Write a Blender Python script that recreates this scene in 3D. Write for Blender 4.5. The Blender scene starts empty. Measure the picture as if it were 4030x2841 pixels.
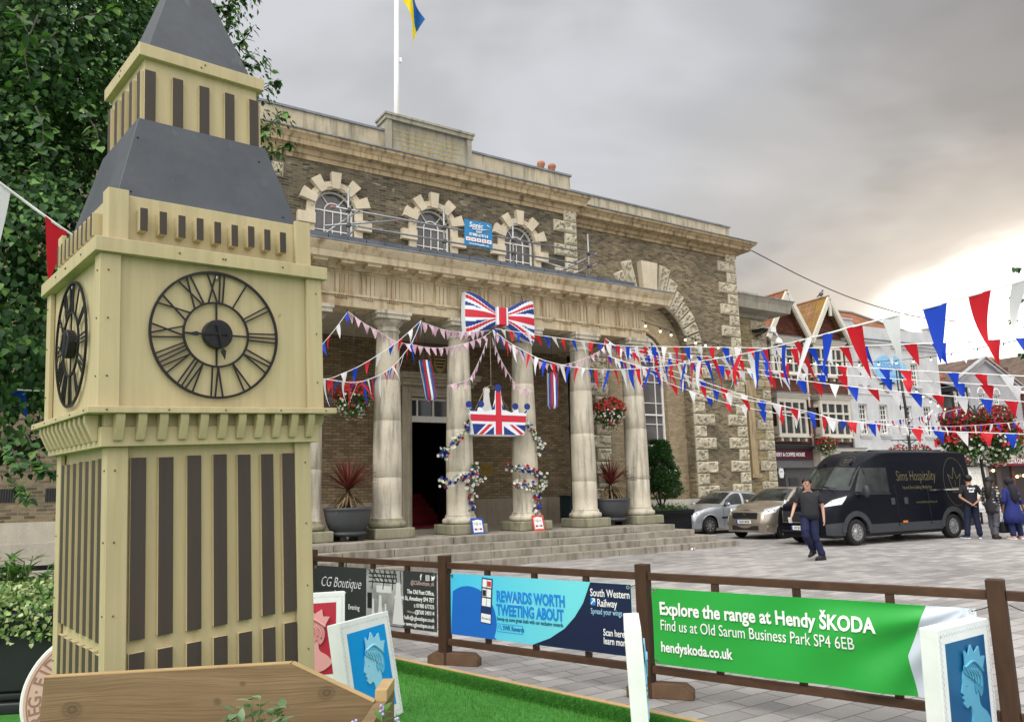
import bpy, bmesh, math, random
from mathutils import Vector, Matrix, noise
R = math.radians
random.seed(7)
scene = bpy.context.scene
col = scene.collection

# ---------------------------------------------------------------- camera
CAM_H, PITCH, ROLL, FPX, PW, PH = 1.65, R(9.546), R(1.396), 3028.0, 4030.0, 2841.0
_f = Vector((0, math.cos(PITCH), math.sin(PITCH)))
_u0 = Vector((0, -math.sin(PITCH), math.cos(PITCH)))
_x0 = Vector((1, 0, 0))
CX = _x0*math.cos(ROLL) - _u0*math.sin(ROLL)
CU = _x0*math.sin(ROLL) + _u0*math.cos(ROLL)
CP = Vector((0, 0, CAM_H))
cam_data = bpy.data.cameras.new('camera')
cam_data.sensor_width = 36.0
cam_data.lens = 36.0*FPX/PW
cam_data.clip_start, cam_data.clip_end = 0.05, 2000
cam = bpy.data.objects.new('camera', cam_data)
col.objects.link(cam)
cam.matrix_world = Matrix(((CX.x, CU.x, -_f.x, CP.x), (CX.y, CU.y, -_f.y, CP.y), (CX.z, CU.z, -_f.z, CP.z), (0, 0, 0, 1)))
scene.camera = cam
scene.view_settings.view_transform = 'Standard'
scene.view_settings.look = 'None'
scene.view_settings.exposure = 0.32
scene.view_settings.gamma = 1.0

def at(px, py, depth):
    """world point seen at photo pixel (px,py), `depth` metres ahead of the camera"""
    return CP + (_f + CX*((px-PW/2)/FPX) - CU*((py-PH/2)/FPX))*depth

# ---------------------------------------------------------------- sky and sun
world = bpy.data.worlds.new('World')
scene.world = world
world.use_nodes = True
wn, wl = world.node_tree.nodes, world.node_tree.links
wn.clear()
def wnode(t, **k):
    n = wn.new(t)
    for a, b in k.items(): setattr(n, a, b)
    return n
SUN_EL, SUN_AZ = R(52), R(212)     # behind and to the left of the photographer, through cloud
out = wnode('ShaderNodeOutputWorld'); bg = wnode('ShaderNodeBackground'); bg.inputs['Strength'].default_value = 0.1
sky = wnode('ShaderNodeTexSky', sky_type='NISHITA', sun_disc=False, sun_elevation=SUN_EL, sun_rotation=SUN_AZ)
tc = wnode('ShaderNodeTexCoord')
def wmath(op, a, b=None, c=None, clamp=False):
    n = wnode('ShaderNodeMath', operation=op); n.use_clamp = clamp
    for i, s in enumerate((a, b, c)):
        if s is None: continue
        if isinstance(s, (int, float)): n.inputs[i].default_value = s
        else: wl.new(s, n.inputs[i])
    return n.outputs[0]
def wdot(v):
    n = wnode('ShaderNodeVectorMath', operation='DOT_PRODUCT'); n.inputs[1].default_value = Vector(v).normalized()
    wl.new(tc.outputs['Generated'], n.inputs[0]); return n.outputs['Value']
def wramp(fac, stops, interp='EASE'):
    n = wnode('ShaderNodeValToRGB'); n.color_ramp.interpolation = interp
    e = n.color_ramp.elements
    while len(e) < len(stops): e.new(.5)
    for el, (p, c) in zip(e, stops): el.position = p; el.color = (*c, 1)
    wl.new(fac, n.inputs['Fac']); return n.outputs['Color']
def wmix(fac, a, b, mode='MIX'):
    n = wnode('ShaderNodeMix', data_type='RGBA', blend_type=mode)
    if isinstance(fac, float): n.inputs[0].default_value = fac
    else: wl.new(fac, n.inputs[0])
    for i, s in ((6, a), (7, b)):
        if isinstance(s, tuple): n.inputs[i].default_value = (*s, 1)
        else: wl.new(s, n.inputs[i])
    return n.outputs[2]
def wnoise(scale, detail, sz, dist=0.0, rough=.5, off=(0,0,0)):
    m = wnode('ShaderNodeMapping'); m.inputs['Scale'].default_value = (1, 1, sz); m.inputs['Location'].default_value = off
    wl.new(tc.outputs['Generated'], m.inputs['Vector'])
    n = wnode('ShaderNodeTexNoise'); n.inputs['Scale'].default_value = scale; n.inputs['Detail'].default_value = detail
    n.inputs['Distortion'].default_value = dist; n.inputs['Roughness'].default_value = rough
    wl.new(m.outputs[0], n.inputs['Vector']); return n.outputs['Fac']
# overcast: a dark bank of cloud ahead, unseen sky overhead and behind brightened as added fill light, a break low on the right
n1 = wnoise(2.0, 4, 2.2, .35, .5, (3.1, 1.7, .3)); n2 = wnoise(6, 4, 2.0, .3)
bank = wmath('ADD', wmath('MULTIPLY', n1, 1.0), wmath('MULTIPLY', n2, .14))
left = wmath('MULTIPLY_ADD', wdot((-.55, .8, .55)), 1.0, -.62)          # lighter cloud up on the left
f_bank = wmath('ADD', bank, wmath('MULTIPLY', left, .55))
cloud = wramp(f_bank, [(.24, (.250, .243, .240)), (.46, (.315, .310, .312)), (.66, (.43, .437, .452)), (.88, (.54, .55, .575))])
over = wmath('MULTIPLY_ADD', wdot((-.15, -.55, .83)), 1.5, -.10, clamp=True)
cloud = wmix(over, cloud, (1.78, 1.76, 1.73))  # fill added to the out-of-view sky so the building fronts are lit
gdir = at(4200, 2300, 1.0) - CP
gap_d = wdot(gdir)
gap = wmath('ADD', wmath('ADD', gap_d, wmath('MULTIPLY', wmath('SUBTRACT', n1, .5), .040)), wmath('MULTIPLY', wmath('SUBTRACT', n2, .5), .030))
gapf = wramp(gap, [(.885, (0, 0, 0)), (.928, (.26, .26, .26)), (.944, (1, 1, 1))], 'LINEAR')
cloud = wmix(gapf, cloud, (1.55, 1.5, 1.4))
warm = wramp(gap, [(.78, (1, 1, 1)), (.925, (1.10, 1.0, .88)), (.95, (1.0, 1.0, 1.0))], 'LINEAR')
cloud = wmix(1.0, cloud, warm, 'MULTIPLY')
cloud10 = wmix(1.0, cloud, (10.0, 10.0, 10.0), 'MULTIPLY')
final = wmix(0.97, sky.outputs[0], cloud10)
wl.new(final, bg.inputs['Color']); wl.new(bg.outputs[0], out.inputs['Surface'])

sun_data = bpy.data.lights.new('sun', 'SUN')
sun_data.energy, sun_data.angle, sun_data.color = 1.5, R(26), (1, .96, .90)
sun = bpy.data.objects.new('sun', sun_data)
col.objects.link(sun)
sd = Vector((math.sin(SUN_AZ)*math.cos(SUN_EL), math.cos(SUN_AZ)*math.cos(SUN_EL), math.sin(SUN_EL)))
sun.rotation_euler = (-sd).to_track_quat('-Z', 'Y').to_euler()

# ---------------------------------------------------------------- materials
def mk(name):
    m = bpy.data.materials.new(name); m.use_nodes = True
    nt = m.node_tree; nt.nodes.clear()
    o = nt.nodes.new('ShaderNodeOutputMaterial'); p = nt.nodes.new('ShaderNodeBsdfPrincipled')
    nt.links.new(p.outputs[0], o.inputs[0])
    return m, nt, p
class N:
    """tiny node-building helper"""
    def __init__(s, nt): s.nt = nt; s.tc = None
    def node(s, t, ins=None, **k):
        n = s.nt.nodes.new(t)
        for a, b in k.items(): setattr(n, a, b)
        for i, v in (ins or {}).items():
            if hasattr(v, 'is_output'): s.nt.links.new(v, n.inputs[i])
            else: n.inputs[i].default_value = v
        return n
    def coord(s, scale=(1, 1, 1), kind='Object', rot=(0, 0, 0)):
        if s.tc is None: s.tc = s.node('ShaderNodeTexCoord')
        return s.node('ShaderNodeMapping', {'Vector': s.tc.outputs[kind], 'Scale': scale, 'Rotation': rot}).outputs[0]
    def noise(s, scale, detail=4, vec=None, rough=.55, dist=0.0):
        return s.node('ShaderNodeTexNoise', {'Vector': vec or s.coord(), 'Scale': scale, 'Detail': detail, 'Roughness': rough, 'Distortion': dist}).outputs['Fac']
    def ramp(s, fac, stops, interp='LINEAR'):
        n = s.node('ShaderNodeValToRGB', {'Fac': fac}); n.color_ramp.interpolation = interp
        e = n.color_ramp.elements
        while len(e) < len(stops): e.new(.5)
        for el, (p, c) in zip(e, stops):
            el.position = p; el.color = (*(c if isinstance(c, tuple) else (c, c, c)), 1)
        return n.outputs['Color']
    def mix(s, fac, a, b, mode='MIX'):
        n = s.node('ShaderNodeMix', data_type='RGBA', blend_type=mode)
        for i, v in ((0, fac), (6, a), (7, b)):
            if hasattr(v, 'is_output'): s.nt.links.new(v, n.inputs[i])
            elif isinstance(v, tuple): n.inputs[i].default_value = (*v, 1) if len(v) == 3 else v
            else: n.inputs[i].default_value = v
        return n.outputs[2]
    def math(s, op, a, b=0.0, clamp=False):
        n = s.node('ShaderNodeMath', {0: a, 1: b}, operation=op); n.use_clamp = clamp; return n.outputs[0]
    def bump(s, h, strength=.3, dist=.02):
        return s.node('ShaderNodeBump', {'Height': h, 'Strength': strength, 'Distance': dist}).outputs[0]
MATS = {}
def mat(name, c, rough=.6, metal=0.0, var=.12, vs=6.0, bump=0.0, bs=60.0, spec=.4, vec=(1, 1, 1), c2=None, coat=0.0, sheen=0.0):
    if name in MATS: return MATS[name]
    m, nt, p = mk(name); n = N(nt)
    lo = tuple(x*(1-var) for x in c); hi = c2 or tuple(min(1, x*(1+var)) for x in c)
    if var or c2:
        f = n.noise(vs, 5, n.coord(vec))
        nt.links.new(n.ramp(f, [(.3, lo), (.7, hi)]), p.inputs['Base Color'])
    else: p.inputs['Base Color'].default_value = (*c, 1)
    p.inputs['Roughness'].default_value = rough; p.inputs['Metallic'].default_value = metal
    p.inputs['Specular IOR Level'].default_value = spec; p.inputs['Coat Weight'].default_value = coat
    p.inputs['Coat Roughness'].default_value = .08
    if bump: nt.links.new(n.bump(n.noise(bs, 4, n.coord(vec)), bump), p.inputs['Normal'])
    MATS[name] = m; return m
def stone(name, c, dark, streak=.5, rough=.85, scale=1.0, moss=None):
    """weathered limestone: blotches, vertical run-off streaks, fine grain"""
    m, nt, p = mk(name); n = N(nt)
    a = n.noise(1.3*scale, 6, n.coord()); b = n.noise(2.2*scale, 5, n.coord((3.0, 3.0, .35))); g = n.noise(26, 4, n.coord())
    base = n.mix(n.ramp(a, [(.35, 0.0), (.68, 1.0)]), c, tuple(x*.78 for x in c))
    base = n.mix(n.math('MULTIPLY', n.ramp(b, [(.48, 0.0), (.72, 1.0)]), streak), base, dark)
    if moss: base = n.mix(n.math('MULTIPLY', n.ramp(n.noise(3.1, 6), [(.55, 0.0), (.7, 1.0)]), .6), base, moss)
    base = n.mix(.35, base, n.mix(g, (.45, .45, .45), (1.4, 1.4, 1.4)), 'MULTIPLY')
    nt.links.new(base, p.inputs['Base Color'])
    p.inputs['Roughness'].default_value = rough; p.inputs['Specular IOR Level'].default_value = .2
    nt.links.new(n.bump(n.noise(34, 5), .35, .02), p.inputs['Normal'])
    MATS[name] = m; return m
def brick(name, c1, c2, mortar, bw=.235, bh=.080, soot=.5, sootc=(.035, .034, .03), msize=.010, pale=.0):
    m, nt, p = mk(name); n = N(nt)
    sp = n.node('ShaderNodeSeparateXYZ', {0: n.coord()})
    v = n.node('ShaderNodeCombineXYZ', {0: n.math('ADD', sp.outputs[0], sp.outputs[1]), 1: sp.outputs[2]}).outputs[0]
    jit = n.node('ShaderNodeVectorMath', {0: n.node('ShaderNodeTexNoise', {'Vector': n.coord(), 'Scale': 4.0}).outputs['Color'], 'Scale': .012}, operation='SCALE').outputs[0]
    wob = n.node('ShaderNodeVectorMath', {0: v, 1: jit}, operation='ADD')
    bk = n.node('ShaderNodeTexBrick', {'Vector': wob.outputs[0], 'Color1': (*c1, 1), 'Color2': (*c2, 1), 'Mortar': (*mortar, 1), 'Scale': 1.0, 'Mortar Size': msize, 'Mortar Smooth': .3, 'Bias': 0.0, 'Brick Width': bw, 'Row Height': bh})
    cc = bk.outputs['Color']
    # brick-to-brick variety
    vo = n.node('ShaderNodeTexNoise', {'Vector': n.coord((4.4, 4.4, 13.0)), 'Scale': 1.0, 'Detail': 2.0}).outputs['Fac']
    cc = n.mix(.45, cc, n.ramp(vo, [(.3, .6), (.5, 1.0), (.72, 1.45)]), 'MULTIPLY')
    if soot: cc = n.mix(n.math('MULTIPLY', n.ramp(n.noise(.55, 6, None, .62), [(.38, 0.0), (.66, 1.0)]), soot), cc, sootc)
    if pale: cc = n.mix(n.math('MULTIPLY', n.ramp(n.noise(1.6, 7, n.coord((1, 1, 2.2)), .7), [(.60, 0.0), (.68, 1.0)]), pale), cc, (.42, .38, .30))
    nt.links.new(cc, p.inputs['Base Color'])
    p.inputs['Roughness'].default_value = .9; p.inputs['Specular IOR Level'].default_value = .15
    h = n.math('ADD', n.math('MULTIPLY', bk.outputs['Fac'], -1.0), n.math('MULTIPLY', n.noise(45, 3), .5))
    nt.links.new(n.bump(h, .6, .012), p.inputs['Normal'])
    MATS[name] = m; return m
def emis(name, c, s):
    m, nt, p = mk(name)
    p.inputs['Base Color'].default_value = (*c, 1); p.inputs['Emission Color'].default_value = (*c, 1); p.inputs['Emission Strength'].default_value = s
    MATS[name] = m; return m
def leafmat(name, stops, trans=.3, rough=.5, spec=.4):
    """leaves: colour varies leaf by leaf, light passes through a little"""
    m, nt, p = mk(name); n = N(nt)
    geo = n.node('ShaderNodeNewGeometry')
    c = n.ramp(geo.outputs['Random Per Island'], stops)
    nt.links.new(c, p.inputs['Base Color']); p.inputs['Roughness'].default_value = rough; p.inputs['Specular IOR Level'].default_value = spec
    t = n.node('ShaderNodeBsdfTranslucent'); nt.links.new(n.mix(1.0, c, (1.3, 1.5, .6), 'MULTIPLY'), t.inputs['Color'])
    mx = n.node('ShaderNodeMixShader', {0: trans, 1: p.outputs[0], 2: t.outputs[0]})
    o = [x for x in nt.nodes if x.type == 'OUTPUT_MATERIAL'][0]; nt.links.new(mx.outputs[0], o.inputs[0])
    MATS[name] = m; return m
def wood(name, c, c2, grain=(2, 2, 30), rough=.65, knots=0.0, bump=.2):
    m, nt, p = mk(name); n = N(nt)
    a = n.noise(1.0, 6, n.coord(grain), .6, .8); b = n.noise(1.4, 3)
    cc = n.mix(n.ramp(a, [(.3, 0.0), (.7, 1.0)]), c, c2)
    cc = n.mix(.35, cc, n.ramp(b, [(.3, .7), (.7, 1.25)]), 'MULTIPLY')
    if knots:
        vo = n.node('ShaderNodeTexVoronoi', {'Vector': n.coord((4.2, 4.2, 7.5)), 'Scale': 1.0, 'Randomness': 1.0}).outputs['Distance']
        k = n.ramp(vo, [(.04, 1.0), (.12, .55), (.2, 0.0)])
        cc = n.mix(n.math('MULTIPLY', k, knots), cc, tuple(x*.32 for x in c))
    nt.links.new(cc, p.inputs['Base Color']); p.inputs['Roughness'].default_value = rough; p.inputs['Specular IOR Level'].default_value = .25
    nt.links.new(n.bump(a, bump, .01), p.inputs['Normal'])
    MATS[name] = m; return m

# ---------------------------------------------------------------- mesh helpers
class MB:
    def __init__(s, M=None): s.v = []; s.f = []; s.mi = []; s.sm = []; s.M = M
    def add(s, vs, fs, mi=0, smooth=False):
        b = len(s.v)
        for p in vs: s.v.append((s.M @ Vector(p)) if s.M is not None else Vector(p))
        for i, f in enumerate(fs):
            s.f.append([b+k for k in f]); s.mi.append(mi[i] if isinstance(mi, (list, tuple)) else mi); s.sm.append(smooth)
        return s
    def box(s, a, b, mi=0, front=None, left=None, top=None):
        x0, x1 = sorted((a[0], b[0])); y0, y1 = sorted((a[1], b[1])); z0, z1 = sorted((a[2], b[2]))
        vs = [(x0,y0,z0),(x1,y0,z0),(x1,y1,z0),(x0,y1,z0),(x0,y0,z1),(x1,y0,z1),(x1,y1,z1),(x0,y1,z1)]
        fs = [(3,2,1,0),(4,5,6,7),(0,1,5,4),(1,2,6,5),(2,3,7,6),(3,0,4,7)]
        return s.add(vs, fs, [mi, mi if top is None else top, mi if front is None else front, mi, mi, mi if left is None else left])
    def prism(s, poly, y0, y1, mi=0, smooth=False):
        """convex-ish polygon in x,z extruded along y"""
        n = len(poly); vs = [(x, y0, z) for x, z in poly] + [(x, y1, z) for x, z in poly]
        fs = [tuple(range(n)), tuple(range(2*n-1, n-1, -1))] + [(i, i+n, (i+1) % n+n, (i+1) % n) for i in range(n)]
        return s.add(vs, fs, mi, smooth)
    def sweep(s, prof, axis_pts, mi=0, closed=False):
        """profile list of (out, z) swept along plan points [(x,y,nx,ny)] -- mitred mouldings"""
        k = len(prof); vs = []
        for x, y, nx, ny in axis_pts:
            for o, z in prof: vs.append((x+nx*o, y+ny*o, z))
        fs = []
        for i in range(len(axis_pts)-1):
            for j in range(k-1): fs.append((i*k+j, (i+1)*k+j, (i+1)*k+j+1, i*k+j+1))
        fs.append(tuple(range(k-1, -1, -1))); fs.append(tuple(range((len(axis_pts)-1)*k, len(axis_pts)*k)))
        return s.add(vs, fs, mi)
    def lathe(s, prof, c=(0, 0, 0), seg=24, mi=0, smooth=True, cap=True):
        vs = []; k = len(prof)
        for i in range(seg):
            a = 2*math.pi*i/seg
            for r, z in prof: vs.append((c[0]+r*math.cos(a), c[1]+r*math.sin(a), c[2]+z))
        fs = []
        for i in range(seg):
            j = (i+1) % seg
            for q in range(k-1): fs.append((i*k+q, j*k+q, j*k+q+1, i*k+q+1))
        if cap:
            fs.append(tuple(i*k for i in range(seg-1, -1, -1))); fs.append(tuple(i*k+k-1 for i in range(seg)))
        return s.add(vs, fs, mi, smooth)
    def tube(s, pts, r, seg=8, mi=0, smooth=True, flat=None):
        pts = [Vector(p) for p in pts]; vs = []; n = len(pts)
        for i, p in enumerate(pts):
            t = (pts[min(i+1, n-1)]-pts[max(i-1, 0)]).normalized()
            up = Vector((0, 0, 1)) if abs(t.z) < .95 else Vector((1, 0, 0))
            a = t.cross(up).normalized(); b = a.cross(t).normalized()
            rr = r[i] if isinstance(r, (list, tuple)) else r
            for k in range(seg):
                w = 2*math.pi*k/seg
                vs.append(p+a*(math.cos(w)*rr*(flat or 1))+b*(math.sin(w)*rr))
        fs = [(i*seg+k, i*seg+(k+1) % seg, (i+1)*seg+(k+1) % seg, (i+1)*seg+k) for i in range(n-1) for k in range(seg)]
        fs += [tuple(range(seg-1, -1, -1)), tuple(range((n-1)*seg, n*seg))]
        return s.add(vs, fs, mi, smooth)
    def ball(s, c, r, mi=0, seg=10, rings=7, sq=(1, 1, 1)):
        prof = [(0.0001 if i in (0, rings) else math.sin(math.pi*i/rings)*r, -math.cos(math.pi*i/rings)*r) for i in range(rings+1)]
        vs = []; k = len(prof)
        for i in range(seg):
            a = 2*math.pi*i/seg
            for rr, z in prof: vs.append((c[0]+rr*math.cos(a)*sq[0], c[1]+rr*math.sin(a)*sq[1], c[2]+z*sq[2]))
        fs = [(i*k+q, ((i+1) % seg)*k+q, ((i+1) % seg)*k+q+1, i*k+q+1) for i in range(seg) for q in range(k-1)]
        return s.add(vs, fs, mi, True)
    def bar2(s, p, q, w, y0, y1, mi=0):
        """bar between (x,z) points p,q, width w, from y0 to y1"""
        d = Vector((q[0]-p[0], q[1]-p[1])); d.normalize(); nx, nz = -d.y*w/2, d.x*w/2
        return s.prism([(p[0]-nx, p[1]-nz), (q[0]-nx, q[1]-nz), (q[0]+nx, q[1]+nz), (p[0]+nx, p[1]+nz)], y0, y1, mi)
    def ring2(s, cx, cz, r0, r1, y0, y1, a0=0, a1=2*math.pi, seg=48, mi=0):
        n = seg+1; vs = []
        for i in range(n):
            a = a0+(a1-a0)*i/seg
            for r, y in ((r0, y0), (r1, y0), (r1, y1), (r0, y1)): vs.append((cx+r*math.cos(a), y, cz+r*math.sin(a)))
        fs = [(i*4+k, i*4+(k+1) % 4, (i+1)*4+(k+1) % 4, (i+1)*4+k) for i in range(seg) for k in range(4)]
        if abs(a1-a0) < 6.28: fs += [(3, 2, 1, 0), (seg*4, seg*4+1, seg*4+2, seg*4+3)]
        return s.add(vs, fs, mi, False)
    def plate(s, outer, holes=(), y0=0, y1=.02, mi=0):
        """polygon with holes in x,z, extruded from y0 to y1"""
        vs, fs = fill(outer, holes)
        n = len(vs)
        s.add([(x, y0, z) for x, z in vs], fs, mi); s.add([(x, y1, z) for x, z in vs], [tuple(reversed(f)) for f in fs], mi)
        for lp in [outer]+list(holes):
            k = len(lp)
            s.add([(x, y0, z) for x, z in lp]+[(x, y1, z) for x, z in lp], [(i, (i+1) % k, (i+1) % k+k, i+k) for i in range(k)], mi)
        return s
    def build(s, name, mats, parent=None, bevel=0, M=None):
        me = bpy.data.meshes.new(name)
        me.from_pydata([tuple(v) for v in s.v], [], s.f)
        for m in (mats if isinstance(mats, (list, tuple)) else [mats]): me.materials.append(m)
        me.polygons.foreach_set('material_index', s.mi); me.polygons.foreach_set('use_smooth', s.sm)
        bm = bmesh.new(); bm.from_mesh(me); bmesh.ops.recalc_face_normals(bm, faces=bm.faces); bm.to_mesh(me); bm.free()
        return link(name, me, parent, bevel, M)
def link(name, me, parent=None, bevel=0, M=None):
    me.update()
    o = bpy.data.objects.new(name, me); col.objects.link(o)
    if parent: o.parent = parent
    if M is not None: o.matrix_basis = M
    if bevel:
        b = o.modifiers.new('bevel', 'BEVEL'); b.width = bevel; b.segments = 2; b.limit_method = 'ANGLE'; b.angle_limit = R(40)
        me.polygons.foreach_set('use_smooth', [True]*len(me.polygons))
        w = o.modifiers.new('normals', 'WEIGHTED_NORMAL'); w.keep_sharp = True
    return o
def raw(name, vs, fs, mats, parent=None, smooth=False, M=None):
    me = bpy.data.meshes.new(name); me.from_pydata([tuple(v) for v in vs], [], fs)
    for m in (mats if isinstance(mats, (list, tuple)) else [mats]): me.materials.append(m)
    if smooth: me.polygons.foreach_set('use_smooth', [True]*len(me.polygons))
    return link(name, me, parent, 0, M)
def curve_mesh(cu):
    o = bpy.data.objects.new('tmp', cu); col.objects.link(o)
    dg = bpy.context.evaluated_depsgraph_get(); dg.update()
    me = bpy.data.meshes.new_from_object(o.evaluated_get(dg))
    bpy.data.objects.remove(o); bpy.data.curves.remove(cu)
    return me
def fill(outer, holes=()):
    cu = bpy.data.curves.new('tmp', 'CURVE'); cu.dimensions = '2D'; cu.fill_mode = 'FRONT'
    for lp in [outer]+list(holes):
        sp = cu.splines.new('POLY'); sp.points.add(len(lp)-1); sp.use_cyclic_u = True
        for p, (x, z) in zip(sp.points, lp): p.co = (x, z, 0, 1)
    me = curve_mesh(cu)
    r = [(v.co.x, v.co.y) for v in me.vertices], [tuple(p.vertices) for p in me.polygons]
    bpy.data.meshes.remove(me); return r
def text(s, size, m, parent, M, align='LEFT', bold=0.0, shear=0.0, ext=.002, sx=1.0, name='lettering', label=None, spacing=1.0):
    """raised lettering; local x along the line, local z up, facing local -y"""
    cu = bpy.data.curves.new('tmp', 'FONT'); cu.body = s; cu.size = size; cu.align_x = align; cu.extrude = ext
    cu.offset = bold; cu.shear = shear; cu.resolution_u = 3; cu.space_character = spacing
    me = curve_mesh(cu)
    me.transform(Matrix.Rotation(R(90), 4, 'X') @ Matrix.Diagonal((sx, 1, 1, 1)))
    me.materials.clear(); me.materials.append(m)
    o = link(name, me, parent, 0, M)
    if label: o['label'] = label
    return o
def tag(o, label=None, cat=None, group=None, kind=None):
    for k, v in (('label', label), ('category', cat), ('group', group), ('kind', kind)):
        if v: o[k] = v
    return o
def thing(name, label, cat, loc=(0, 0, 0), rot=0.0, group=None, M=None):
    o = bpy.data.objects.new(name, None); o.empty_display_size = .2; col.objects.link(o)
    if M is not None: o.matrix_basis = M
    else: o.location = loc; o.rotation_euler = (0, 0, rot)
    return tag(o, label, cat, group)
def T(x=0, y=0, z=0): return Matrix.Translation((x, y, z))
def RX(a): return Matrix.Rotation(R(a), 4, 'X')
def RY(a): return Matrix.Rotation(R(a), 4, 'Y')
def RZ(a): return Matrix.Rotation(R(a), 4, 'Z')
def copy_tree(o, parent=None):
    c = o.copy(); col.objects.link(c)
    if parent: c.parent = parent
    for ch in list(o.children): copy_tree(ch, c)
    return c
def arch(cx, hw, z0, z1, n=14):
    """outline of a round-headed opening: springing at z1"""
    return [(cx-hw, z0), (cx+hw, z0)] + [(cx+hw*math.cos(a), z1+hw*math.sin(a)) for a in [math.pi*i/n for i in range(n+1)]]
def smooth_path(pts, n=8):
    pts = [Vector(p) for p in pts]; out = []
    P = [pts[0]*2-pts[1]] + pts + [pts[-1]*2-pts[-2]]
    for i in range(1, len(P)-2):
        a, b, c, d = P[i-1:i+3]
        for k in range(n):
            t = k/n
            out.append(.5*((2*b)+(c-a)*t+(2*a-5*b+4*c-d)*t*t+(3*b-a-3*c+d)*t**3))
    out.append(pts[-1]); return out

# shared materials
M_white = mat('white_paint', (.78, .78, .76), .45, var=.05)
M_glass = mat('dark_window_glass', (.030, .035, .038), .08, var=.3, vs=1.2, spec=.9)
M_black = mat('black_metal', (.012, .012, .013), .5, var=.2)
M_red = mat('red_cloth', (.60, .022, .035), .7, var=.06)
M_blue = mat('blue_cloth', (.012, .050, .40), .7, var=.06)
M_wcloth = mat('white_cloth', (.78, .78, .80), .7, var=.04)
M_lead = mat('lead_sheet', (.17, .185, .205), .55, var=.3, vs=3, bump=.15, bs=9)
# ================================================================ ground
ANG = 32.72                       # the hall's front runs at this angle to world X
GM = Matrix.Translation((-math.sin(R(ANG))*17.27, math.cos(R(ANG))*17.27, 0)) @ RZ(ANG)
def paving():
    m, nt, p = mk('granite_setts'); n = N(nt)
    v = n.coord()
    jit = n.node('ShaderNodeVectorMath', {0: n.node('ShaderNodeTexNoise', {'Vector': v, 'Scale': 2.0}).outputs['Color'], 'Scale': .02}, operation='SCALE').outputs[0]
    v = n.node('ShaderNodeVectorMath', {0: v, 1: jit}, operation='ADD').outputs[0]
    bk = n.node('ShaderNodeTexBrick', {'Vector': v, 'Color1': (.225, .215, .21, 1), 'Color2': (.375, .355, .345, 1), 'Mortar': (.15, .135, .12, 1), 'Scale': 1.0, 'Mortar Size': .007, 'Mortar Smooth': .2, 'Bias': .05, 'Brick Width': .40, 'Row Height': .20}, offset=.37)
    c = n.mix(.75, bk.outputs['Color'], n.ramp(n.noise(.28, 5), [(.35, .78), (.65, 1.2)]), 'MULTIPLY')
    c = n.mix(.5, c, n.ramp(n.noise(1.7, 4), [(.3, .8), (.7, 1.2)]), 'MULTIPLY')
    c = n.mix(.35, c, n.ramp(n.noise(60, 3), [(.3, .7), (.7, 1.3)]), 'MULTIPLY')
    nt.links.new(c, p.inputs['Base Color'])
    nt.links.new(n.ramp(n.noise(2.3, 4), [(.3, .5), (.7, .75)]), p.inputs['Roughness'])
    p.inputs['Specular IOR Level'].default_value = .35
    h = n.math('ADD', n.math('MULTIPLY', bk.outputs['Fac'], -1.0), n.math('MULTIPLY', n.noise(30, 4), .4))
    nt.links.new(n.bump(h, .5, .012), p.inputs['Normal'])
    return m
gp = MB(); gp.add([(-500, -500, 0), (500, -500, 0), (500, 500, 0), (-500, 500, 0)], [(0, 1, 2, 3)])
tag(gp.build('ground', paving(), M=GM), kind='structure')

# ================================================================ the guildhall
S_col = stone('column_stone', (.60, .545, .435), (.17, .165, .145), .85)
S_ent = stone('entablature_stone', (.64, .54, .37), (.27, .155, .065), .85)
S_corn = stone('cornice_stone', (.47, .365, .22), (.12, .085, .048), .9)
S_dress = stone('window_dressing_stone', (.62, .54, .40), (.40, .34, .25), .4)
S_quoin = stone('quoin_stone', (.54, .49, .37), (.24, .21, .15), .5)
S_step = stone('step_stone', (.34, .31, .26), (.10, .095, .07), .75, moss=(.16, .16, .09))
S_plinth = stone('plinth_stone', (.33, .31, .22), (.10, .11, .06), .6, moss=(.14, .16, .07))
S_par = stone('parapet_stone', (.50, .44, .32), (.15, .14, .11), .8)
S_tab = stone('tablet_stone', (.36, .34, .27), (.12, .12, .10), .7)
S_soffit = mat('soffit_plaster', (.42, .38, .30), .9)
B_up = brick('sooty_brick', (.055, .046, .034), (.205, .168, .108), (.20, .175, .13), soot=.75, sootc=(.05, .046, .036), pale=.75)
B_wing = brick('stock_brick', (.088, .070, .044), (.30, .238, .148), (.27, .235, .17), soot=.6, sootc=(.075, .066, .048), pale=.25)
B_por = brick('porch_brick', (.145, .108, .062), (.26, .195, .115), (.10, .078, .052), soot=.25, sootc=(.12, .10, .07))
M_frame = mat('window_frame_paint', (.76, .74, .69), .4, var=.06)
M_gold = mat('gilding', (.46, .36, .13), .45, .3, var=.3, vs=30)
guild = thing('guildhall', 'large brick town hall with stone portico, arched windows and carved name tablet', 'building', M=GM)
def gpart(name, mb, mats, **k): return mb.build(name, mats, guild, **k)

YW, YV = 3.35, 3.9                 # wall planes of the middle block and of the wings
WX = (7.25, 10.43, 13.62)
XL, XR = 4.76, 16.05
# --- middle block wall with three window openings and the door
w = MB()
wins = [arch(c, .60, 8.55, 9.78) for c in WX]
w.plate([(XL, .5), (XR, .5), (XR, 11.3), (XL, 11.3)], wins + [[(9.63, .62), (11.25, .62), (11.25, 4.45), (9.63, 4.45)]], YW, YW+.4)
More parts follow.
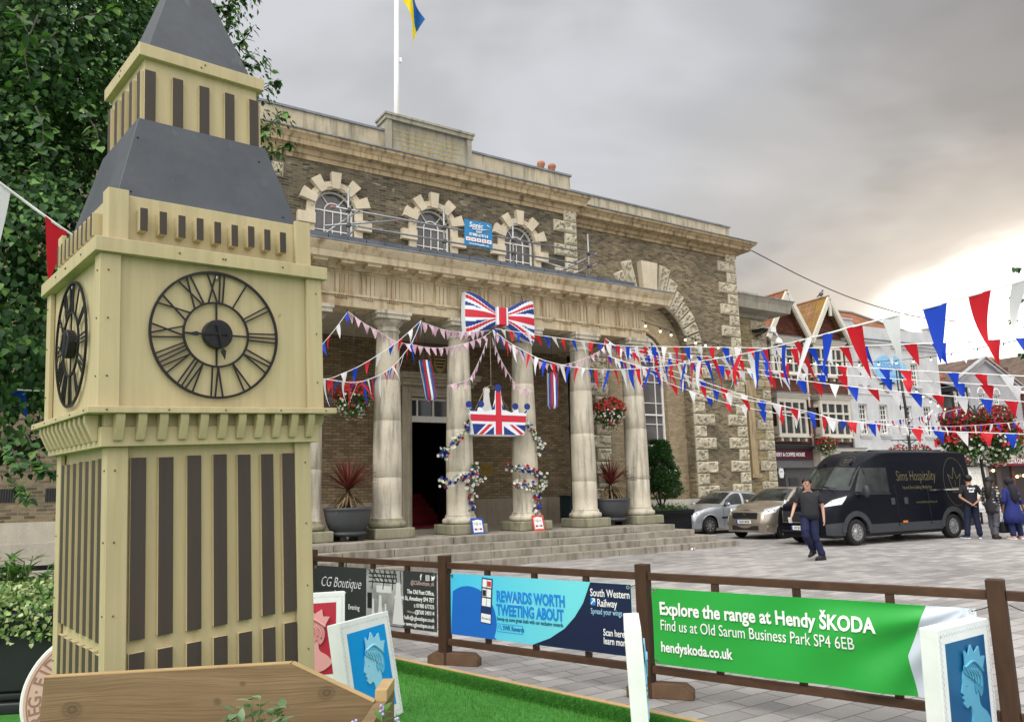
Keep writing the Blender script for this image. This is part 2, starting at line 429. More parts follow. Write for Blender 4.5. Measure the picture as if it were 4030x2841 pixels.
# below the porch roof the same wall is cleaner brick
upv = w
gpart('front_wall', w, [B_up])
wl_ = MB()
wl_.plate([(XL+.05, 1.42), (XR-.05, 1.42), (XR-.05, 6.6), (XL+.05, 6.6)], [[(9.36, 1.42), (11.52, 1.42), (11.52, 4.9), (9.36, 4.9)]], YW-.05, YW-.003)
gpart('porch_wall', wl_, [B_por])
w = MB(); w.box((XL, YW+.4, .3), (XL+.4, 14, 11.3)); w.box((XR-.4, YW+.4, .3), (XR, 14, 11.3)); w.box((XL, 13.6, .3), (XR, 14, 11.3))
gpart('side_wall', w, [B_up])
b = MB(); b.plate([(XL, .62), (XR, .62), (XR, 1.42), (XL, 1.42)], [[(9.40, .62), (11.48, .62), (11.48, 1.42), (9.40, 1.42)]], YW-.09, YW-.004)
for q in range(8): pass
gpart('base_course', b, [stone('base_stone', (.30, .25, .19), (.14, .12, .09), .5)])
r = MB(); r.box((XL+.2, YW+.3, 11.9), (XR-.2, 13.8, 12.0)); gpart('roof', r, [M_lead])

def corn(z0, z1, out):
    h = z1-z0
    return [(0, z0), (.10*out, z0), (.10*out, z0+.18*h), (.22*out, z0+.22*h), (.30*out, z0+.38*h), (.34*out, z0+.40*h), (.72*out, z0+.46*h), (.74*out, z0+.66*h), (.78*out, z0+.68*h), (.88*out, z0+.80*h), (out, z0+.88*h), (out, z1), (0, z1)]
def mould(prof, x0, x1, y, yb):
    """moulding along the front at y with returns back to yb"""
    return MB().sweep(prof, [(x0, yb, -1, 0), (x0, y, -1, -1), (x1, y, 1, -1), (x1, yb, 1, 0)])
gpart('cornice', mould(corn(11.14, 11.83, .42), XL, XR, YW, 14), [S_corn])
l = mould([(0, 11.83), (.46, 11.832), (.46, 11.87), (0, 11.97)], XL, XR, YW, 14); gpart('lead_flashing', l, [M_lead])
p = MB(); p.box((XL+.1, YW+.05, 11.9), (8.81, YW+.40, 12.62)); p.box((11.80, YW+.05, 11.9), (15.92, YW+.40, 12.62)); p.box((15.57, YW+.4, 11.9), (15.92, 13, 12.62))
for x in (6.1, 7.5, 13.2, 14.6): p.box((x-.008, YW+.044, 11.95), (x+.008, YW+.06, 12.62))
gpart('parapet', p, [S_par])
p = MB(); p.box((XL+.05, YW, 12.62), (8.81, YW+.46, 12.69)); gpart('parapet_coping', p, [M_lead]); p = MB(); p.box((11.80, YW, 12.62), (15.97, YW+.46, 12.69)); gpart('parapet_coping', p, [M_lead])
# name tablet
t = MB(); t.box((8.81, YW-.06, 11.95), (11.80, YW+.5, 13.0)); 
for x in (8.81, 11.62): t.box((x, YW-.14, 11.95), (x+.18, YW-.055, 13.0))
t.box((8.76, YW-.18, 12.97), (11.85, YW+.55, 13.14)); t.box((8.72, YW-.22, 13.10), (11.89, YW+.58, 13.17))
tab = gpart('name_tablet', t, [S_tab])
lines = ['Erected', 'for the Use of the Mayor and Commonalty of the City', 'in the Concerns of their corporate business', 'in the Maintenance of Municipal Order and Authority', 'and in the Administration of public Justice', 'by Jacob Earl of Radnor the Recorder 1794']
for i, s_ in enumerate(lines):
    text(s_, .125, M_gold, tab, T(10.305, YW-.064, 12.83-.152*i), 'CENTER', .0005, ext=.004, sx=.92)
# quoins: rusticated (vermiculated) blocks
def rust(mb, x0, x1, z0, z1, y, depth=.09, n=None, amp=.085):
    nx = max(4, int((x1-x0)/.04)); nz = max(4, int((z1-z0)/.04)); vs = []; fs = []
    for i in range(nx+1):
        for j in range(nz+1):
            x = x0+(x1-x0)*i/nx; z = z0+(z1-z0)*j/nz
            e = min(i, nx-i, j, nz-j)
            d = depth
            if e == 0: d = depth*.55
            elif e >= 2:
                c = noise.noise(Vector((x*6.5, z*6.5, y*3+x0))); c2 = noise.noise(Vector((x*15, z*15, x0+9)))
                d = depth+.03 - (amp if c+.5*c2 > .10 else (amp*.4 if c+.5*c2 > .02 else 0)) + c2*.012
            vs.append((x, y-d, z))
    for i in range(nx):
        for j in range(nz):
            a = i*(nz+1)+j; fs.append((a, a+nz+1, a+nz+2, a+1))
    b0 = len(vs)
    ring = [i*(nz+1) for i in range(nx+1)] + [nx*(nz+1)+j for j in range(1, nz+1)] + [i*(nz+1)+nz for i in range(nx-1, -1, -1)] + [j for j in range(nz-1, 0, -1)]
    for k in ring: vs.append((vs[k][0], y+.01, vs[k][2]))
    m = len(ring)
    for k in range(m): fs.append((ring[(k+1) % m], ring[k], b0+k, b0+(k+1) % m))
    mb.add(vs, fs)
q = MB(); q2 = MB(); z = 7.45; k = 0
while z < 10.9:
    h = .43
    wd = .98 if k % 2 else .53
    rust(q, XR-wd, XR, z+.01, z+h-.01, YW); rust(q2, XL, XL+wd, z+.01, z+h-.01, YW); z += h; k += 1
gpart('quoins', q, [S_quoin]); gpart('quoins', q2, [S_quoin])
# --- upper windows
def sash_window(cx, hw, z0, z1, y, parent, inner=.45, rows=3, fan=True, fw=.055, mid=None):
    f = MB(); yb = y+.06
    f.plate(arch(cx, hw, z0, z1), [arch(cx, hw-fw, z0+fw, z1)], y, yb)
    b = .028
    f.box((cx-hw+fw, y+.012, z1-.02), (cx+hw-fw, y+.05, z1+.02))
    for s in (-1, 1):
        f.bar2((cx+s*inner*hw, z0+fw), (cx+s*inner*hw, z1), b, y+.01, y+.045)
        for a in (42, 68) if inner > .6 else (52,):
            ca, sa = math.cos(R(a)), math.sin(R(a)); ri = inner*hw
            f.bar2((cx+s*ri*ca, z1+ri*sa), (cx+s*(hw-fw*.6)*ca, z1+(hw-fw*.6)*sa), b, y+.014, y+.042)
    f.ring2(cx, z1, inner*hw-b*.6, inner*hw+b*.6, y+.011, y+.046, 0, math.pi, 20)
    f.bar2((cx, z0+fw), (cx, z1), b*.8, y+.016, y+.04)
    for i in range(1, rows): 
        zz = z0+fw+(z1-z0-fw)*i/rows; f.box((cx-hw+fw, y+.015, zz-b/2), (cx+hw-fw, y+.041, zz+b/2))
    if mid: f.box((cx-hw+fw, y+.004, mid-.03), (cx+hw-fw, y+.055, mid+.03))
    o = f.build('window', [M_frame], parent)
    g = MB(); vs, fs = fill(arch(cx, hw-.02, z0+.02, z1)); g.add([(x, y+.05, z) for x, z in vs], fs)
    g.build('pane', [mat('hall_glass', (.085, .080, .078), .12, var=.5, vs=1.4, spec=.7)], o)
    return o
for c in WX:
    sash_window(c, .60, 8.55, 9.78, YW+.12, guild, .42, 2)
    s = MB(); s.plate([(c-.84, 8.5), (c-.60, 8.5)] + [(c-.60*math.cos(a), 9.78+.60*math.sin(a)) for a in [math.pi*i/16 for i in range(17)]] + [(c+.60, 8.5), (c+.84, 8.5)] + [(c+.84*math.cos(a), 9.78+.84*math.sin(a)) for a in [math.pi*i/16 for i in range(17)]], (), YW-.09, YW+.1)
    s.ring2(c, 9.78, .66, .72, YW-.12, YW-.085, 0, math.pi, 24)
    for a, r1, hwid in ((0, 1.10, .155), (36, 1.06, .165), (-36, 1.06, .165), (70, 1.06, .17), (-70, 1.06, .17)):
        u = Vector((math.sin(R(a)), math.cos(R(a)))); n_ = Vector((u.y, -u.x)); cc = Vector((c, 9.78))
        A = cc+u*.60; B = cc+u*r1
        s.prism([tuple(A-n_*hwid*.68), tuple(A+n_*hwid*.68), tuple(B+n_*hwid), tuple(B-n_*hwid)], YW-.17, YW+.05)
    for zz in (9.40, 8.80):
        for sg in (-1, 1): s.box((c+sg*.60, YW-.17, zz-.16), (c+sg*1.10, YW+.05, zz+.16))
    gpart('window_surround', s, [S_dress], bevel=.006)
# --- porch: platform, steps
STEPS = [(-1.20, .62, 15.60), (-1.55, .465, 16.00), (-1.90, .31, 16.48), (-2.25, .155, 16.98)]
for i, (y, z, xr) in enumerate(STEPS):
    s = MB(); x0 = 1.2-.4*i
    # treads are separate stones with worn joints
    xs = [x0]; 
    while xs[-1] < xr-1.2: xs.append(xs[-1]+random.uniform(1.1, 2.2))
    xs[-1] = xr
    yb = YW if i == 0 else STEPS[i-1][0]+.02
    for a, b_ in zip(xs, xs[1:]):
        dz = random.uniform(-.006, .006); dy = random.uniform(-.012, .012)
        if i == 0: s.box((a+.006, y+dy, z-.155), (b_-.006, y+.6, z+dz)); 
        else: s.box((a+.006, y+dy, z-.158 if i < 3 else -.2), (b_-.006, yb+.5, z+dz))
    if i == 0: s.box((x0, y+.604, .30), (xr, YW, .618))
    if i > 0:   # the flight turns the corner on the right
        s.box((STEPS[i-1][2]-.02, yb+.504, 0 if i == 3 else z-.158), (xr, .55, z-.002))
    gpart('platform' if i == 0 else 'step', s, [S_step], bevel=.012)
# --- columns
COLX = [5.50+1.974*i for i in range(6)]
for cx in COLX:
    sh = MB(); prof = []
    for i in range(15):
        t_ = i/14; r_ = .345 - .075*max(0, (t_-.25)/.75)**1.5
        prof.append((r_, 1.10+t_*4.42))
    for zj in (2.08, 3.42, 4.55):
        zj += random.uniform(-.25, .25); k_ = min(range(len(prof)), key=lambda i: abs(prof[i][1]-zj)); r_ = prof[k_][0]; prof[k_:k_+1] = [(r_, zj-.012), (r_-.010, zj), (r_, zj+.012)]
    prof = [(.375, 1.06), (.37, 1.09)] + prof + [(.285, 5.53), (.31, 5.545), (.31, 5.58), (.272, 5.60), (.272, 5.66)]
    sh.lathe(prof, (cx, 0, 0), 36)
    c_ = sh.build('column', [S_col], guild)
    b_ = MB(); b_.lathe([(.40, .86), (.445, .885), (.46, .93), (.445, .985), (.40, 1.01), (.385, 1.02), (.385, 1.06)], (cx, 0, 0), 36); b_.build('base', [S_plinth if cx < 9 else S_col], c_)
    pl = MB(); pl.box((cx-.50, -.50, .62), (cx+.50, .50, .86)); pl.build('plinth', [S_plinth], c_, bevel=.03)
    ca = MB(); ca.lathe([(.272, 5.66), (.30, 5.70), (.36, 5.76), (.385, 5.81), (.385, 5.83)], (cx, 0, 0), 36); ca.box((cx-.42, -.42, 5.83), (cx+.42, .42, 5.93)); ca.box((cx-.45, -.45, 5.93), (cx+.45, .45, 6.02)); ca.build('capital', [S_col], c_)
# --- entablature
EX0, EX1 = COLX[0]-.33, COLX[5]+.33
def belt(z0, z1, o): return mould([(0, z0), (o, z0), (o, z1), (0, z1)], EX0, EX1, -.30, YW)
a = MB(); a.box((EX0, -.33, 6.02), (EX1, .33, 6.27)); 
for s_ in (EX0, EX1-.66): a.box((s_, .33, 6.02), (s_+.66, YW, 6.27))
gpart('architrave', a, [S_ent])
gpart('taenia', belt(6.272, 6.33, .08), [S_ent])
f_ = MB(); f_.box((EX0, -.30, 6.33), (EX1, YW, 6.93)); gpart('frieze', f_, [S_ent])
prof = [(0, 6.90), (.10, 6.90), (.12, 6.96), (.16, 7.00), (.52, 7.02), (.54, 7.17), (.56, 7.19), (.63, 7.29), (.66, 7.34), (.66, 7.37), (0, 7.37)]
gpart('porch_cornice', mould(prof, EX0, EX1, -.30, YW), [S_ent])
gpart('lead_edge', mould([(0, 7.37), (.68, 7.374), (.68, 7.41), (0, 7.52)], EX0, EX1, -.30, YW), [M_lead])
bl = MB(); x = EX0+.1
M_slate = mat('slate_upstand', (.085, .095, .115), .55, var=.35, vs=2.2, bump=.2, bs=12)
while x < 15.1:
    bl.box((x+.006, -.58, 7.44), (min(x+.46, 15.12), -.50, 7.66+random.uniform(-.006, .006))); x += .47
bl.box((EX0+.1, -.50, 7.44), (15.12, -.36, 7.65))
gpart('roof_upstand', bl, [M_slate])
pr = MB(); pr.box((EX0, -.36, 7.5), (EX1, YW, 7.56)); gpart('porch_roof', pr, [M_lead])
so = MB(); so.box((EX0+.66, .33, 6.10), (EX1-.66, YW, 6.16)); gpart('porch_ceiling', so, [S_soffit])
for k in range(16):
    cx = COLX[0]+.658*k
    t_ = MB(); t_.box((cx-.165, -.325, 6.335), (cx+.165, -.295, 6.90)); t_.box((cx-.18, -.345, 6.84), (cx+.18, -.295, 6.90))
    for o in (-.11, 0, .11): t_.box((cx+o-.042, -.352, 6.335), (cx+o+.042, -.32, 6.80))
    for o in range(6): t_.lathe([(.026, 6.215), (.018, 6.272)], (cx-.135+.054*o, -.345, 0), 6)
    t_.box((cx-.165, -.375, 6.27), (cx+.165, -.34, 6.295))
    gpart('triglyph', t_, [S_ent])
    mu = MB(); mu.box((cx-.17, -.76, 6.945), (cx+.17, -.40, 7.02)); mu.box((cx-.185, -.775, 6.99), (cx+.185, -.40, 7.021)); gpart('mutule', mu, [S_ent])
    if k < 15:
        me_ = MB(); me_.plate([(cx+.18, 6.34), (cx+.478, 6.34), (cx+.478, 6.90), (cx+.18, 6.90)], [[(cx+.205, 6.37), (cx+.453, 6.37), (cx+.453, 6.82), (cx+.205, 6.82)]], -.316, -.297); gpart('frieze_panel', me_, [S_ent])
# --- doorway
d = MB()
d.box((9.36, YW-.16, .62), (9.63, YW+.2, 4.75)); d.box((11.25, YW-.16, .62), (11.52, YW+.2, 4.75)); d.box((9.63, YW-.16, 4.45), (11.25, YW+.2, 4.75))
d.box((9.50, YW-.20, .62), (9.56, YW-.155, 4.7)); d.box((11.32, YW-.20, .62), (11.38, YW-.155, 4.7)); d.box((9.50, YW-.20, 4.56), (11.38, YW-.155, 4.66))
for i, (o, z0, z1) in enumerate(((.20, 4.75, 4.86), (.28, 4.86, 4.93), (.42, 4.93, 5.03), (.46, 5.03, 5.10))): d.box((9.36-o*.5, YW-.16-o, z0), (11.52+o*.5, YW, z1))
gpart('door_surround', d, [stone('door_stone', (.46, .41, .31), (.22, .2, .14), .5)], bevel=.006)
fr = MB(); fr.box((9.63, YW+.1, 3.72), (11.25, YW+.2, 3.90)); fr.box((9.63, YW+.1, 4.37), (11.25, YW+.2, 4.45)); 
for x in (9.63, 9.90, 10.43, 10.93, 11.19): fr.box((x, YW+.11, 3.90), (x+.055, YW+.19, 4.37))
fl = gpart('fanlight', fr, [M_frame]); pn = MB(); pn.box((9.64, YW+.145, 3.9), (11.24, YW+.155, 4.37)); pn.build('pane', [M_glass], fl)
M_dwood = wood('dark_door_wood', (.045, .020, .010), (.075, .034, .016), (6, 6, 1))
dl = MB(); dl.box((9.64, YW+.35, .66), (9.74, YW+1.2, 3.70)); dl.box((9.745, YW+.5, 2.2), (9.755, YW+1.1, 3.4), 1)
gpart('door', dl, [M_dwood, mat('door_panel_board', (.26, .19, .11), .5)])
dr = MB(); dr.box((11.16, YW+.28, .66), (11.24, YW+1.2, 3.70)); dro = gpart('door', dr, [mat('black_gloss_door', (.008, .008, .009), .3)]); h_ = MB(); h_.ball((11.13, YW+.5, 1.75), .04); h_.build('handle', [mat('brass', (.55, .40, .14), .35, 1.0)], dro)
hall = MB()
hall.box((8.2, YW+.42, .58), (12.7, YW+7, .655), 1); hall.box((8.2, YW+.42, .5), (8.3, YW+7, 4.6)); hall.box((12.6, YW+.42, .5), (12.7, YW+7, 4.6)); hall.box((8.2, YW+6.9, .5), (12.7, YW+7, 4.6)); hall.box((8.2, YW+.42, 4.6), (12.7, YW+7, 4.7), 2)
for i in range(6): hall.box((9.2, YW+2.6+.3*i, .66), (12.0, YW+7, .66+.16*(i+1)), 1)
gpart('entrance_hall', hall, [mat('dark_panelling', (.05, .032, .02), .5), mat('red_carpet', (.22, .012, .014), .95), mat('hall_ceiling', (.35, .3, .22), .8)])
cp = MB(); cp.box((9.9, YW-.12, 5.10), (11.2, YW-.05, 5.80)); cp.box((9.85, YW-.16, 5.74), (11.25, YW-.05, 5.82)); cpo = gpart('crest_panel', cp, [stone('crest_stone', (.30, .24, .16), (.14, .11, .07), .5)])
sh_ = MB(); sh_.plate([(10.36, 5.72), (10.36, 5.42), (10.42, 5.28), (10.55, 5.17), (10.68, 5.28), (10.74, 5.42), (10.74, 5.72)], (), YW-.17, YW-.12)
for i in range(4): sh_.box((10.37+.012*i*i*.6, YW-.176, 5.64-.10*i), (10.73-.012*i*i*.6, YW-.168, 5.69-.10*i), 1)
sh_.build('shield', [M_gold, mat('shield_dark', (.06, .035, .02), .6)], cpo)
e_ = MB()
for x in (10.15, 10.95):
    for k in range(5): e_.ball((x+random.uniform(-.06, .06), YW-.15, 5.28+.1*k), .07, seg=7, rings=5)
e_.build('supporter', [M_gold], cpo)
# drain pipe in the porch corner
dp = MB(); dp.tube([(15.28, 3.0, 1.4), (15.28, 3.0, 6.1)], .075, 10)
for z in (1.45, 3.62, 5.2): dp.lathe([(.10, z-.06), (.105, z), (.10, z+.06)], (15.28, 3.0, 0), 12)
gpart('drain_pipe', dp, [M_black])
# --- right wing
X0, X1 = XR-.2, 24.80
NICH = arch(19.75, 2.02, .5, 6.65, 20)
w = MB(); w.plate([(X0, .0), (X1, .0), (X1, 11.3), (X0, 11.3)], [NICH], YV, YV+.35)
gpart('wing_wall', w, [B_wing])
w = MB(); w.box((X1-.35, YV+.35, 0), (X1, 14, 11.3)); gpart('wing_side_wall', w, [B_wing])
AW = arch(19.75, 1.10, 2.30, 6.40, 18)
w = MB(); w.plate([(17.6, .3), (21.9, .3), (21.9, 9.0), (17.6, 9.0)], [AW], YV+.36, YV+.62); gpart('niche_wall', w, [brick('niche_brick', (.27, .205, .12), (.36, .285, .18), (.28, .24, .17), soot=.2, sootc=(.12, .1, .07))])
g_ = MB()
for i in range(34):
    a0, a1 = math.pi*i/34, math.pi*(i+1)/34
    g_.ring2(19.75, 6.40, 1.10, 1.60, YV+.352-.004*(i % 2), YV+.40, a0+.006, a1-.006, 2)
gpart('brick_arch', g_, [mat('gauged_brick', (.36, .27, .15), .85, var=.25, vs=4, c2=(.46, .36, .22))])
sash_window(19.75, 1.08, 2.30, 6.40, YV+.50, guild, .62, 5, fw=.09, mid=4.35)
si = MB(); si.box((18.5, YV+.2, 2.16), (21.0, YV+.6, 2.30)); gpart('sill', si, [M_frame])
# rusticated surround of the niche
q = MB(); q2 = MB(); z = 1.2; k = 0
while z < 6.5:
    h = .46; wd = 1.12 if k % 2 == 0 else .62
    rust(q, 21.85, 21.85+wd, z+.012, z+h-.012, YV, .09); rust(q2, 17.65-wd, 17.65, z+.012, z+h-.012, YV, .09); z += h; k += 1
gpart('niche_quoins', q, [S_quoin]); gpart('niche_quoins', q2, [S_quoin])
v_ = MB()
def voussoir(a0, a1, r0, r1, x_c=19.75, zc=6.65):
    nx, nz = 16, 9; vs = []; fs = []
    for i in range(nx+1):
        for j in range(nz+1):
            rr = r0+(r1-r0)*i/nx; a = a0+(a1-a0)*j/nz
            x, zz = x_c+rr*math.sin(a), zc+rr*math.cos(a); e = min(i, nx-i, j, nz-j)
            c = noise.noise(Vector((x*7.5, zz*7.5, 4))); d = .06 if e == 0 else (.14+c*.02-(.10 if e > 1 and c > .06 else 0))
            vs.append((x, YV-d, zz))
    for i in range(nx):
        for j in range(nz): a_ = i*(nz+1)+j; fs.append((a_, a_+nz+1, a_+nz+2, a_+1))
    b0 = len(vs); ring = [i*(nz+1) for i in range(nx+1)]+[nx*(nz+1)+j for j in range(1, nz+1)]+[i*(nz+1)+nz for i in range(nx-1, -1, -1)]+[j for j in range(nz-1, 0, -1)]
    for k_ in ring: vs.append((vs[k_][0], YV+.05, vs[k_][2]))
    m_ = len(ring)
    for k_ in range(m_): fs.append((ring[(k_+1) % m_], ring[k_], b0+k_, b0+(k_+1) % m_))
    v_.add(vs, fs)
for s_ in (-1, 1):
    for i in range(8):
        a = R(12+9.6*i); b2 = R(12+9.6*(i+1)-.8)
        voussoir(*( (a, b2) if s_ > 0 else (-b2, -a)), 2.02, (3.55, 3.25, 3.0, 2.85, 2.85, 2.8, 2.78, 2.75)[i])
gpart('rusticated_arch', v_, [S_quoin])
ke = MB(); ke.prism([(19.45, 8.62), (20.05, 8.62), (20.17, 10.10), (19.33, 10.10)], YV-.26, YV+.02); gpart('keystone', ke, [S_dress], bevel=.01)
q = MB(); z = 1.25; k = 0
while z < 10.95:
    h = .455; wd = .55 if k % 2 else 1.05
    rust(q, X1-wd, X1+.02, z+.012, z+h-.012, YV, .08); z += h; k += 1
gpart('corner_quoins', q, [S_quoin])
bs = MB(); bs.box((X0, YV-.10, 0), (X1+.05, YV+.02, 1.18)); gpart('wing_plinth', bs, [stone('wing_plinth_stone', (.56, .53, .45), (.35, .33, .28), .4)])
gpart('wing_cornice', mould(corn(11.0, 11.60, .68), X0+.3, X1, YV, 14), [S_corn])
gpart('wing_lead', mould([(0, 11.60), (.72, 11.604), (.72, 11.64), (0, 11.75)], X0+.3, X1, YV, 14), [M_lead])
p = MB(); p.box((XR, YV+.05, 11.65), (X1-.1, YV+.35, 12.36)); p.box((X1-.45, YV+.35, 11.65), (X1-.1, 13, 12.36)); gpart('wing_parapet', p, [S_par])
p = MB(); p.box((XR, YV, 12.36), (X1-.05, YV+.4, 12.42)); p.box((X1-.5, YV+.4, 12.36), (X1-.05, 13, 12.42)); gpart('wing_coping', p, [M_lead])
p = MB(); p.box((XR, YV+.3, 11.6), (X1-.3, 13, 11.7)); gpart('wing_roof', p, [M_lead])
# --- lower side block beyond the wing
SX0, SX1, SY = 24.6, 29.0, 6.0
w = MB(); w.box((SX0, SY, 0), (SX1, 13, 9.2)); gpart('side_block_wall', w, [brick('yellow_stock', (.17, .135, .07), (.40, .32, .18), (.28, .24, .16), soot=.35, sootc=(.09, .08, .05))])
gpart('side_block_cornice', mould([(0, 9.2), (.1, 9.2), (.15, 9.35), (.85, 9.42), (.9, 9.75), (1.0, 9.95), (0, 9.95)], SX0, SX1, SY, 13), [stone('grey_cornice_stone', (.36, .34, .28), (.18, .17, .14), .5)])
gpart('side_block_lead', mould([(0, 9.95), (1.03, 9.952), (1.03, 10.0), (0, 10.06)], SX0, SX1, SY, 13), [M_lead])
p = MB(); p.box((SX0, SY+.05, 10.0), (SX1-.15, SY+.4, 10.48)); p.box((SX1-.5, SY+.4, 10.0), (SX1-.15, 12.8, 10.48)); gpart('side_block_parapet', p, [S_par])
q = MB(); z = .4; k = 0
while z < 8.7:
    h = .46; wd = .5 if k % 2 else 1.0
    rust(q, SX1-wd, SX1+.03, z+.012, z+h-.012, SY, .09); z += h; k += 1
gpart('side_quoins', q, [S_quoin])
p = MB(); p.box((27.35, SY-.12, 2.1), (27.75, SY, 5.6)); p.box((27.25, SY-.16, 5.55), (27.9, SY+.02, 6.05)); p.box((26.9, SY-.15, 6.05), (29.1, SY+.02, 6.3)); p.box((27.25, SY-.18, 1.95), (27.85, SY+.02, 2.12))
gpart('pilaster', p, [S_corn]); 
p = MB(); p.box((28.0, SY-.02, 2.2), (28.25, SY+.02, 2.45)); gpart('air_vent', p, [M_black])
# --- left wing, mostly hidden by the tree
w = MB(); w.box((-9, YV, 0), (XL+.2, YV+.4, 11.3)); gpart('wing_wall', w, [B_wing])
w = MB(); w.box((-9, YV-.14, 0), (XL, YV, 1.2)); w.box((-9, YV-.30, 0), (XL, YV-.14, .73)); gpart('wing_plinth', w, [stone('pale_plinth_stone', (.50, .46, .38), (.36, .33, .27), .4)])
for x in (-4.4, -2.9, -1.45, -.45, .6, 1.6, 3.1):
    v = MB(); v.box((x, YV-.02, 1.66), (x+.46, YV+.02, 1.96))
    for i in range(9): v.box((x+.05*i+.02, YV-.03, 1.66), (x+.05*i+.03, YV-.018, 1.96), 1)
    gpart('cellar_grille', v, [M_black, mat('grey_grille', (.06, .06, .06), .5)])
# chimney on the roof
c = MB(); c.box((17.0, 7.0, 11.6), (18.45, 7.7, 14.35)); c.box((16.95, 6.95, 14.2), (18.5, 7.75, 14.38)); ch = gpart('chimney', c, [S_par])
M_terra = mat('terracotta', (.36, .16, .09), .8, var=.2)
for x in (17.45, 18.0):
    c = MB(); c.lathe([(.15, 14.38), (.13, 14.85), (.17, 14.9), (.17, 15.0), (.13, 15.05)], (x, 7.3, 0), 12); c.build('chimney_pot', [M_terra], ch)
# ================================================================ mock clock tower
def rot3(m): return Matrix(((m[0][0], m[0][1], m[0][2], 0), (m[1][0], m[1][1], m[1][2], 0), (m[2][0], m[2][1], m[2][2], 0), (0, 0, 0, 1)))
TM = T(-1.63, 4.0, 0) @ (RY(-1.67) @ RX(2.03) @ RZ(42.12)) @ Matrix.Diagonal((1, .961, 1, 1))
tower = thing('clock_tower', 'cream wooden model of a gothic clock tower with brown slats and slate grey roofs', 'model tower', M=TM)
def painted(name, c, rough=.5):
    m, nt, p = mk(name); n = N(nt)
    g = n.noise(1.0, 6, n.coord((22, 22, 1.2)), .6, .4); b = n.noise(1.3, 5); f = n.noise(70, 3)
    cc = n.mix(n.ramp(b, [(.35, 0.0), (.75, 1.0)]), c, tuple(x*.88 for x in c))
    cc = n.mix(.5, cc, n.ramp(g, [(.25, .74), (.6, 1.10)]), 'MULTIPLY')
    sp = n.ramp(n.noise(9, 2), [(.735, 0.0), (.75, 1.0)])
    cc = n.mix(n.math('MULTIPLY', sp, .5), cc, tuple(x*.45 for x in c))
    nt.links.new(cc, p.inputs['Base Color']); p.inputs['Roughness'].default_value = rough; p.inputs['Specular IOR Level'].default_value = .3
    nt.links.new(n.bump(n.math('ADD', g, n.math('MULTIPLY', f, .4)), .22, .006), p.inputs['Normal'])
    MATS[name] = m; return m
M_cream = painted('cream_paint', (.472, .396, .230)); M_brown = painted('brown_slat_paint', (.056, .043, .036), .6)
def slatey():
    m, nt, p = mk('slate_grey_paint'); n = N(nt)
    cc = n.mix(n.ramp(n.noise(2.6, 7, None, .65), [(.35, 0.0), (.7, 1.0)]), (.030, .036, .047), (.058, .066, .080))
    cc = n.mix(n.math('MULTIPLY', n.ramp(n.noise(14, 6, n.coord((1, 1, .3))), [(.62, 0.0), (.78, 1.0)]), .35), cc, (.16, .165, .17))
    nt.links.new(cc, p.inputs['Base Color']); p.inputs['Roughness'].default_value = .55
    nt.links.new(n.bump(n.noise(18, 5), .15, .01), p.inputs['Normal']); return m
M_slateg = slatey()
def tp(name, mb, m, bevel=.003): return mb.build(name, m, tower, bevel)
b = MB(); b.box((-.445, -.445, .0), (.445, .445, 1.92)); tp('body', b, [M_cream])
def corners(h, z0, z1, wd=.085, th=.022):
    for sx in (-1, 1):
        for sy in (-1, 1):
            c = MB(); 
            x0 = sx*h; y0 = sy*h
            c.box((x0-sx*wd, y0, z0), (x0, y0-sy*th, z1)); c.box((x0, y0-sy*(th+.002), z0), (x0-sx*th, y0-sy*wd, z1))
            tp('corner_post', c, [M_cream])
corners(.472, 0, 1.90)
def faces(fn):
    """run fn in the frame of the front face and of the three others"""
    for a in (0, -90, 90, 180): fn(RZ(a), a)
def slats(xs, wd, z0, z1, y, th, name='slat', jit=.004):
    def fn(M, a):
        for x in xs:
            s = MB(M); d = random.uniform(-jit, jit)
            s.box((x-wd/2, y-th, z0+d), (x+wd/2, y, z1-d), 0, front=1); tp(name, s, [M_cream, M_brown], .002)
    faces(fn)
SX = (-.344, -.229, -.106, .012, .127, .242, .35)
slats(SX, .064, 1.085, 1.852, -.445, .024); slats(SX, .064, .50, 1.035, -.445, .024)
# bracketed gallery
b = MB(); b.box((-.505, -.505, 1.90), (.505, .505, 1.985)); tp('gallery_band', b, [M_cream])
b = MB(); b.box((-.49, -.49, 1.985), (.49, .49, 2.04)); tp('gallery_core', b, [M_cream])
def br(M, a):
    for k in range(11):
        x = -.44+.088*k; c = MB(M)
        pr = [(-.505, 1.925), (-.505, 2.037), (-.556, 2.037), (-.556, 2.01), (-.520, 1.925)]
        vs = [(x-.018, y, z) for y, z in pr]+[(x+.018, y, z) for y, z in pr]; n_ = len(pr)
        c.add(vs, [tuple(range(n_)), tuple(range(2*n_-1, n_-1, -1))]+[(i, i+n_, (i+1) % n_+n_, (i+1) % n_) for i in range(n_)]); tp('bracket', c, [M_cream], .002)
faces(br)
b = MB(); b.box((-.572, -.572, 2.038), (.572, .572, 2.066)); tp('gallery_ledge', b, [M_cream])
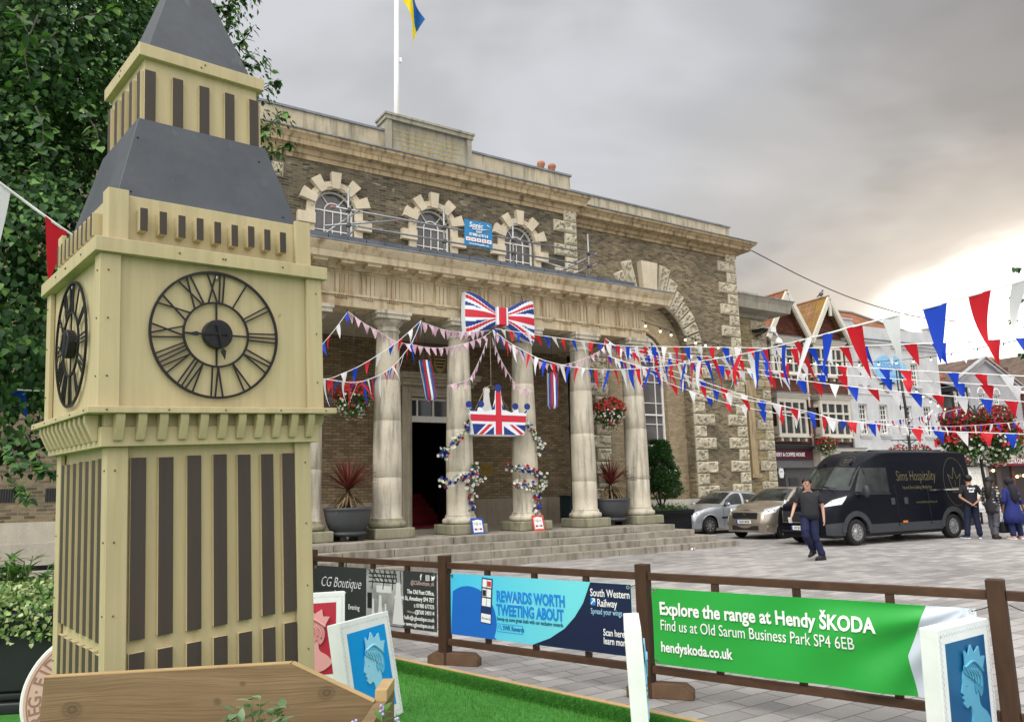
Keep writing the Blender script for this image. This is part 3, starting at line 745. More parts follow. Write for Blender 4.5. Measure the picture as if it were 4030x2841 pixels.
# clock stage
b = MB(); b.box((-.500, -.500, 2.066), (.500, .500, 2.74)); tp('clock_stage', b, [M_cream])
corners(.524, 2.066, 2.735)
b = MB(); b.box((-.548, -.548, 2.735), (.548, .548, 2.800)); tp('clock_stage_cap', b, [M_cream])
b = MB(); b.box((-.462, -.462, 2.80), (.462, .462, 3.03)); tp('parapet', b, [M_cream])
def pc(M, a):
    for sx in (-1, 1): c = MB(M); c.box((sx*.485, -.487, 2.80), (sx*.40, -.464, 3.045)); tp('corner_post', c, [M_cream])
faces(pc)
def dn(M, a):
    for k in range(9):
        x = -.345+.083*k; c = MB(M); d = random.uniform(-.004, .004)
        c.box((x-.017, -.515, 2.855+d), (x+.017, -.462, 2.962+d), 0, front=1); tp('dentil', c, [M_cream, M_brown], .002)
faces(dn)
def frust(h0, z0, h1, z1): 
    c = MB(); vs = [(-h0,-h0,z0),(h0,-h0,z0),(h0,h0,z0),(-h0,h0,z0),(-h1,-h1,z1),(h1,-h1,z1),(h1,h1,z1),(-h1,h1,z1)]
    c.add(vs, [(3,2,1,0),(4,5,6,7),(0,1,5,4),(1,2,6,5),(2,3,7,6),(3,0,4,7)]); return c
c = frust(.452, 2.99, .318, 3.475)
tp('lower_roof', c, [M_slateg], .004)
b = MB(); b.box((-.285, -.285, 3.45), (.285, .285, 3.82)); tp('belfry', b, [M_cream])
slats((-.262, -.131, 0, .131, .262), .052, 3.475, 3.735, -.285, .02)
b = MB(); b.box((-.317, -.317, 3.80), (.317, .317, 3.865)); tp('belfry_cap', b, [M_cream])
tp('spire', frust(.268, 3.866, .004, 4.66), [M_slateg], .004)
b = MB()
for (x, z) in ((-.38, 3.06), (.36, 3.07), (-.33, 3.36), (.27, 3.38)):
    yy = .452-(z-2.99)*(.452-.318)/.485; b.ball((x, -yy, z), .006, seg=6, rings=4)
tp('roof_screws', b, [M_black], 0)
b = MB()
for M in (RZ(0), RZ(-90)):
    q = MB(M)
    for x in (-.50, -.25, 0, .27, .51): q.ball((x, -.573, 2.052), .0045, seg=6, rings=4)
    for x in (-.2, .0, .012, .3): q.ball((x, -.549, 2.77), .005, seg=6, rings=4)
    for z in (2.2, 2.45, 2.66): q.ball((-.49, -.5255, z), .0045, seg=6, rings=4); q.ball((.49, -.5255, z), .0045, seg=6, rings=4)
    for z in (.9, 1.2, 1.5, 1.8): q.ball((-.44, -.4735, z), .0045, seg=6, rings=4); q.ball((.44, -.4735, z), .0045, seg=6, rings=4)
    for x in (-.02, 0.0): q.ball((x, -.3175, 3.845-.02*(x < 0)), .005, seg=6, rings=4)
    b.add(q.v, q.f, 0, True)
tp('board_screws', b, [mat('rusty_screw', (.16, .10, .05), .6, .4)], 0)
b = MB(); 
for M in (RZ(0), RZ(-90)): q = MB(M); q.ball((-.02, -.512, 2.685), .011, seg=10, rings=6, sq=(1, .5, 1)); b.add(q.v, q.f, 0, True)
tp('clock_hook', b, [mat('steel_eyelet', (.6, .6, .58), .3, 1.0)], 0)
# the two clocks
M_iron = mat('black_iron', (.014, .014, .016), .42, .3, var=.3, vs=40)
NUM = ('XII', 'I', 'II', 'III', 'IV', 'V', 'VI', 'VII', 'VIII', 'IX', 'X', 'XI')
def clock(M, cz, minute, hour):
    y0, y1 = -.517, -.511
    root = MB(M); root.ring2(0, cz, .291, .302, y0-.004, y1, seg=72); root.ring2(0, cz, .147, .156, y0-.003, y1, seg=48)
    for h in range(12):
        a = R(90-30*h); u = Vector((math.cos(a), math.sin(a))); n_ = Vector((u.y, -u.x)); c = Vector((0, cz))
        s = NUM[h]; ws = {'I': .022, 'V': .052, 'X': .058}; tot = sum(ws[q] for q in s); o = -tot/2
        for q in s:
            m_ = o+ws[q]/2; hw = ws[q]/2-.008
            def P(r, off): return tuple(c+u*r+n_*off)
            if q == 'I': root.bar2(P(.152, m_*.72), P(.292, m_), .0068, y0, y1)
            elif q == 'V': root.bar2(P(.152, m_*.72), P(.292, m_-hw), .0068, y0, y1); root.bar2(P(.152, m_*.72), P(.292, m_+hw), .0068, y0-.001, y1)
            else: root.bar2(P(.152, m_*.72+hw), P(.292, m_-hw), .0068, y0, y1); root.bar2(P(.152, m_*.72-hw), P(.292, m_+hw), .0068, y0-.001, y1)
            o += ws[q]
    for k in range(4):
        a = R(90*k); root.bar2((.06*math.cos(a), cz+.06*math.sin(a)), (.15*math.cos(a), cz+.15*math.sin(a)), .008, y0, y1)
    dial = root.build('clock', [M_iron], tower)
    hb = MB(M); hb.ring2(0, cz, .001, .068, -.542, -.505, seg=36); hb.build('hub', [M_iron], dial, .004)
    for nm, ang, L, w_, yy in (('minute_hand', minute, .155, .011, -.553), ('hour_hand', hour, .125, .013, -.557)):
        a = R(ang); u = Vector((math.cos(a), math.sin(a))); c = Vector((0, cz)); n_ = Vector((-u.y, u.x)); q = MB(M)
        q.bar2(tuple(c-u*.035), tuple(c+u*L*.62), w_*.6, yy, yy+.002)
        q.prism([tuple(c+u*L*.55), tuple(c+u*L*.68+n_*w_), tuple(c+u*L), tuple(c+u*L*.68-n_*w_)], yy-.0015, yy+.002)
        q.ring2(c.x-u.x*.04, c.y-u.y*.04, .001, .009, yy-.001, yy+.002, seg=10)
        q.build(nm, [M_iron], dial)
clock(T(-.02, 0, 0), 2.41, 184, 281); clock(RZ(-90) @ T(-.02, 0, 0), 2.41, 250, 230)

# ================================================================ timber planter in front of the tower
def plank(name, c, c2, knots):
    m, nt, p = mk(name); n = N(nt); co = n.coord()
    warp = n.node('ShaderNodeVectorMath', {0: n.node('ShaderNodeTexNoise', {'Vector': n.coord((1.2, 3, 3)), 'Scale': 1.0}).outputs['Color'], 'Scale': .10}, operation='SCALE').outputs[0]
    w_ = n.node('ShaderNodeVectorMath', {0: co, 1: warp}, operation='ADD').outputs[0]
    mp = n.node('ShaderNodeMapping', {'Vector': w_, 'Scale': (1.1, 8, 26)}).outputs[0]
    g1 = n.node('ShaderNodeTexNoise', {'Vector': mp, 'Scale': 1.0, 'Detail': 6.0, 'Roughness': .65}).outputs['Fac']
    g2 = n.node('ShaderNodeTexNoise', {'Vector': n.node('ShaderNodeMapping', {'Vector': w_, 'Scale': (4, 8, 150)}).outputs[0], 'Scale': 1.0, 'Detail': 3.0}).outputs['Fac']
    cc = n.mix(n.ramp(g1, [(.32, 0.0), (.68, 1.0)]), c, c2)
    cc = n.mix(.5, cc, n.ramp(g2, [(.3, .72), (.7, 1.2)]), 'MULTIPLY')
    cc = n.mix(.45, cc, n.ramp(n.noise(2.2, 4), [(.3, .72), (.7, 1.2)]), 'MULTIPLY')
    for x, z, r in knots:
        d = n.node('ShaderNodeVectorMath', {0: n.node('ShaderNodeMapping', {'Vector': w_, 'Location': (-(x+.05)/r, 0, -(z+.05)/r*1.25), 'Scale': (1/r, 0.0, 1.25/r)}).outputs[0]}, operation='LENGTH').outputs['Value']
        rings = n.math('SINE', n.math('MULTIPLY', d, 16.0)); k = n.ramp(d, [(.12, 1.0), (.5, .75), (1.0, 0.0)])
        cc = n.mix(n.math('MULTIPLY', k, .75), cc, n.mix(n.ramp(rings, [(.2, 0.0), (.8, 1.0)]), tuple(q*.30 for q in c), tuple(q*.55 for q in c)))
    nt.links.new(cc, p.inputs['Base Color']); p.inputs['Roughness'].default_value = .8; p.inputs['Specular IOR Level'].default_value = .2
    nt.links.new(n.bump(n.math('ADD', g1, g2), .3, .006), p.inputs['Normal']); return m
M_plank = plank('raw_timber', (.225, .158, .084), (.155, .104, .054), ((-.47, .955, .045), (.03, .975, .018), (.115, 1.03, .014), (.40, .99, .036), (-.12, .90, .02)))
M_cut = wood('sawn_end', (.42, .30, .15), (.34, .23, .11), (8, 8, 8), .8)
pl = thing('wooden_planter', 'rough sawn timber planter with a sloping corner standing in front of the clock tower', 'planter', (-1.05, 2.74, 0))
b = MB(); b.prism([(-.60, .0), (-.56, 1.062), (.275, 1.088), (.555, .958), (.555, .0)], -.0, .035); o = b.build('back_board', [M_plank], pl)
b = MB(); b.prism([(-.565, 1.0625), (-.565, 1.066), (.272, 1.092), (.272, 1.0885)], .0, .035); b.prism([(.277, 1.0885), (.277, 1.092), (.557, .962), (.557, .9585)], .0, .035); b.build('cut_edge', [M_cut], pl)
b = MB(); b.box((.557, -.62, 0), (.595, .20, .955)); b.build('side_board', [M_plank], pl); b = MB(); b.box((.556, .03, .955), (.596, .2, .99)); b.build('corner_block', [M_cut], pl)
b = MB(); b.box((-.64, -.62, 0), (-.605, .02, .84)); b.build('side_board', [M_plank], pl)
b = MB(); b.box((-.64, -.655, 0), (.595, -.62, .84)); b.build('front_board', [M_plank], pl)
b = MB(); b.box((-.604, -.62, .70), (.556, -.001, .80)); b.build('soil', [mat('soil', (.035, .024, .016), .95, bump=.6, bs=40)], pl)

# leaf-making helpers -------------------------------------------------
def leaf_mesh(name, leaves, mats, parent=None, shape='heart'):
    """leaves: (pos, direction, normal, length, width, mat) -> ONE mesh of small folded leaves"""
    vs = []; fs = []; mi = []
    if shape == 'heart': prof = ((0, 0), (.08, .38), (.30, .50), (.62, .36), (1, 0))
    elif shape == 'lance': prof = ((0, .02), (.25, .42), (.55, .45), (.8, .25), (1, 0))
    elif shape == 'strap': prof = ((0, .5), (.4, .5), (.75, .35), (1, .02))
    else: prof = ((0, .1), (.5, .5), (1, .1))
    for p, d, n_, L, w_, m_ in leaves:
        p = Vector(p); d = Vector(d).normalized(); s = d.cross(Vector(n_))
        if s.length < 1e-4: s = d.orthogonal()
        s.normalize(); n2 = s.cross(d).normalized(); b0 = len(vs)
        k = len(prof)
        droop = .18*L
        for t, q in prof: vs.append(p+d*(t*L)-n2*(droop*t*t))
        for t, q in prof[1:-1]: vs.append(p+d*(t*L)-n2*(droop*t*t)+s*(q*w_)+n2*(.22*q*w_))
        for t, q in prof[1:-1]: vs.append(p+d*(t*L)-n2*(droop*t*t)-s*(q*w_)+n2*(.22*q*w_))
        r = k-2
        Lf = [b0+k+i for i in range(r)]; Rf = [b0+k+r+i for i in range(r)]; c = [b0+i for i in range(k)]
        fs.append((c[0], c[1], Lf[0])); fs.append((c[0], Rf[0], c[1]))
        for i in range(r-1): fs.append((c[i+1], c[i+2], Lf[i+1], Lf[i])); fs.append((c[i+1], Rf[i], Rf[i+1], c[i+2]))
        fs.append((c[k-2], c[k-1], Lf[-1])); fs.append((c[k-2], Rf[-1], c[k-1]))
        mi += [m_]*(4+2*(r-1))
    me = bpy.data.meshes.new(name); me.from_pydata([tuple(v) for v in vs], [], fs)
    for m in (mats if isinstance(mats, (list, tuple)) else [mats]): me.materials.append(m)
    me.polygons.foreach_set('material_index', mi); me.polygons.foreach_set('use_smooth', [True]*len(fs))
    return link(name, me, parent)
def rdir(): 
    z = random.uniform(-1, 1); a = random.uniform(0, 2*math.pi); r = math.sqrt(1-z*z); return Vector((r*math.cos(a), r*math.sin(a), z))
L_fresh = leafmat('fresh_leaves', [(0, (.045, .13, .025)), (.5, (.08, .20, .04)), (1, (.15, .27, .07))])
L_grey = leafmat('grey_green_leaves', [(0, (.07, .13, .06)), (.5, (.13, .21, .10)), (1, (.22, .30, .17))])
def little_plant(name, label, x, y, z, h, n, mats, shape, L, spread, flowers=None):
    t = thing(name, label, 'plant', (x, y, z)); st = MB(); lv = []; fl = MB()
    for k in range(n):
        a = 2*math.pi*k/n+random.uniform(-.4, .4); r = random.uniform(.2, 1)*spread
        tip = Vector((math.cos(a)*r, math.sin(a)*r, h*random.uniform(.7, 1.05)*(1-.25*r/spread)))
        pts = smooth_path([(0, 0, 0), (tip.x*.35, tip.y*.35, tip.z*.6), tip], 4); st.tube(pts, .0022, 5)
        for q in range(3, len(pts)):
            for s in range(2):
                d = Vector((math.cos(a+random.uniform(-1.6, 1.6)), math.sin(a+random.uniform(-1.6, 1.6)), random.uniform(-.25, .6)))
                lv.append((pts[q], d, (0, 0, 1), L*random.uniform(.6, 1.15), L*random.uniform(.35, .5), 0))
        if flowers:
            for s in range(7): fl.ball(tip+Vector((random.uniform(-.006, .006), random.uniform(-.006, .006), .004*s)), .005, seg=6, rings=4)
    st.build('stem', [mat('green_stem', (.10, .16, .05), .7)], t); leaf_mesh('foliage', lv, mats, t, shape)
    if flowers: fl.build('flower', [flowers], t)
    return t
little_plant('bedding_plant', 'small bushy green bedding plant in front of the timber planter board', -.79, 2.45, .80, .265, 11, [L_grey], 'lance', .062, .095)
little_plant('bedding_plant', 'sage green plant with pale lilac flower spikes by the planter corner', -.42, 2.42, .80, .21, 5, [L_fresh], 'lance', .06, .10, mat('lilac_petals', (.36, .34, .50), .7))

# ================================================================ lawn of artificial turf, edging board
FU = Vector((.7896, -.6137, 0)); FN = Vector((-.6137, -.7896, 0)); FB = Vector((-.72, 7.88, 0))
def fpt(s, off=0.0, z=0.0): return FB+FU*s+FN*off+Vector((0, 0, z))
E0 = Vector((-1.13, 7.57, 0)); EU = (Vector((.75, 5.79, 0))-E0).normalized(); EN = Vector((EU.y, -EU.x, 0))
def ept(s, off=0.0, z=0.0): return E0+EU*s+EN*off+Vector((0, 0, z))
M_turf = mat('turf_backing', (.045, .19, .025), .9, var=.25, vs=30)
l = MB(); l.add([tuple(ept(s, o, .012)) for s, o in ((-9, .03), (9, .03), (9, 14), (-9, 14))], [(0, 1, 2, 3)])
tag(l.build('lawn', [M_turf]), kind='structure')
e = MB(); 
P = [ept(-9, -.05), ept(9, -.05), ept(9, .0), ept(-9, .0)]
e.add([tuple(p) for p in P]+[tuple(p+Vector((0, 0, .12))) for p in P], [(3,2,1,0),(4,5,6,7),(0,1,5,4),(1,2,6,5),(2,3,7,6),(3,0,4,7)])
tag(e.build('lawn_edging', [wood('edging_timber', (.50, .34, .16), (.40, .26, .12), (20, 20, 20), .7)]), 'long pale timber edging board along the artificial lawn', 'edging board')
def blades():
    vs = []; fs = []
    rnd = random.random
    def blade(p, n_, h):
        a = rnd()*6.283; d = Vector((math.cos(a), math.sin(a), 0))*.0021
        lean = Vector((rnd()-.5, rnd()-.5, rnd()-.5))*h*.9
        b = len(vs); vs.extend((p-d, p+d, p+n_*h+lean)); fs.append((b, b+1, b+2))
    k = 0
    while k < 62000:
        s = -1.2+rnd()*5.4; o = .03+rnd()**1.3*3.6; p = ept(s, o, .012)
        v = p-CP; dep = v.dot(_f)
        if dep < .5: continue
        px = PW/2+FPX*v.dot(CX)/dep; py = PH/2-FPX*v.dot(CU)/dep
        if not (1150 < px < 4100 and 2480 < py < 2900): k += 1; continue
        blade(p, Vector((0, 0, 1)), .028*(.6+.6*rnd())); k += 1
    for i in range(15000):
        p = ept(-1+rnd()*5.2, .004, .012+rnd()*.10); blade(p, EN, .022*(.5+rnd()))
    return vs, fs
vs, fs = blades()
tag(raw('grass', vs, fs, [leafmat('turf_blades', [(0, (.045, .185, .024)), (.5, (.085, .29, .042)), (1, (.16, .39, .08))], .3)]), kind='stuff')
e = MB(); e.add([tuple(ept(s, .003, z)) for s, z in ((-9, .0), (9, .0), (9, .115), (-9, .115))], [(0, 1, 2, 3)])
tag(e.build('lawn_lip', [M_turf]), kind='structure')

# ================================================================ fence and banners
M_fence = wood('stained_fence_wood', (.040, .021, .012), (.075, .038, .021), (14, 14, 2.5), .6, knots=.4)
M_rail = wood('stained_rail_wood', (.050, .026, .015), (.090, .046, .026), (5, 5, 16), .6)
M_knotwood = wood('fence_foot_wood', (.10, .058, .033), (.16, .098, .058), (6, 6, 6), .7)
FROT = math.degrees(math.atan2(FU.y, FU.x))
def fence_panel(s0, s1, label, end=False):
    L = s1-s0; t = thing('fence_panel', label, 'fence', fpt(s0), R(FROT), 'fence panels around the lawn')
    b = MB(); b.box((-.05, -.05, 0), (.05, .05, 1.03)); b.build('post', [M_fence], t, .006)
    f = MB(RZ(19)); f.prism([(-.17, 0), (-.17, .08), (-.11, .115), (.30, .115), (.36, .07), (.36, 0)], -.055, .055); f.build('foot', [M_knotwood], t, .006)
    for z in (.905, .185): b = MB(); b.box((.052, -.024, z), (L-.052, .024, z+.058)); b.build('rail', [M_rail], t, .004)
    for k in range(3): x = L*(k+1)/4; b = MB(); b.box((x-.026, -.02, .245), (x+.026, .02, .904)); b.build('baluster', [M_fence], t, .003)
    if end: b = MB(); b.box((L-.05, -.05, 0), (L+.05, .05, 1.03)); b.build('post', [M_fence], t, .006)
    return t
SA, SB, SC, SD, SE = -2.1, 0.0, 2.2163, 4.70, 6.95
fence_panel(SA, SB, 'brown timber fence panel carrying the dark grey boutique banner')
fence_panel(SB, SC, 'brown timber fence panel carrying the light blue railway banner')
fence_panel(SC, SD, 'brown timber fence panel carrying the bright green banner')
fence_panel(SD, SE, 'brown timber fence panel cut off by the right edge of the photo', True)
def bm_frame(s, z): return Matrix.Translation(fpt(s, .055, z)) @ RZ(FROT)
def pmat(name, c, rough=.45): return mat(name, c, rough, var=.03, vs=3)
def grommets(parent, pts):
    g = MB()
    for x, z in pts: g.ring2(x, z, .008, .016, -.006, .004, seg=14)
    g.build('eyelet', [mat('steel_eyelet', (.6, .6, .58), .3, 1.0)], parent)
    c = MB()
    for x, z in pts:
        sg = -1 if x < .5 else 1
        c.tube([(x, -.004, z), (x+sg*.05, .0, z+.015), (x+sg*.10, .05, z+.03)], .003, 5)
    c.build('tie', [M_black], parent)
def sheet(name, mb_poly, m, parent, y0, fn=None, n=1): pass
I4 = Matrix.Identity(4)
M_pw = pmat('print_white', (.80, .80, .80)); 
# --- boutique banner (dark grey)
bn = thing('banner', 'dark grey boutique banner with white script lettering and a greyscale interior photo', 'banner', M=bm_frame(-2.0, 0), group='banners on the fence')
def BX(s): return s+2.0
b = MB(); b.box((BX(-1.98), 0, .30), (BX(-.06), .004, .865)); b.build('sheet', [pmat('charcoal_print', (.030, .033, .035))], bn)
g = MB(); g.box((BX(-1.09), -.002, .31), (BX(-.53), -.0003, .86)); ph = g.build('photo_print', [mat('grey_photo', (.30, .30, .30), .5, var=.5, vs=5)], bn)
g = MB()
for i in range(7): g.bar2((BX(-1.05+.08*i), .858), (BX(-.92+.06*i), .73), .012, -.0035, -.002)
for z in (.82, .78, .735): g.box((BX(-1.05), -.0038, z-.006), (BX(-.62), -.0022, z+.006))
for x in (-.97, -.80, -.66): g.bar2((BX(x), .86), (BX(x-.03), .66), .012, -.0036, -.002)
g.box((BX(-1.07), -.003, .46), (BX(-1.0), -.0015, .62)); g.build('roof_beams', [pmat('photo_black', (.012, .012, .012))], ph)
g = MB()
for x, w_, z1 in ((-.98, .05, .56), (-.87, .07, .60), (-.79, .04, .52), (-.60, .12, .74)): g.prism([(BX(x-w_*.7), .33), (BX(x+w_*.7), .33), (BX(x+w_*.3), z1-.1), (BX(x+w_*.25), z1), (BX(x-w_*.25), z1), (BX(x-w_*.3), z1-.1)], -.0042, -.002)
g.box((BX(-.93), -.0034, .63), (BX(-.70), -.002, .70)); g.build('dresses', [pmat('photo_white', (.62, .62, .62))], ph)
def bt(s_, size, x, z, m=M_pw, al='LEFT', bold=.0, shear=0, sx=1, par=None): return text(s_, size, m, par or bn, T(x, -.002, z), al, bold, shear, .0012, sx)
bt('CG Boutique', .155, BX(-1.86), .645, shear=.35, sx=.82, bold=-.002)
bt('Daytime Chat', .035, BX(-1.62), .585, shear=.2); bt('Evening', .075, BX(-1.38), .425, sx=.8)
M_pinkp = pmat('print_pink', (.52, .36, .34))
bt('@CGBoutique_uk', .058, BX(-.09), .735, M_pinkp, 'RIGHT', sx=.75)
for i, s_ in enumerate(('The Old Post Office,', '63 High St, Amesbury SP4 7ET')): bt(s_, .058, BX(-.09), .645-.066*i, al='RIGHT', sx=.78, bold=.001)
for i, s_ in enumerate(('t: 01980 677325', '07500 340114', 'e: hello@cgboutique.co.uk', 'w: www.cgboutique.co.uk')): bt(s_, .055, BX(-.09), .515-.062*i, al='RIGHT', sx=.78, bold=.0005)
bt('Whatsapp', .03, BX(-.47), .456, M_pinkp)
bt('f', .08, BX(-.285), .785, bold=.002); g = MB(); 
g.plate([(BX(-.205), .782), (BX(-.155), .782), (BX(-.155), .835), (BX(-.205), .835)], [[(BX(-.198), .789), (BX(-.162), .789), (BX(-.162), .828), (BX(-.198), .828)]], -.0035, -.001); g.ring2(BX(-.18), .808, .007, .013, -.0035, -.001, seg=14)
g.plate([(BX(-.13), .785), (BX(-.095), .79), (BX(-.078), .82), (BX(-.07), .833), (BX(-.09), .838), (BX(-.105), .822), (BX(-.128), .832), (BX(-.122), .80)], (), -.0035, -.001)
g.ring2(BX(-.335), .466, .018, .024, -.0035, -.001, seg=16); g.build('icons', [M_pw], bn)
grommets(bn, ((BX(-1.95), .845), (BX(-.085), .845), (BX(-.085), .32)))
# --- railway banner (light blue)
rb = thing('banner', 'light blue railway rewards banner with a navy corner and a smartphone picture', 'banner', M=bm_frame(0, 0), group='banners on the fence')
def cyan():
    m, nt, p = mk('cyan_bokeh_print'); n = N(nt)
    vo = n.node('ShaderNodeTexVoronoi', {'Vector': n.coord((3.6, 1, 3.6)), 'Scale': 1.0, 'Randomness': .7}).outputs['Distance']
    sp = n.node('ShaderNodeSeparateXYZ', {0: n.coord()})
    up = n.node('ShaderNodeMapRange', {0: sp.outputs[2], 1: .55, 2: .88, 3: 0.0, 4: 1.0}).outputs[0]
    c = n.mix(n.node('ShaderNodeMapRange', {0: sp.outputs[0], 1: .2, 2: 1.5, 3: 0.0, 4: 1.0}).outputs[0], (.06, .52, .78), (.16, .66, .74))
    c = n.mix(n.math('MULTIPLY', n.ramp(vo, [(.20, .85), (.30, .0)]), up), c, (.62, .85, .95))
    nt.links.new(c, p.inputs['Base Color']); p.inputs['Roughness'].default_value = .45; return m
b = MB(); b.box((.13, 0, .30), (2.13, .004, .868)); b.build('sheet', [cyan()], rb)
nav = [(1.12, .302), (1.30, .37), (1.46, .465), (1.57, .57), (1.66, .69), (1.74, .866), (2.128, .866), (2.128, .302)]
g = MB(); g.plate(nav, (), -.0025, -.0003); g.build('navy_field', [pmat('navy_print', (.006, .012, .050))], rb)
g = MB(); g.plate([(.132, .302), (.70, .302)]+[(.36+.34*math.cos(a), .45+.31*math.sin(a)) for a in [R(-24+5*i) for i in range(32)] if .36+.34*math.cos(a) > .14], (), -.0025, -.0003); g.build('blue_field', [pmat('royal_print', (.010, .13, .52))], rb)
ph = MB(RY(4)); ph.box((.475, -.005, .475), (.605, -.0027, .885)); pho = ph.build('phone', [pmat('phone_navy', (.01, .03, .12))], rb)
for i in range(3):
    for j in range(2): g = MB(RY(4)); g.box((.487+.056*j, -.0065, .80-.085*i), (.537+.056*j, -.0052, .872-.085*i-.0)); g.build('screen_tile', [M_pw], pho)
g = MB(RY(4)); g.box((.483, -.0064, .482), (.598, -.0052, .56)); g.build('screen_panel', [M_pw], pho)
g = MB(RY(4)); g.box((.545, -.0072, .81), (.59, -.0066, .86)); g.build('screen_tile', [pmat('tile_red', (.6, .03, .05))], pho); g = MB(RY(4)); g.box((.490, -.0072, .72), (.534, -.0066, .775)); g.build('screen_tile', [pmat('tile_black', (.02, .02, .02))], pho)
M_rb = pmat('royal_text', (.010, .22, .66))
text('Rewards', .03, pmat('slate_text', (.05, .08, .15)), pho, RY(4) @ T(.545, -.0068, .51), 'CENTER', 0, 0, .0006)
def rt(s_, size, x, z, m, al='LEFT', bold=0, sx=1): return text(s_, size, m, rb, T(x, -.0028, z), al, bold, 0, .0012, sx)
rt('REWARDS WORTH', .135, .705, .645, M_rb, bold=.005, sx=.655); rt('TWEETING ABOUT', .135, .705, .525, M_rb, bold=.005, sx=.64)
rt('Swoop up some great deals with our exclusive rewards', .050, .705, .475, pmat('deep_text', (.01, .06, .18)), sx=.66)
rt('SWR Rewards', .058, .775, .395, pmat('mid_text', (.01, .16, .40)), sx=.72, bold=.001)
g = MB(); g.plate([(.705, .375), (1.005, .375), (1.005, .448), (.705, .448)], [[(.709, .379), (1.001, .379), (1.001, .444), (.709, .444)]], -.0025, -.0003); g.ring2(.738, .415, .012, .017, -.0028, -.0003, seg=14); g.bar2((.75, .403), (.762, .39), .006, -.0028, -.0003); g.build('search_box', [M_rb], rb)
rt('South Western', .088, 1.735, .755, M_pw, sx=.70, bold=.001); rt('Railway', .088, 1.80, .675, M_pw, sx=.72, bold=.001); rt('Spread your wings', .066, 1.735, .612, pmat('pale_blue_text', (.35, .62, .80)), sx=.62)
g = MB(); g.box((1.737, -.0035, .68), (1.785, -.0005, .74)); lg = g.build('logo', [M_rb], rb); g = MB(); g.bar2((1.742, .690), (1.778, .732), .009, -.0048, -.0035); g.bar2((1.752, .733), (1.78, .733), .008, -.0047, -.0035); g.bar2((1.779, .706), (1.779, .733), .008, -.0046, -.0035); g.build('arrow', [M_pw], lg)
rt('Scan here to', .078, 1.85, .445, M_pw, sx=.66, bold=.001); rt('learn more', .078, 1.85, .378, M_pw, sx=.66, bold=.001)
grommets(rb, ((.155, .845), (2.105, .845)))
# --- green banner, slack on the right
gb = thing('banner', 'bright green car dealer banner sagging in folds on its right side', 'banner', M=bm_frame(SC, 0), group='banners on the fence')
def sag(x, z):
    k = max(0, min(1, (x-.75)/1.5)); d = Vector((x-2.33, z-.86)); a = math.atan2(-d.y, -d.x); r = d.length
    w_ = math.sin(a*13+.9*math.sin(r*2.2))*.026*min(1, r/.5)*k + .011*math.sin(9*x+7*z)*k + .004*math.sin(6*x-9*z)
    return w_-.014*k
def sag_mesh(o):
    me = o.data
    for v in me.vertices:
        v.co.y += sag(v.co.x, v.co.z); v.co.z -= .03*max(0, (v.co.x-1.2)/1.1)*0
    me.update()
def grid_sheet(name, x0, x1, edge, m, y, parent):
    nx, nz = 130, 36; vs = []; fs = []
    for j in range(nz+1):
        z = .275+(.852-.275)*j/nz; a, b_ = edge(z)
        for i in range(nx+1): vs.append((a+(b_-a)*i/nx, y, z))
    for j in range(nz):
        for i in range(nx): k = j*(nx+1)+i; fs.append((k, k+1, k+nx+2, k+nx+1))
    o = raw(name, vs, fs, [m], parent, True); sag_mesh(o); return o
notch = lambda z: 1.955+abs(z-.53)*.42*(1 if z > .53 else .28)
grid_sheet('green_field', 0, 0, lambda z: (.10, notch(z)), pmat('green_print', (.022, .33, .045)), 0, gb)
grid_sheet('white_field', 0, 0, lambda z: (notch(z), 2.37), pmat('silver_print', (.56, .61, .70)), 0, gb)
def gt(s_, size, x, z, bold, sx):
    o = text(s_, size, M_pw, gb, I4, 'LEFT', bold, 0, .0012, sx); o.data.transform(T(x, -.009, z)); sag_mesh(o)
gt('Explore the range at Hendy ŠKODA', .135, .165, .655, .0035, .80); gt('Find us at Old Sarum Business Park SP4 6EB', .115, .165, .535, .0, .71); gt('hendyskoda.co.uk', .105, .165, .375, .0025, .77)
grommets(gb, ((.125, .835), (.125, .295), (2.345, .835)))
eb = thing('banner', 'pale blue banner just entering at the right edge of the photo', 'banner', M=bm_frame(SD, 0), group='banners on the fence')
b = MB(); b.box((.14, 0, .30), (2.1, .004, .865)); b.build('sheet', [pmat('pale_print', (.22, .50, .66))], eb); grommets(eb, ((.16, .85),))
# fence and purple banner beyond the left-hand planter
pf = thing('fence_panel', 'black rail fence with a purple banner behind the planter at left', 'fence', (-4.9, 9.55, 0), R(24))
for z in (.865, .10): b = MB(); b.box((-1.3, -.02, z), (2.4, .02, z+.055)); b.build('rail', [M_black], pf)
for x in (-1.3, .62, 2.35): b = MB(); b.box((x, -.035, 0), (x+.075, .035, .93)); b.build('post', [M_black], pf)
pb = thing('banner', 'purple banner with pale script hung on the black rail fence', 'banner', (-4.9, 9.50, 0), R(24))
for x0, x1 in ((-1.2, .60), (.78, 2.3)): b = MB(); b.box((x0, -.022, .30), (x1, -.016, .80)); b.build('sheet', [pmat('purple_print', (.055, .006, .075))], pb)
text('Honour', .20, pmat('lilac_text', (.40, .28, .45)), pb, T(.92, -.024, .56), 'LEFT', -.002, .3, .001)

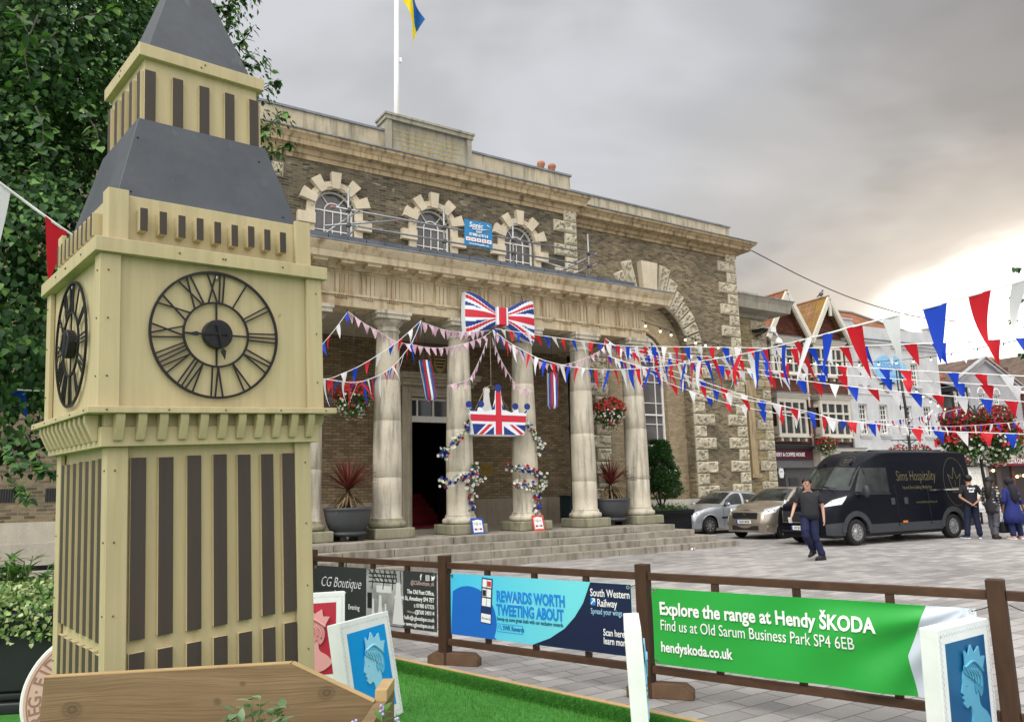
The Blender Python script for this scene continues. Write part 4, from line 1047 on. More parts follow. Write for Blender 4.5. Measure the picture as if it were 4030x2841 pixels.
# ================================================================ giant postage stamps, coin
def stampboard(label, M, face, shade):
    t = thing('stamp_board', label, 'stamp board', M=M, group='oversized postage stamps on the lawn')
    W_, H_, D_ = .62, .75, .105
    b = MB(); b.box((-W_/2, 0, -H_), (W_/2, D_, 0)); b.build('board', [mat('whitewashed_box', (.74, .76, .76), .5, var=.08, vs=4, bump=.1, bs=12)], t, .004)
    b = MB(); b.box((-.235, -.002, -.665), (.235, -.0004, -.085)); b.build('printed_field', [face], t)
    w_ = MB(); pts = []
    def wave(p, q, n_):
        d = Vector(q)-Vector(p); L = d.length; d.normalize(); e = Vector((-d.y, d.x)); k = int(L/.008)
        pp = [Vector(p)+d*(L*i/k)+e*(.0085*math.sin(math.pi*2*i/k*n_)) for i in range(k+1)]
        w_.tube([(v.x, -.0006, v.y) for v in pp], .0012, 4)
    for p, q, n_ in (((-.285, -.035), (.285, -.035), 18), ((.285, -.035), (.285, -.715), 21), ((.285, -.715), (-.285, -.715), 18), ((-.285, -.715), (-.285, -.035), 21)): wave(p, q, n_)
    w_.build('perforation_line', [mat('grey_line', (.52, .54, .56), .6)], t)
    # a plain crowned head in low relief, facing left (no particular portrait)
    lite, mid = shade
    neck = [(-.02, -.60), (.10, -.64), (.20, -.58), (.17, -.52), (.10, -.47), (.09, -.40), (.10, -.33), (.02, -.27), (-.05, -.25), (-.075, -.28), (-.085, -.325), (-.105, -.372), (-.085, -.385), (-.092, -.405), (-.08, -.42), (-.085, -.44), (-.06, -.462), (-.02, -.455), (0, -.50), (-.01, -.55)]
    def sm_(lp): return [(v.x, v.y) for v in smooth_path([(x, z, 0) for x, z in lp+lp[:1]], 4)[:-1]]
    neck = sm_(neck); b = MB(); b.plate(neck, (), -.012, -.0021); b.build('head_relief', [lite], t, .003)
    hair = [(-.075, -.262), (-.07, -.228), (-.02, -.205), (.05, -.21), (.11, -.25), (.14, -.32), (.13, -.39), (.10, -.42), (.075, -.38), (.055, -.40), (.04, -.36), (.05, -.32), (.0, -.30), (-.04, -.285)]
    hair = sm_(hair); b = MB(); b.plate(hair, (), -.018, -.0122); b.build('hair_relief', [mid], t, .003)
    crown = [(-.06, -.222), (-.055, -.14), (-.02, -.175), (.02, -.115), (.055, -.17), (.115, -.135), (.125, -.195), (.18, -.20), (.14, -.275), (.05, -.205)]
    b = MB(); b.plate(crown, (), -.021, -.0122); b.build('crown_relief', [lite], t, .002)
    for i in range(5): b = MB(); b.tube(smooth_path([(-.055+.03*i, -.0185, -.235-.006*i), (-.03+.034*i, -.021, -.265-.012*i), (-.01+.03*i, -.0185, -.30-.018*i)], 4), .006, 5); b.build('hair_curl', [lite], t)
    b = MB(); b.tube(smooth_path([(-.066, -.019, -.232), (.03, -.024, -.208), (.12, -.021, -.262), (.145, -.019, -.28)], 5), .009, 6); b.build('crown_band', [lite], t); b = MB(); b.ball((-.05, -.012, -.338), .009, 0, 8, 6, (1.5, .4, .6)); b.build('eye_relief', [mid], t)
    text('SECOND', .075, M_pw, t, T(-.205, -.0022, -.645), 'LEFT', 0, 0, .001, .62)
    for x in (-.18, .20): b = MB(); b.box((x, .03, -.92), (x+.03, .06, -H_+.001)); b.build('leg', [M_black], t)
    return t
cy = pmat('stamp_cyan', (.0, .27, .68), .35); cyl = (pmat('stamp_cyan_pale', (.30, .62, .80), .4), pmat('stamp_cyan_mid', (.12, .46, .72), .4))
rd = pmat('stamp_red', (.42, .022, .045), .35); rdl = (pmat('stamp_pink', (.70, .33, .33), .4), pmat('stamp_pink_mid', (.60, .24, .24), .4))
dk = pmat('stamp_deep_blue', (.004, .085, .22), .3); dkl = (pmat('stamp_blue_pale', (.10, .35, .52), .4), pmat('stamp_blue_mid', (.05, .26, .42), .4))
stampboard('giant bright blue postage stamp board tilted beside the planter corner', T(-1.145, 5.96, .75) @ RZ(65.3) @ RX(-11), cy, cyl)
stampboard('giant red postage stamp board half hidden behind the clock tower', T(-1.80, 6.85, .82) @ RZ(18) @ RX(-4), rd, rdl)
stampboard('giant deep blue postage stamp board standing by the fence post at right', T(2.655, 4.80, .80) @ RZ(35) @ RX(1.5), dk, dkl)
stampboard('white boxed stamp board seen edge on between the railway and green banners', T(.79, 5.22, .80) @ RZ(82.5) @ RX(-2), cy, cyl)
cn = thing('coin_board', 'giant round pale pink coin board with raised capitals behind the clock tower', 'coin board', M=T(-2.85, 5.45, .37) @ RZ(28) @ RX(-4))
b = MB(); b.ring2(0, 0, .0005, .43, 0, .09, seg=72); b.build('board', [M_white], cn, .006)
M_pinkc = mat('coin_pink', (.62, .42, .35), .55, var=.06); M_pinkd = mat('coin_pink_dark', (.32, .17, .13), .6)
b = MB(); b.ring2(0, 0, .0005, .412, -.004, -.0004, seg=72); b.build('coin_face', [M_pinkc], cn); b = MB(); b.ring2(0, 0, .390, .396, -.006, -.0042, seg=72); b.build('rim_line', [M_pinkd], cn)
s_ = 'D·G·REG·FID·DEF'
for i, ch in enumerate(s_):
    a = R(239-9.9*i); text(ch, .105, M_pinkd, cn, T(.312*math.cos(a), -.0045, .312*math.sin(a)) @ Matrix.Rotation(-(a-math.pi/2), 4, 'Y'), 'CENTER', .001, 0, .002)
# ================================================================ things in and on the porch
GI = GM.inverted()
def gw(x, y, z): return GM @ Vector((x, y, z))
def depth_of(p): return (Vector(p)-CP).dot(_f)
def on_plane(px, py, y):
    """point of the hall's upright plane y=const seen at a photo pixel (hall coordinates)"""
    o = GI @ CP; d = (GI @ at(px, py, 1.0))-o
    return o+d*((y-o.y)/d.y)
def gthing(name, label, cat, x, y, z, group=None, rot=0): return thing(name, label, cat, M=GM @ T(x, y, z) @ RZ(rot), group=group)

# --- bunting ---------------------------------------------------------
def pink_print():
    m, nt, p = mk('pink_gingham'); n = N(nt)
    ck = n.node('ShaderNodeTexChecker', {'Vector': n.coord((1, 1, 1)), 'Color1': (.50, .20, .34, 1), 'Color2': (.74, .60, .66, 1), 'Scale': 44.0}).outputs['Color']
    c = n.mix(.5, ck, n.ramp(n.noise(60, 2), [(.4, (.50, .18, .32)), (.6, (.78, .66, .72))]))
    nt.links.new(c, p.inputs['Base Color']); p.inputs['Roughness'].default_value = .8; MATS['pink_gingham'] = m; return m
M_pinkg = pink_print()
def clothmat(name, c, tr=.35):
    m, nt, p = mk(name); n = N(nt)
    p.inputs['Base Color'].default_value = (*c, 1); p.inputs['Roughness'].default_value = .55; p.inputs['Specular IOR Level'].default_value = .3
    t = n.node('ShaderNodeBsdfTranslucent', {'Color': (*c, 1)}); mx = n.node('ShaderNodeMixShader', {0: tr, 1: p.outputs[0], 2: t.outputs[0]})
    o = [x for x in nt.nodes if x.type == 'OUTPUT_MATERIAL'][0]; nt.links.new(mx.outputs[0], o.inputs[0]); return m
P_red = clothmat('red_pennant_cloth', (.62, .016, .030)); P_blue = clothmat('blue_pennant_cloth', (.008, .055, .52)); P_white = clothmat('white_pennant_cloth', (.80, .80, .83), .3)
M_cord = mat('white_tape', (.80, .80, .80), .7, var=.04)
TRI = (P_blue, P_white, P_red)
def bunting(label, pts, cols, w, l, gap, cord=.007, start=.06, group='bunting strung across the square', twist=1.0, wind=(.25, .1), end=0.0, first=None):
    w *= 1.08; l *= 1.12
    path = smooth_path(pts, 8); root = thing('bunting', label, 'bunting', path[0], group=group); o = Matrix.Translation(-path[0])
    c = MB(o); c.tube(path, cord, 6, flat=.35); c.build('cord', [M_cord], root)
    L = [0.0]
    for a, b in zip(path, path[1:]): L.append(L[-1]+(b-a).length)
    if first is not None: start = L[min(range(len(path)), key=lambda i: (path[i]-first).length)]
    s = start; k = 0; rr = random.Random(len(label)*7+int(pts[0][0]*100))
    while s < L[-1]-end-w and k < 99:
        i = max(j for j in range(len(L)-1) if L[j] <= s)
        t = (path[i+1]-path[i]).normalized(); p = path[i]+t*(s-L[i])
        down = Vector((0, 0, -1)); sw = rr.gauss(wind[0], .12)*twist; side = t.cross(down).normalized()
        d = (down+t*sw*.5+side*rr.gauss(wind[1], .22)*twist).normalized()
        ww = w*rr.uniform(.9, 1.05); curl = rr.gauss(0, .25)*twist; ll = l*rr.uniform(.92, 1.08); tw = rr.gauss(0, .5)*twist
        vs = []; fs = []; nu, nv = 4, 7
        for v in range(nv+1):
            tv = v/nv; half = ww*.5*(1-tv)**.92+.0012
            ax = (t*math.cos(tw*tv)+side*math.sin(tw*tv))
            for u in range(nu+1):
                q = (u/nu-.5)*2
                vs.append(p+ax*(half*q)+d*(ll*tv)+side*(curl*ll*.35*math.sin(tv*2.6)+.10*half*math.sin(q*2.4+tv*3+k))+t*(sw*.12*ll*tv*tv))
        for v in range(nv):
            for u in range(nu): a = v*(nu+1)+u; fs.append((a, a+1, a+nu+2, a+nu+1))
        raw('pennant', [x-path[0] for x in vs], fs, [cols[k % len(cols)]], root, True)
        s += gap*rr.uniform(.92, 1.08); k += 1
    return root
def px(*l): return [at(*q) for q in l]
BWR = (P_blue, P_white, P_red); WBR = (P_white, P_blue, P_red); RWB = (P_red, P_white, P_blue)
bunting('tricolour bunting running almost level from the bow, topmost of the far strings', px((1947,1293,17.5),(2162,1325,16),(2425,1359,14.3),(2603,1364,13),(2897,1368,11.5),(3100,1371,10.5),(3300,1366,9.7),(3495,1357,9),(3689,1350,8.6),(3928,1336,8.1),(4250,1314,7.5)), BWR, .14, .235, .285)
bunting('nearest bunting with the longest pennants sweeping up steeply across the sky at right', px((1939,1298,18),(2005,1348,17.4),(2110,1406,16.6),(2215,1437,15.8),(2320,1452,14.8),(2425,1455,13.6),(2530,1449,12.6),(2687,1432,10.6),(2897,1398,8.5),(3011,1374,7.5),(3200,1328,6.2),(3356,1286,5.7),(3511,1246,5.4),(3683,1203,5.25),(3800,1169,5.2),(3931,1132,5.2),(4350,1010,5.3)), WBR, .135, .345, .30, .008, wind=(.15, .05))
bunting('tricolour bunting crossing in front of the blue oval pub sign', px((2382,1332,18),(2440,1366,17.2),(2603,1385,15.5),(2800,1405,13.5),(2967,1420,12.6),(3190,1434,11.8),(3356,1444,11.3),(3640,1461,10.6),(3910,1474,10),(4200,1488,9.5)), RWB, .15, .20, .30)
bunting('tricolour bunting passing just under the pub sign and over the grey gable', px((2382,1332,18),(2450,1375,17),(2640,1412,15),(2800,1433,13.5),(2995,1456,12.7),(3135,1470,12.2),(3334,1478,11.6),(3506,1490,11.2),(3670,1502,10.8),(3850,1512,10.4),(4200,1533,9.7)), WBR, .15, .20, .31)
bunting('tricolour bunting level with the street lamp lantern, over the first floor of the white pub', px((2382,1332,18),(2470,1388,16.8),(2660,1425,14.8),(2800,1444,13.6),(2911,1461,13),(3050,1484,12.4),(3161,1498,12),(3356,1522,11.4),(3580,1545,10.9),(3756,1560,10.5),(3992,1578,10),(4250,1598,9.5)), RWB, .15, .20, .28)
bunting('tricolour bunting whose lowest stretch hangs just above the black van roof', px((2391,1399,17.5),(2450,1422,17),(2544,1450,16),(2643,1480,15.2),(2742,1512,14.5),(2840,1543,14),(2939,1573,13.6),(3050,1592,13.2),(3189,1622,12.9),(3300,1653,12.7),(3467,1670,12.3),(3689,1695,11.8),(3900,1703,11.4),(4200,1714,11)), BWR, .15, .20, .31)
bunting('tricolour bunting dipping over the bay windows and climbing to the flower lamp post', px((2391,1399,18),(2532,1454,17),(2635,1509,16.5),(2721,1540,16.3),(2806,1570,16.2),(2910,1598,16.2),(3050,1625,16.3),(3156,1642,16.5),(3300,1656,17),(3384,1659,18),(3545,1650,21),(3667,1631,24),(3800,1603,27)), WBR, .15, .22, .40)
bunting('tricolour bunting that sags over the white pub and rises past the big flower display', px((2391,1399,18),(2520,1440,16.6),(2650,1460,15.6),(2727,1488,15.2),(2818,1518,15),(2910,1549,14.9),(3050,1589,15),(3222,1631,15.5),(3300,1652,16),(3372,1658,16.6),(3495,1668,17.5),(3578,1675,18.5),(3722,1678,20),(3856,1672,22),(4030,1658,24),(4250,1635,26)), RWB, .15, .22, .42)
GP = 'bunting hung in the porch'
bunting('short tricolour bunting falling leftwards from the first porch hook behind the clock tower', px((1366,1231,15.4),(1316,1299,15),(1275,1348,14.6),(1200,1440,14.2),(1120,1510,14)), BWR, .15, .25, .34, group=GP)
bunting('tricolour bunting with wind-blown pennants crossing the first column', px((1658,1262,15.6),(1568,1342,15.2),(1497,1391,14.9),(1414,1441,14.6),(1343,1472,14.3),(1293,1490,14.1),(1180,1505,13.8)), BWR, .14, .24, .30, group=GP)
bunting('tricolour bunting of long narrow drooping pennants looping in front of the left hanging basket', px((1658,1262,15.5),(1624,1342,14.8),(1571,1416,14),(1519,1462,13.2),(1451,1493,12.2),(1398,1505,11.3),(1343,1501,10.6),(1279,1492,10),(1150,1478,9)), WBR, .09, .33, .24, .008, group=GP, wind=(.05, .02))
def pink(label, pts, **k): bunting(label, px(*[(a, b, c) for a, b, c in pts]), (M_pinkg,), .145, .175, .20, .005, group='pink bunting in the porch', **k)
pink('pink gingham bunting sloping from the first porch hook and swagging over to the bow', [(1369,1226,15.4),(1435,1274,15.4),(1497,1308,15.4),(1559,1344,15.5),(1627,1357,15.9),(1682,1367,16.2),(1750,1368,16.6),(1810,1357,17),(1890,1332,17.4),(1935,1304,17.8)])
pink('pink gingham bunting strung along the beam from the second porch hook to the bow', [(1662,1268,15.7),(1749,1298,16.3),(1831,1307,16.8),(1930,1300,17.6)])
pink('pink gingham bunting dropping from the bow to the left flower-wound column', [(1918,1333,17.7),(1897,1394,17.6),(1862,1468,17.3),(1840,1494,17.1),(1760,1518,16.6)])
pink('pink gingham bunting dropping from the bow to the right flower-wound column', [(1936,1329,17.7),(1966,1403,17.8),(2001,1468,18),(2036,1514,18.2),(2099,1542,18.4)])
pink('pink gingham bunting swagging from the bow to the last porch hook at right', [(1950,1310,17.8),(2031,1374,18.1),(2136,1427,18.6),(2236,1432,19.1),(2362,1380,19.8),(2383,1332,19.9)])
bunting('close bunting with big white and red pennants at the left edge against the tree', px((-300,505,4.4),(-62,676,4.85),(0,721,4.95),(100,795,5.1),(185,857,5.2),(279,922,5.4),(420,1010,6.2)), (P_white, P_red, P_blue), .165, .36, .40, .011, first=at(4,724,4.96), twist=.4)
bunting('dark bunting string half lost in the tree behind the clock face', px((-200,1522,7),(0,1531,7),(178,1539,7),(420,1550,7.2)), (P_blue, P_red, P_white), .15, .22, .33, .006, start=.62)

# --- big bow and crown ----------------------------------------------
def flagmat(n, c): return mat(n, c, .45, var=.03)
F_r = flagmat('flag_red', (.58, .022, .045)); F_w = flagmat('flag_white', (.74, .80, .84)); F_b = flagmat('flag_navy', (.012, .035, .21))
bow = gthing('flag_bow', 'giant union flag bow tie fixed to the porch beam', 'bow', 10.36, -.62, 6.11)
for side in (-1, 1):
    n = 44; vs = []; fs = []; mi = []
    def pt(u, v):
        h = .20+.36*(math.sin(min(1, u*1.08)*math.pi/2))**1.3
        lift = .02*side
        return (side*(.08+.98*u-.03*u*v*v), -.03-.07*math.cos(v*1.5)*math.sin(u*math.pi), v*h-(.035 if side > 0 else -.0)*u)
    for i in range(n+1):
        for j in range(n+1): vs.append(pt(i/n, -1+2*j/n))
    for i in range(n):
        for j in range(n):
            a = i*(n+1)+j; u = (i+.5)/n; v = -1+2*(j+.5)/n; q = abs(v)
            if q < .16+.04*u: m = 0
            elif q < .27+.10*u: m = 1
            else:
                dc = q-(.30+.50*u); m = 0 if abs(dc) < .085 else (1 if abs(dc-(.05 if v*side > 0 else -.05)) < .19 else 2)
            fs.append((a, a+n+1, a+n+2, a+1)); mi.append(m)
    mb = MB(); mb.add(vs, fs, mi, True)
    rim = [j for j in range(n+1)]+[i*(n+1)+n for i in range(1, n+1)]+[n*(n+1)+j for j in range(n-1, -1, -1)]+[i*(n+1) for i in range(n-1, 0, -1)]
    r2 = [vs[k] for k in rim]; m_ = len(rim)
    mb.add(r2+[(x+(.03*side if abs(x) > .9 else 0), .12, z) for x, _, z in r2], [(i, (i+1) % m_, (i+1) % m_+m_, i+m_) for i in range(m_)]+[tuple(range(m_, 2*m_))], 1)
    mb.build('lobe', [F_r, F_w, F_b], bow)
k = MB(); k.box((-.10, -.15, -.235), (.11, .1, .235), 0); k.box((-.165, -.135, -.24), (-.101, .1, .24), 1); k.box((.111, -.135, -.24), (.175, .1, .24), 1); k.build('knot', [F_r, F_w], bow, .02)

cr = gthing('crown_sign', 'union flag crown hanging on a rope between the two flower-wound columns', 'crown', *on_plane(1964, 1710, -.58))
def crown_outline():
    pts = [(-.74, 0), (.76, 0), (.86, .57), (.90, .66), (.82, .66), (.76, .58), (.62, .57)]
    pts += [(.60, .66), (.53, .70), (.50, .64), (.42, .57), (.30, .60), (.17, .66), (.10, .9), (.08, 1.12), (-.08, 1.12), (-.10, .9), (-.17, .66), (-.30, .60), (-.40, .57), (-.48, .64), (-.53, .70), (-.60, .66), (-.62, .57), (-.76, .58), (-.82, .66), (-.90, .66), (-.84, .57)]
    return pts
b = MB(); b.plate(crown_outline(), (), 0, .02); b.build('front_panel', [F_w], cr)
b = MB()
b.plate([(-.81, .33), (.82, .33), (.845, .50), (-.83, .50)], (), -.003, -.0005); b.plate([(-.095, .002), (.095, .002), (.095, .33), (-.095, .33)], (), -.003, -.0005); b.plate([(-.085, .50), (.085, .50), (.075, 1.10), (-.075, 1.10)], (), -.003, -.0005)
for s in (-1, 1): b.plate([(s*.30, .002), (s*.40, .002), (s*.14+.0*s, .25) if False else (s*.20, .26), (s*.12, .26)] if s > 0 else [(-.60, .002), (-.48, .002), (-.18, .26), (-.30, .26)], (), -.003, -.0005) if s < 0 else b.plate([(.66, .002), (.76, .03), (.42, .26), (.32, .26)], (), -.003, -.0005)
b.build('red_cross', [F_r], cr)
b = MB()
for tri in ([(-.735, .002), (-.66, .002), (-.38, .26), (-.775, .26)], [(-.42, .002), (-.15, .002), (-.15, .20)], [(.15, .002), (.52, .002), (.15, .22)], [(.80, .08), (.81, .26), (.50, .26)], [(-.88, .64), (-.76, .64), (-.70, .575), (-.82, .575)], [(.76, .575), (.84, .575), (.89, .65), (.84, .65)], [(-.22, .62), (-.11, .64), (-.10, .80), (-.18, .67)], [(.22, .62), (.11, .64), (.10, .80), (.18, .67)]): b.plate(tri, (), -.003, -.0005)
b.build('blue_field', [F_b], cr)
for x, z, r_ in ((0, 1.19, .10), (-.86, .74, .085), (-.51, .76, .085), (.52, .74, .085), (.89, .75, .085)):
    b = MB(); b.ring2(x, z, .0005, r_, -.006, .026, seg=26); b.build('crown_ball', [F_b], cr)
b = MB(M=T(-.02, .55, 0)); b.plate(crown_outline(), (), 0, .02); b.ring2(0, 1.19, .0005, .10, -.003, .023, seg=24); b.ring2(-.86, .74, .0005, .085, -.003, .023, seg=20); b.ring2(.89, .75, .0005, .085, -.003, .023, seg=20); b.build('rear_panel', [M_white], cr)
b = MB(); b.box((-.73, .021, 0), (-.70, .548, .56)); b.build('side_panel', [F_w], cr); b = MB(); b.box((.72, .021, 0), (.75, .548, .56)); b.build('side_panel', [F_w], cr)
b = MB(); b.tube([(-.55, .28, .60), (-.22, .28, 1.22), (.12, .28, 1.21), (.52, .28, .60)], .009, 6); b.tube([(-.5, .28, .58), (.5, .28, .58)], .02, 8); b.tube([(-.22, .28, 1.22), (-.04, .28, 1.30), (.12, .28, 1.21)], .009, 6); b.tube([(-.04, .28, 1.29), (-.04, .28, 2.9)], .010, 6); b.build('rope', [mat('rope', (.36, .28, .18), .9)], cr)

# --- windsock ribbons -------------------------------------------------
W_cols = [flagmat('ribbon_red', (.50, .02, .04)), F_w, flagmat('ribbon_blue', (.01, .10, .42))]
def ribbons(x, z0, z1, lab, lean):
    t = gthing('ribbon_windsock', lab, 'windsock', x, 0, z0, 'ribbon windsocks in the porch')
    b = MB(); b.tube([(.15*math.cos(a), .15*math.sin(a), 0) for a in [2*math.pi*i/16 for i in range(17)]], .008, 5); b.tube([(0, 0, 0), (0, 0, 6.02-z0)], .007, 5); b.tube([(-.15, 0, 0), (0, 0, .2), (.15, 0, 0)], .003, 4); b.build('hoop', [M_black], t)
    for i in range(14):
        a = 2*math.pi*i/14; vs = []; fs = []; wd = .026
        for j in range(13):
            s = j/12; zz = -(z0-z1)*s; r_ = .155+.01*math.sin(s*5+i)-(.05*max(0, s-.93)/.07 if s > .93 else 0)
            c = Vector((math.cos(a)*r_+lean*s, math.sin(a)*r_, zz)); tn = Vector((-math.sin(a), math.cos(a), 0))*wd
            vs += [c-tn, c+tn]
        for j in range(12): fs.append((2*j, 2*j+1, 2*j+3, 2*j+2))
        raw('ribbon', vs, fs, [W_cols[i % 3]], t, True)
ribbons(8.49, 4.93, 3.92, 'tricolour ribbon windsock swinging in front of the doorway crest', .17)
ribbons(12.42, 4.86, 3.86, 'tricolour ribbon windsock hanging straight by the drain pipe', -.02)

# --- flower clusters --------------------------------------------------
L_dark = leafmat('dark_leaves', [(0, (.012, .040, .012)), (.5, (.025, .075, .018)), (1, (.06, .13, .035))])
L_bask = leafmat('basket_leaves', [(0, (.02, .06, .015)), (.5, (.05, .12, .025)), (1, (.11, .19, .05))])
FM = {k: leafmat('petals_'+k, [(0, tuple(x*.7 for x in c)), (1, tuple(min(1, x*1.2) for x in c))], .25) for k, c in dict(red=(.42, .012, .016), white=(.72, .72, .70), blue=(.020, .035, .36), crimson=(.30, .01, .02), pink=(.55, .05, .12)).items()}
def flower(vs, fs, p, n_, r):
    """little open flower: six petals round a dimple"""
    n_ = Vector(n_).normalized(); a = n_.orthogonal().normalized(); b_ = n_.cross(a); b0 = len(vs); ph = random.random()*6
    vs.append(p-n_*r*.15)
    for i in range(10):
        w = ph+2*math.pi*i/10; q = r*(1 if i % 2 == 0 else .62); vs.append(p+a*(math.cos(w)*q)+b_*(math.sin(w)*q)+n_*(r*.28 if i % 2 == 0 else .15*r))
    for i in range(10): fs.append((b0, b0+1+i, b0+1+(i+1) % 10))
def flowers_mesh(name, items, m, parent):
    vs = []; fs = []
    for p, n_, r in items: flower(vs, fs, Vector(p), n_, r)
    return raw(name, vs, fs, [m], parent)
def garland(label, paths, y):
    P0 = on_plane(*paths[0][0], y); t = gthing('flower_garland', label, 'garland', P0.x, P0.y, P0.z, 'artificial flower garlands on the columns')
    I = {'white': [], 'blue': [], 'red': []}; lv = []; st = MB()
    for pa in paths:
        pts = smooth_path([on_plane(a, b, y)-P0 for a, b in pa], 5); st.tube(pts, .008, 5)
        L = sum((b-a).length for a, b in zip(pts, pts[1:])); n_ = int(L*44)
        for i in range(n_):
            q = random.random()*(len(pts)-1.001); k = int(q); c = pts[k].lerp(pts[k+1], q-k); o = Vector((random.gauss(0, .055), random.uniform(-.09, .02), random.gauss(0, .055)))
            col_ = random.choices(('white', 'blue', 'red'), (6.5, 3.0, 1.3))[0] if noise.noise(c*4+P0) > -.15 else random.choices(('blue', 'white', 'red'), (5, 4, 2))[0]
            for s in range(2): I[col_].append((c+o+rdir()*.012, Vector((random.gauss(0, .5), -1, random.gauss(.2, .5))), random.uniform(.034, .056)))
        for i in range(int(L*60)):
            q = random.random()*(len(pts)-1.001); k = int(q); c = pts[k].lerp(pts[k+1], q-k); d = rdir(); d.y -= .4
            lv.append((c+d*.04, d, rdir(), .07, .035, 0))
    st.build('stem', [mat('green_wire', (.05, .10, .03), .8)], t); leaf_mesh('leaves', lv, [L_dark], t)
    for k_, v in I.items():
        if v: flowers_mesh(k_+'_flowers', v, FM[k_], t)
def q8(*l): return [(1650+.4323*a, 1450+.4323*b) for a, b in l]
garland('flower garland winding down the upper half of the left decorated column', [q8((470,430),(455,500),(420,560),(350,640),(285,715),(210,760),(240,830))], -.34)
garland('flower garland looped round the lower half of the left decorated column', [q8((500,895),(505,945),(430,985),(340,1000),(290,1035),(205,1020),(230,1090)), q8((560,1010),(510,1010),(450,1060),(480,1120),(465,1185),(490,1240),(470,1295))], -.36)
garland('flower garland curling down the upper half of the right decorated column', [q8((965,490),(1020,550),(1035,620),(1090,660),(1100,700),(1085,765))], -.34)
garland('flower garland looped round the lower half of the right decorated column', [q8((785,880),(870,915),(960,920),(1050,950),(1110,985),(1120,1060),(1060,1150),(1080,1230),(1050,1325)), q8((835,1060),(920,1058),(1000,1070),(1060,1090))], -.36)
def basket(name, label, M, r, red_top=True, n=1.0, group=None, chain=2.2, cols=None, hang=.55):
    t = thing(name, label, 'flower basket', M=M, group=group)
    b = MB(); b.lathe([(.03, -r*.55), (r*.40, -r*.42), (r*.55, -r*.12), (r*.58, 0)], (0, 0, 0), 16, cap=False); b.build('bowl', [mat('basket_liner', (.06, .045, .03), .95)], t)
    if chain:
        b = MB()
        for a in (0, 2.1, 4.2): b.tube([(math.cos(a)*r*.55, math.sin(a)*r*.55, 0), (0, 0, min(chain, .8))], .004, 4)
        b.tube([(0, 0, min(chain, .8)), (0, 0, chain)], .008, 5); b.build('chain', [mat('chain_steel', (.09, .09, .09), .5, .8)], t)
    lv = []; I = {}
    for i in range(int(750*n)):
        d = rdir(); rr = r*random.uniform(.55, 1.0); p = Vector((d.x*rr, d.y*rr, d.z*rr*.75))
        if d.z < 0: p.z *= 1+hang*(.6+.8*noise.noise(d*2.5)); p.x *= .85; p.y *= .85
        lv.append((p, d+Vector((0, 0, -.5)), d+rdir()*.6, r*.15, r*.10, 0))
    for i in range(int(300*n)):
        d = rdir(); rr = r*random.uniform(.92, 1.06); p = Vector((d.x*rr, d.y*rr, d.z*rr*.8))
        top = d.z+.35*noise.noise(d*2.0+Vector((r*9, 0, 0)))
        c = (cols or ('red', 'white', 'crimson'))[0 if top > .05 else 1]
        if random.random() < .12: c = random.choice(('red', 'white', 'pink'))
        if c == 'white' and random.random() < .35: continue
        if d.z < 0: p.z *= 1+hang*.9; p.x *= .9; p.y *= .9
        for s in range(1 if c == 'white' else 3): I.setdefault(c, []).append((p+rdir()*r*.05, d+rdir()*.4, r*random.uniform(.060, .085)))
    leaf_mesh('foliage', lv, [L_bask], t)
    for k_, v in I.items(): flowers_mesh(k_+'_flowers', v, FM[k_], t)
    return t
basket('hanging_basket', 'hanging basket of red and white flowers beside the clock tower', GM @ T(6.60, 0, 3.92), .46, group='hanging baskets in the porch', chain=2.1, n=1.1)
basket('hanging_basket', 'hanging basket of red and white flowers between the last two columns', GM @ T(14.40, 0, 3.85), .50, group='hanging baskets in the porch', chain=2.15, n=1.2)
# ceiling hooks for the bunting
for x, lab in ((6.41, 'black ceiling hook above the left hanging basket'), (8.42, 'black ceiling hook above the doorway windsock'), (14.40, 'black ceiling hook above the right hanging basket')):
    b = MB(GM @ T(x, -.05, 5.9)); b.tube([(0, 0, .12), (0, 0, .03), (.02, 0, 0), (0, 0, -.02)], .012, 6); tag(b.build('hook', [M_black]), lab, 'hook', 'porch ceiling hooks')

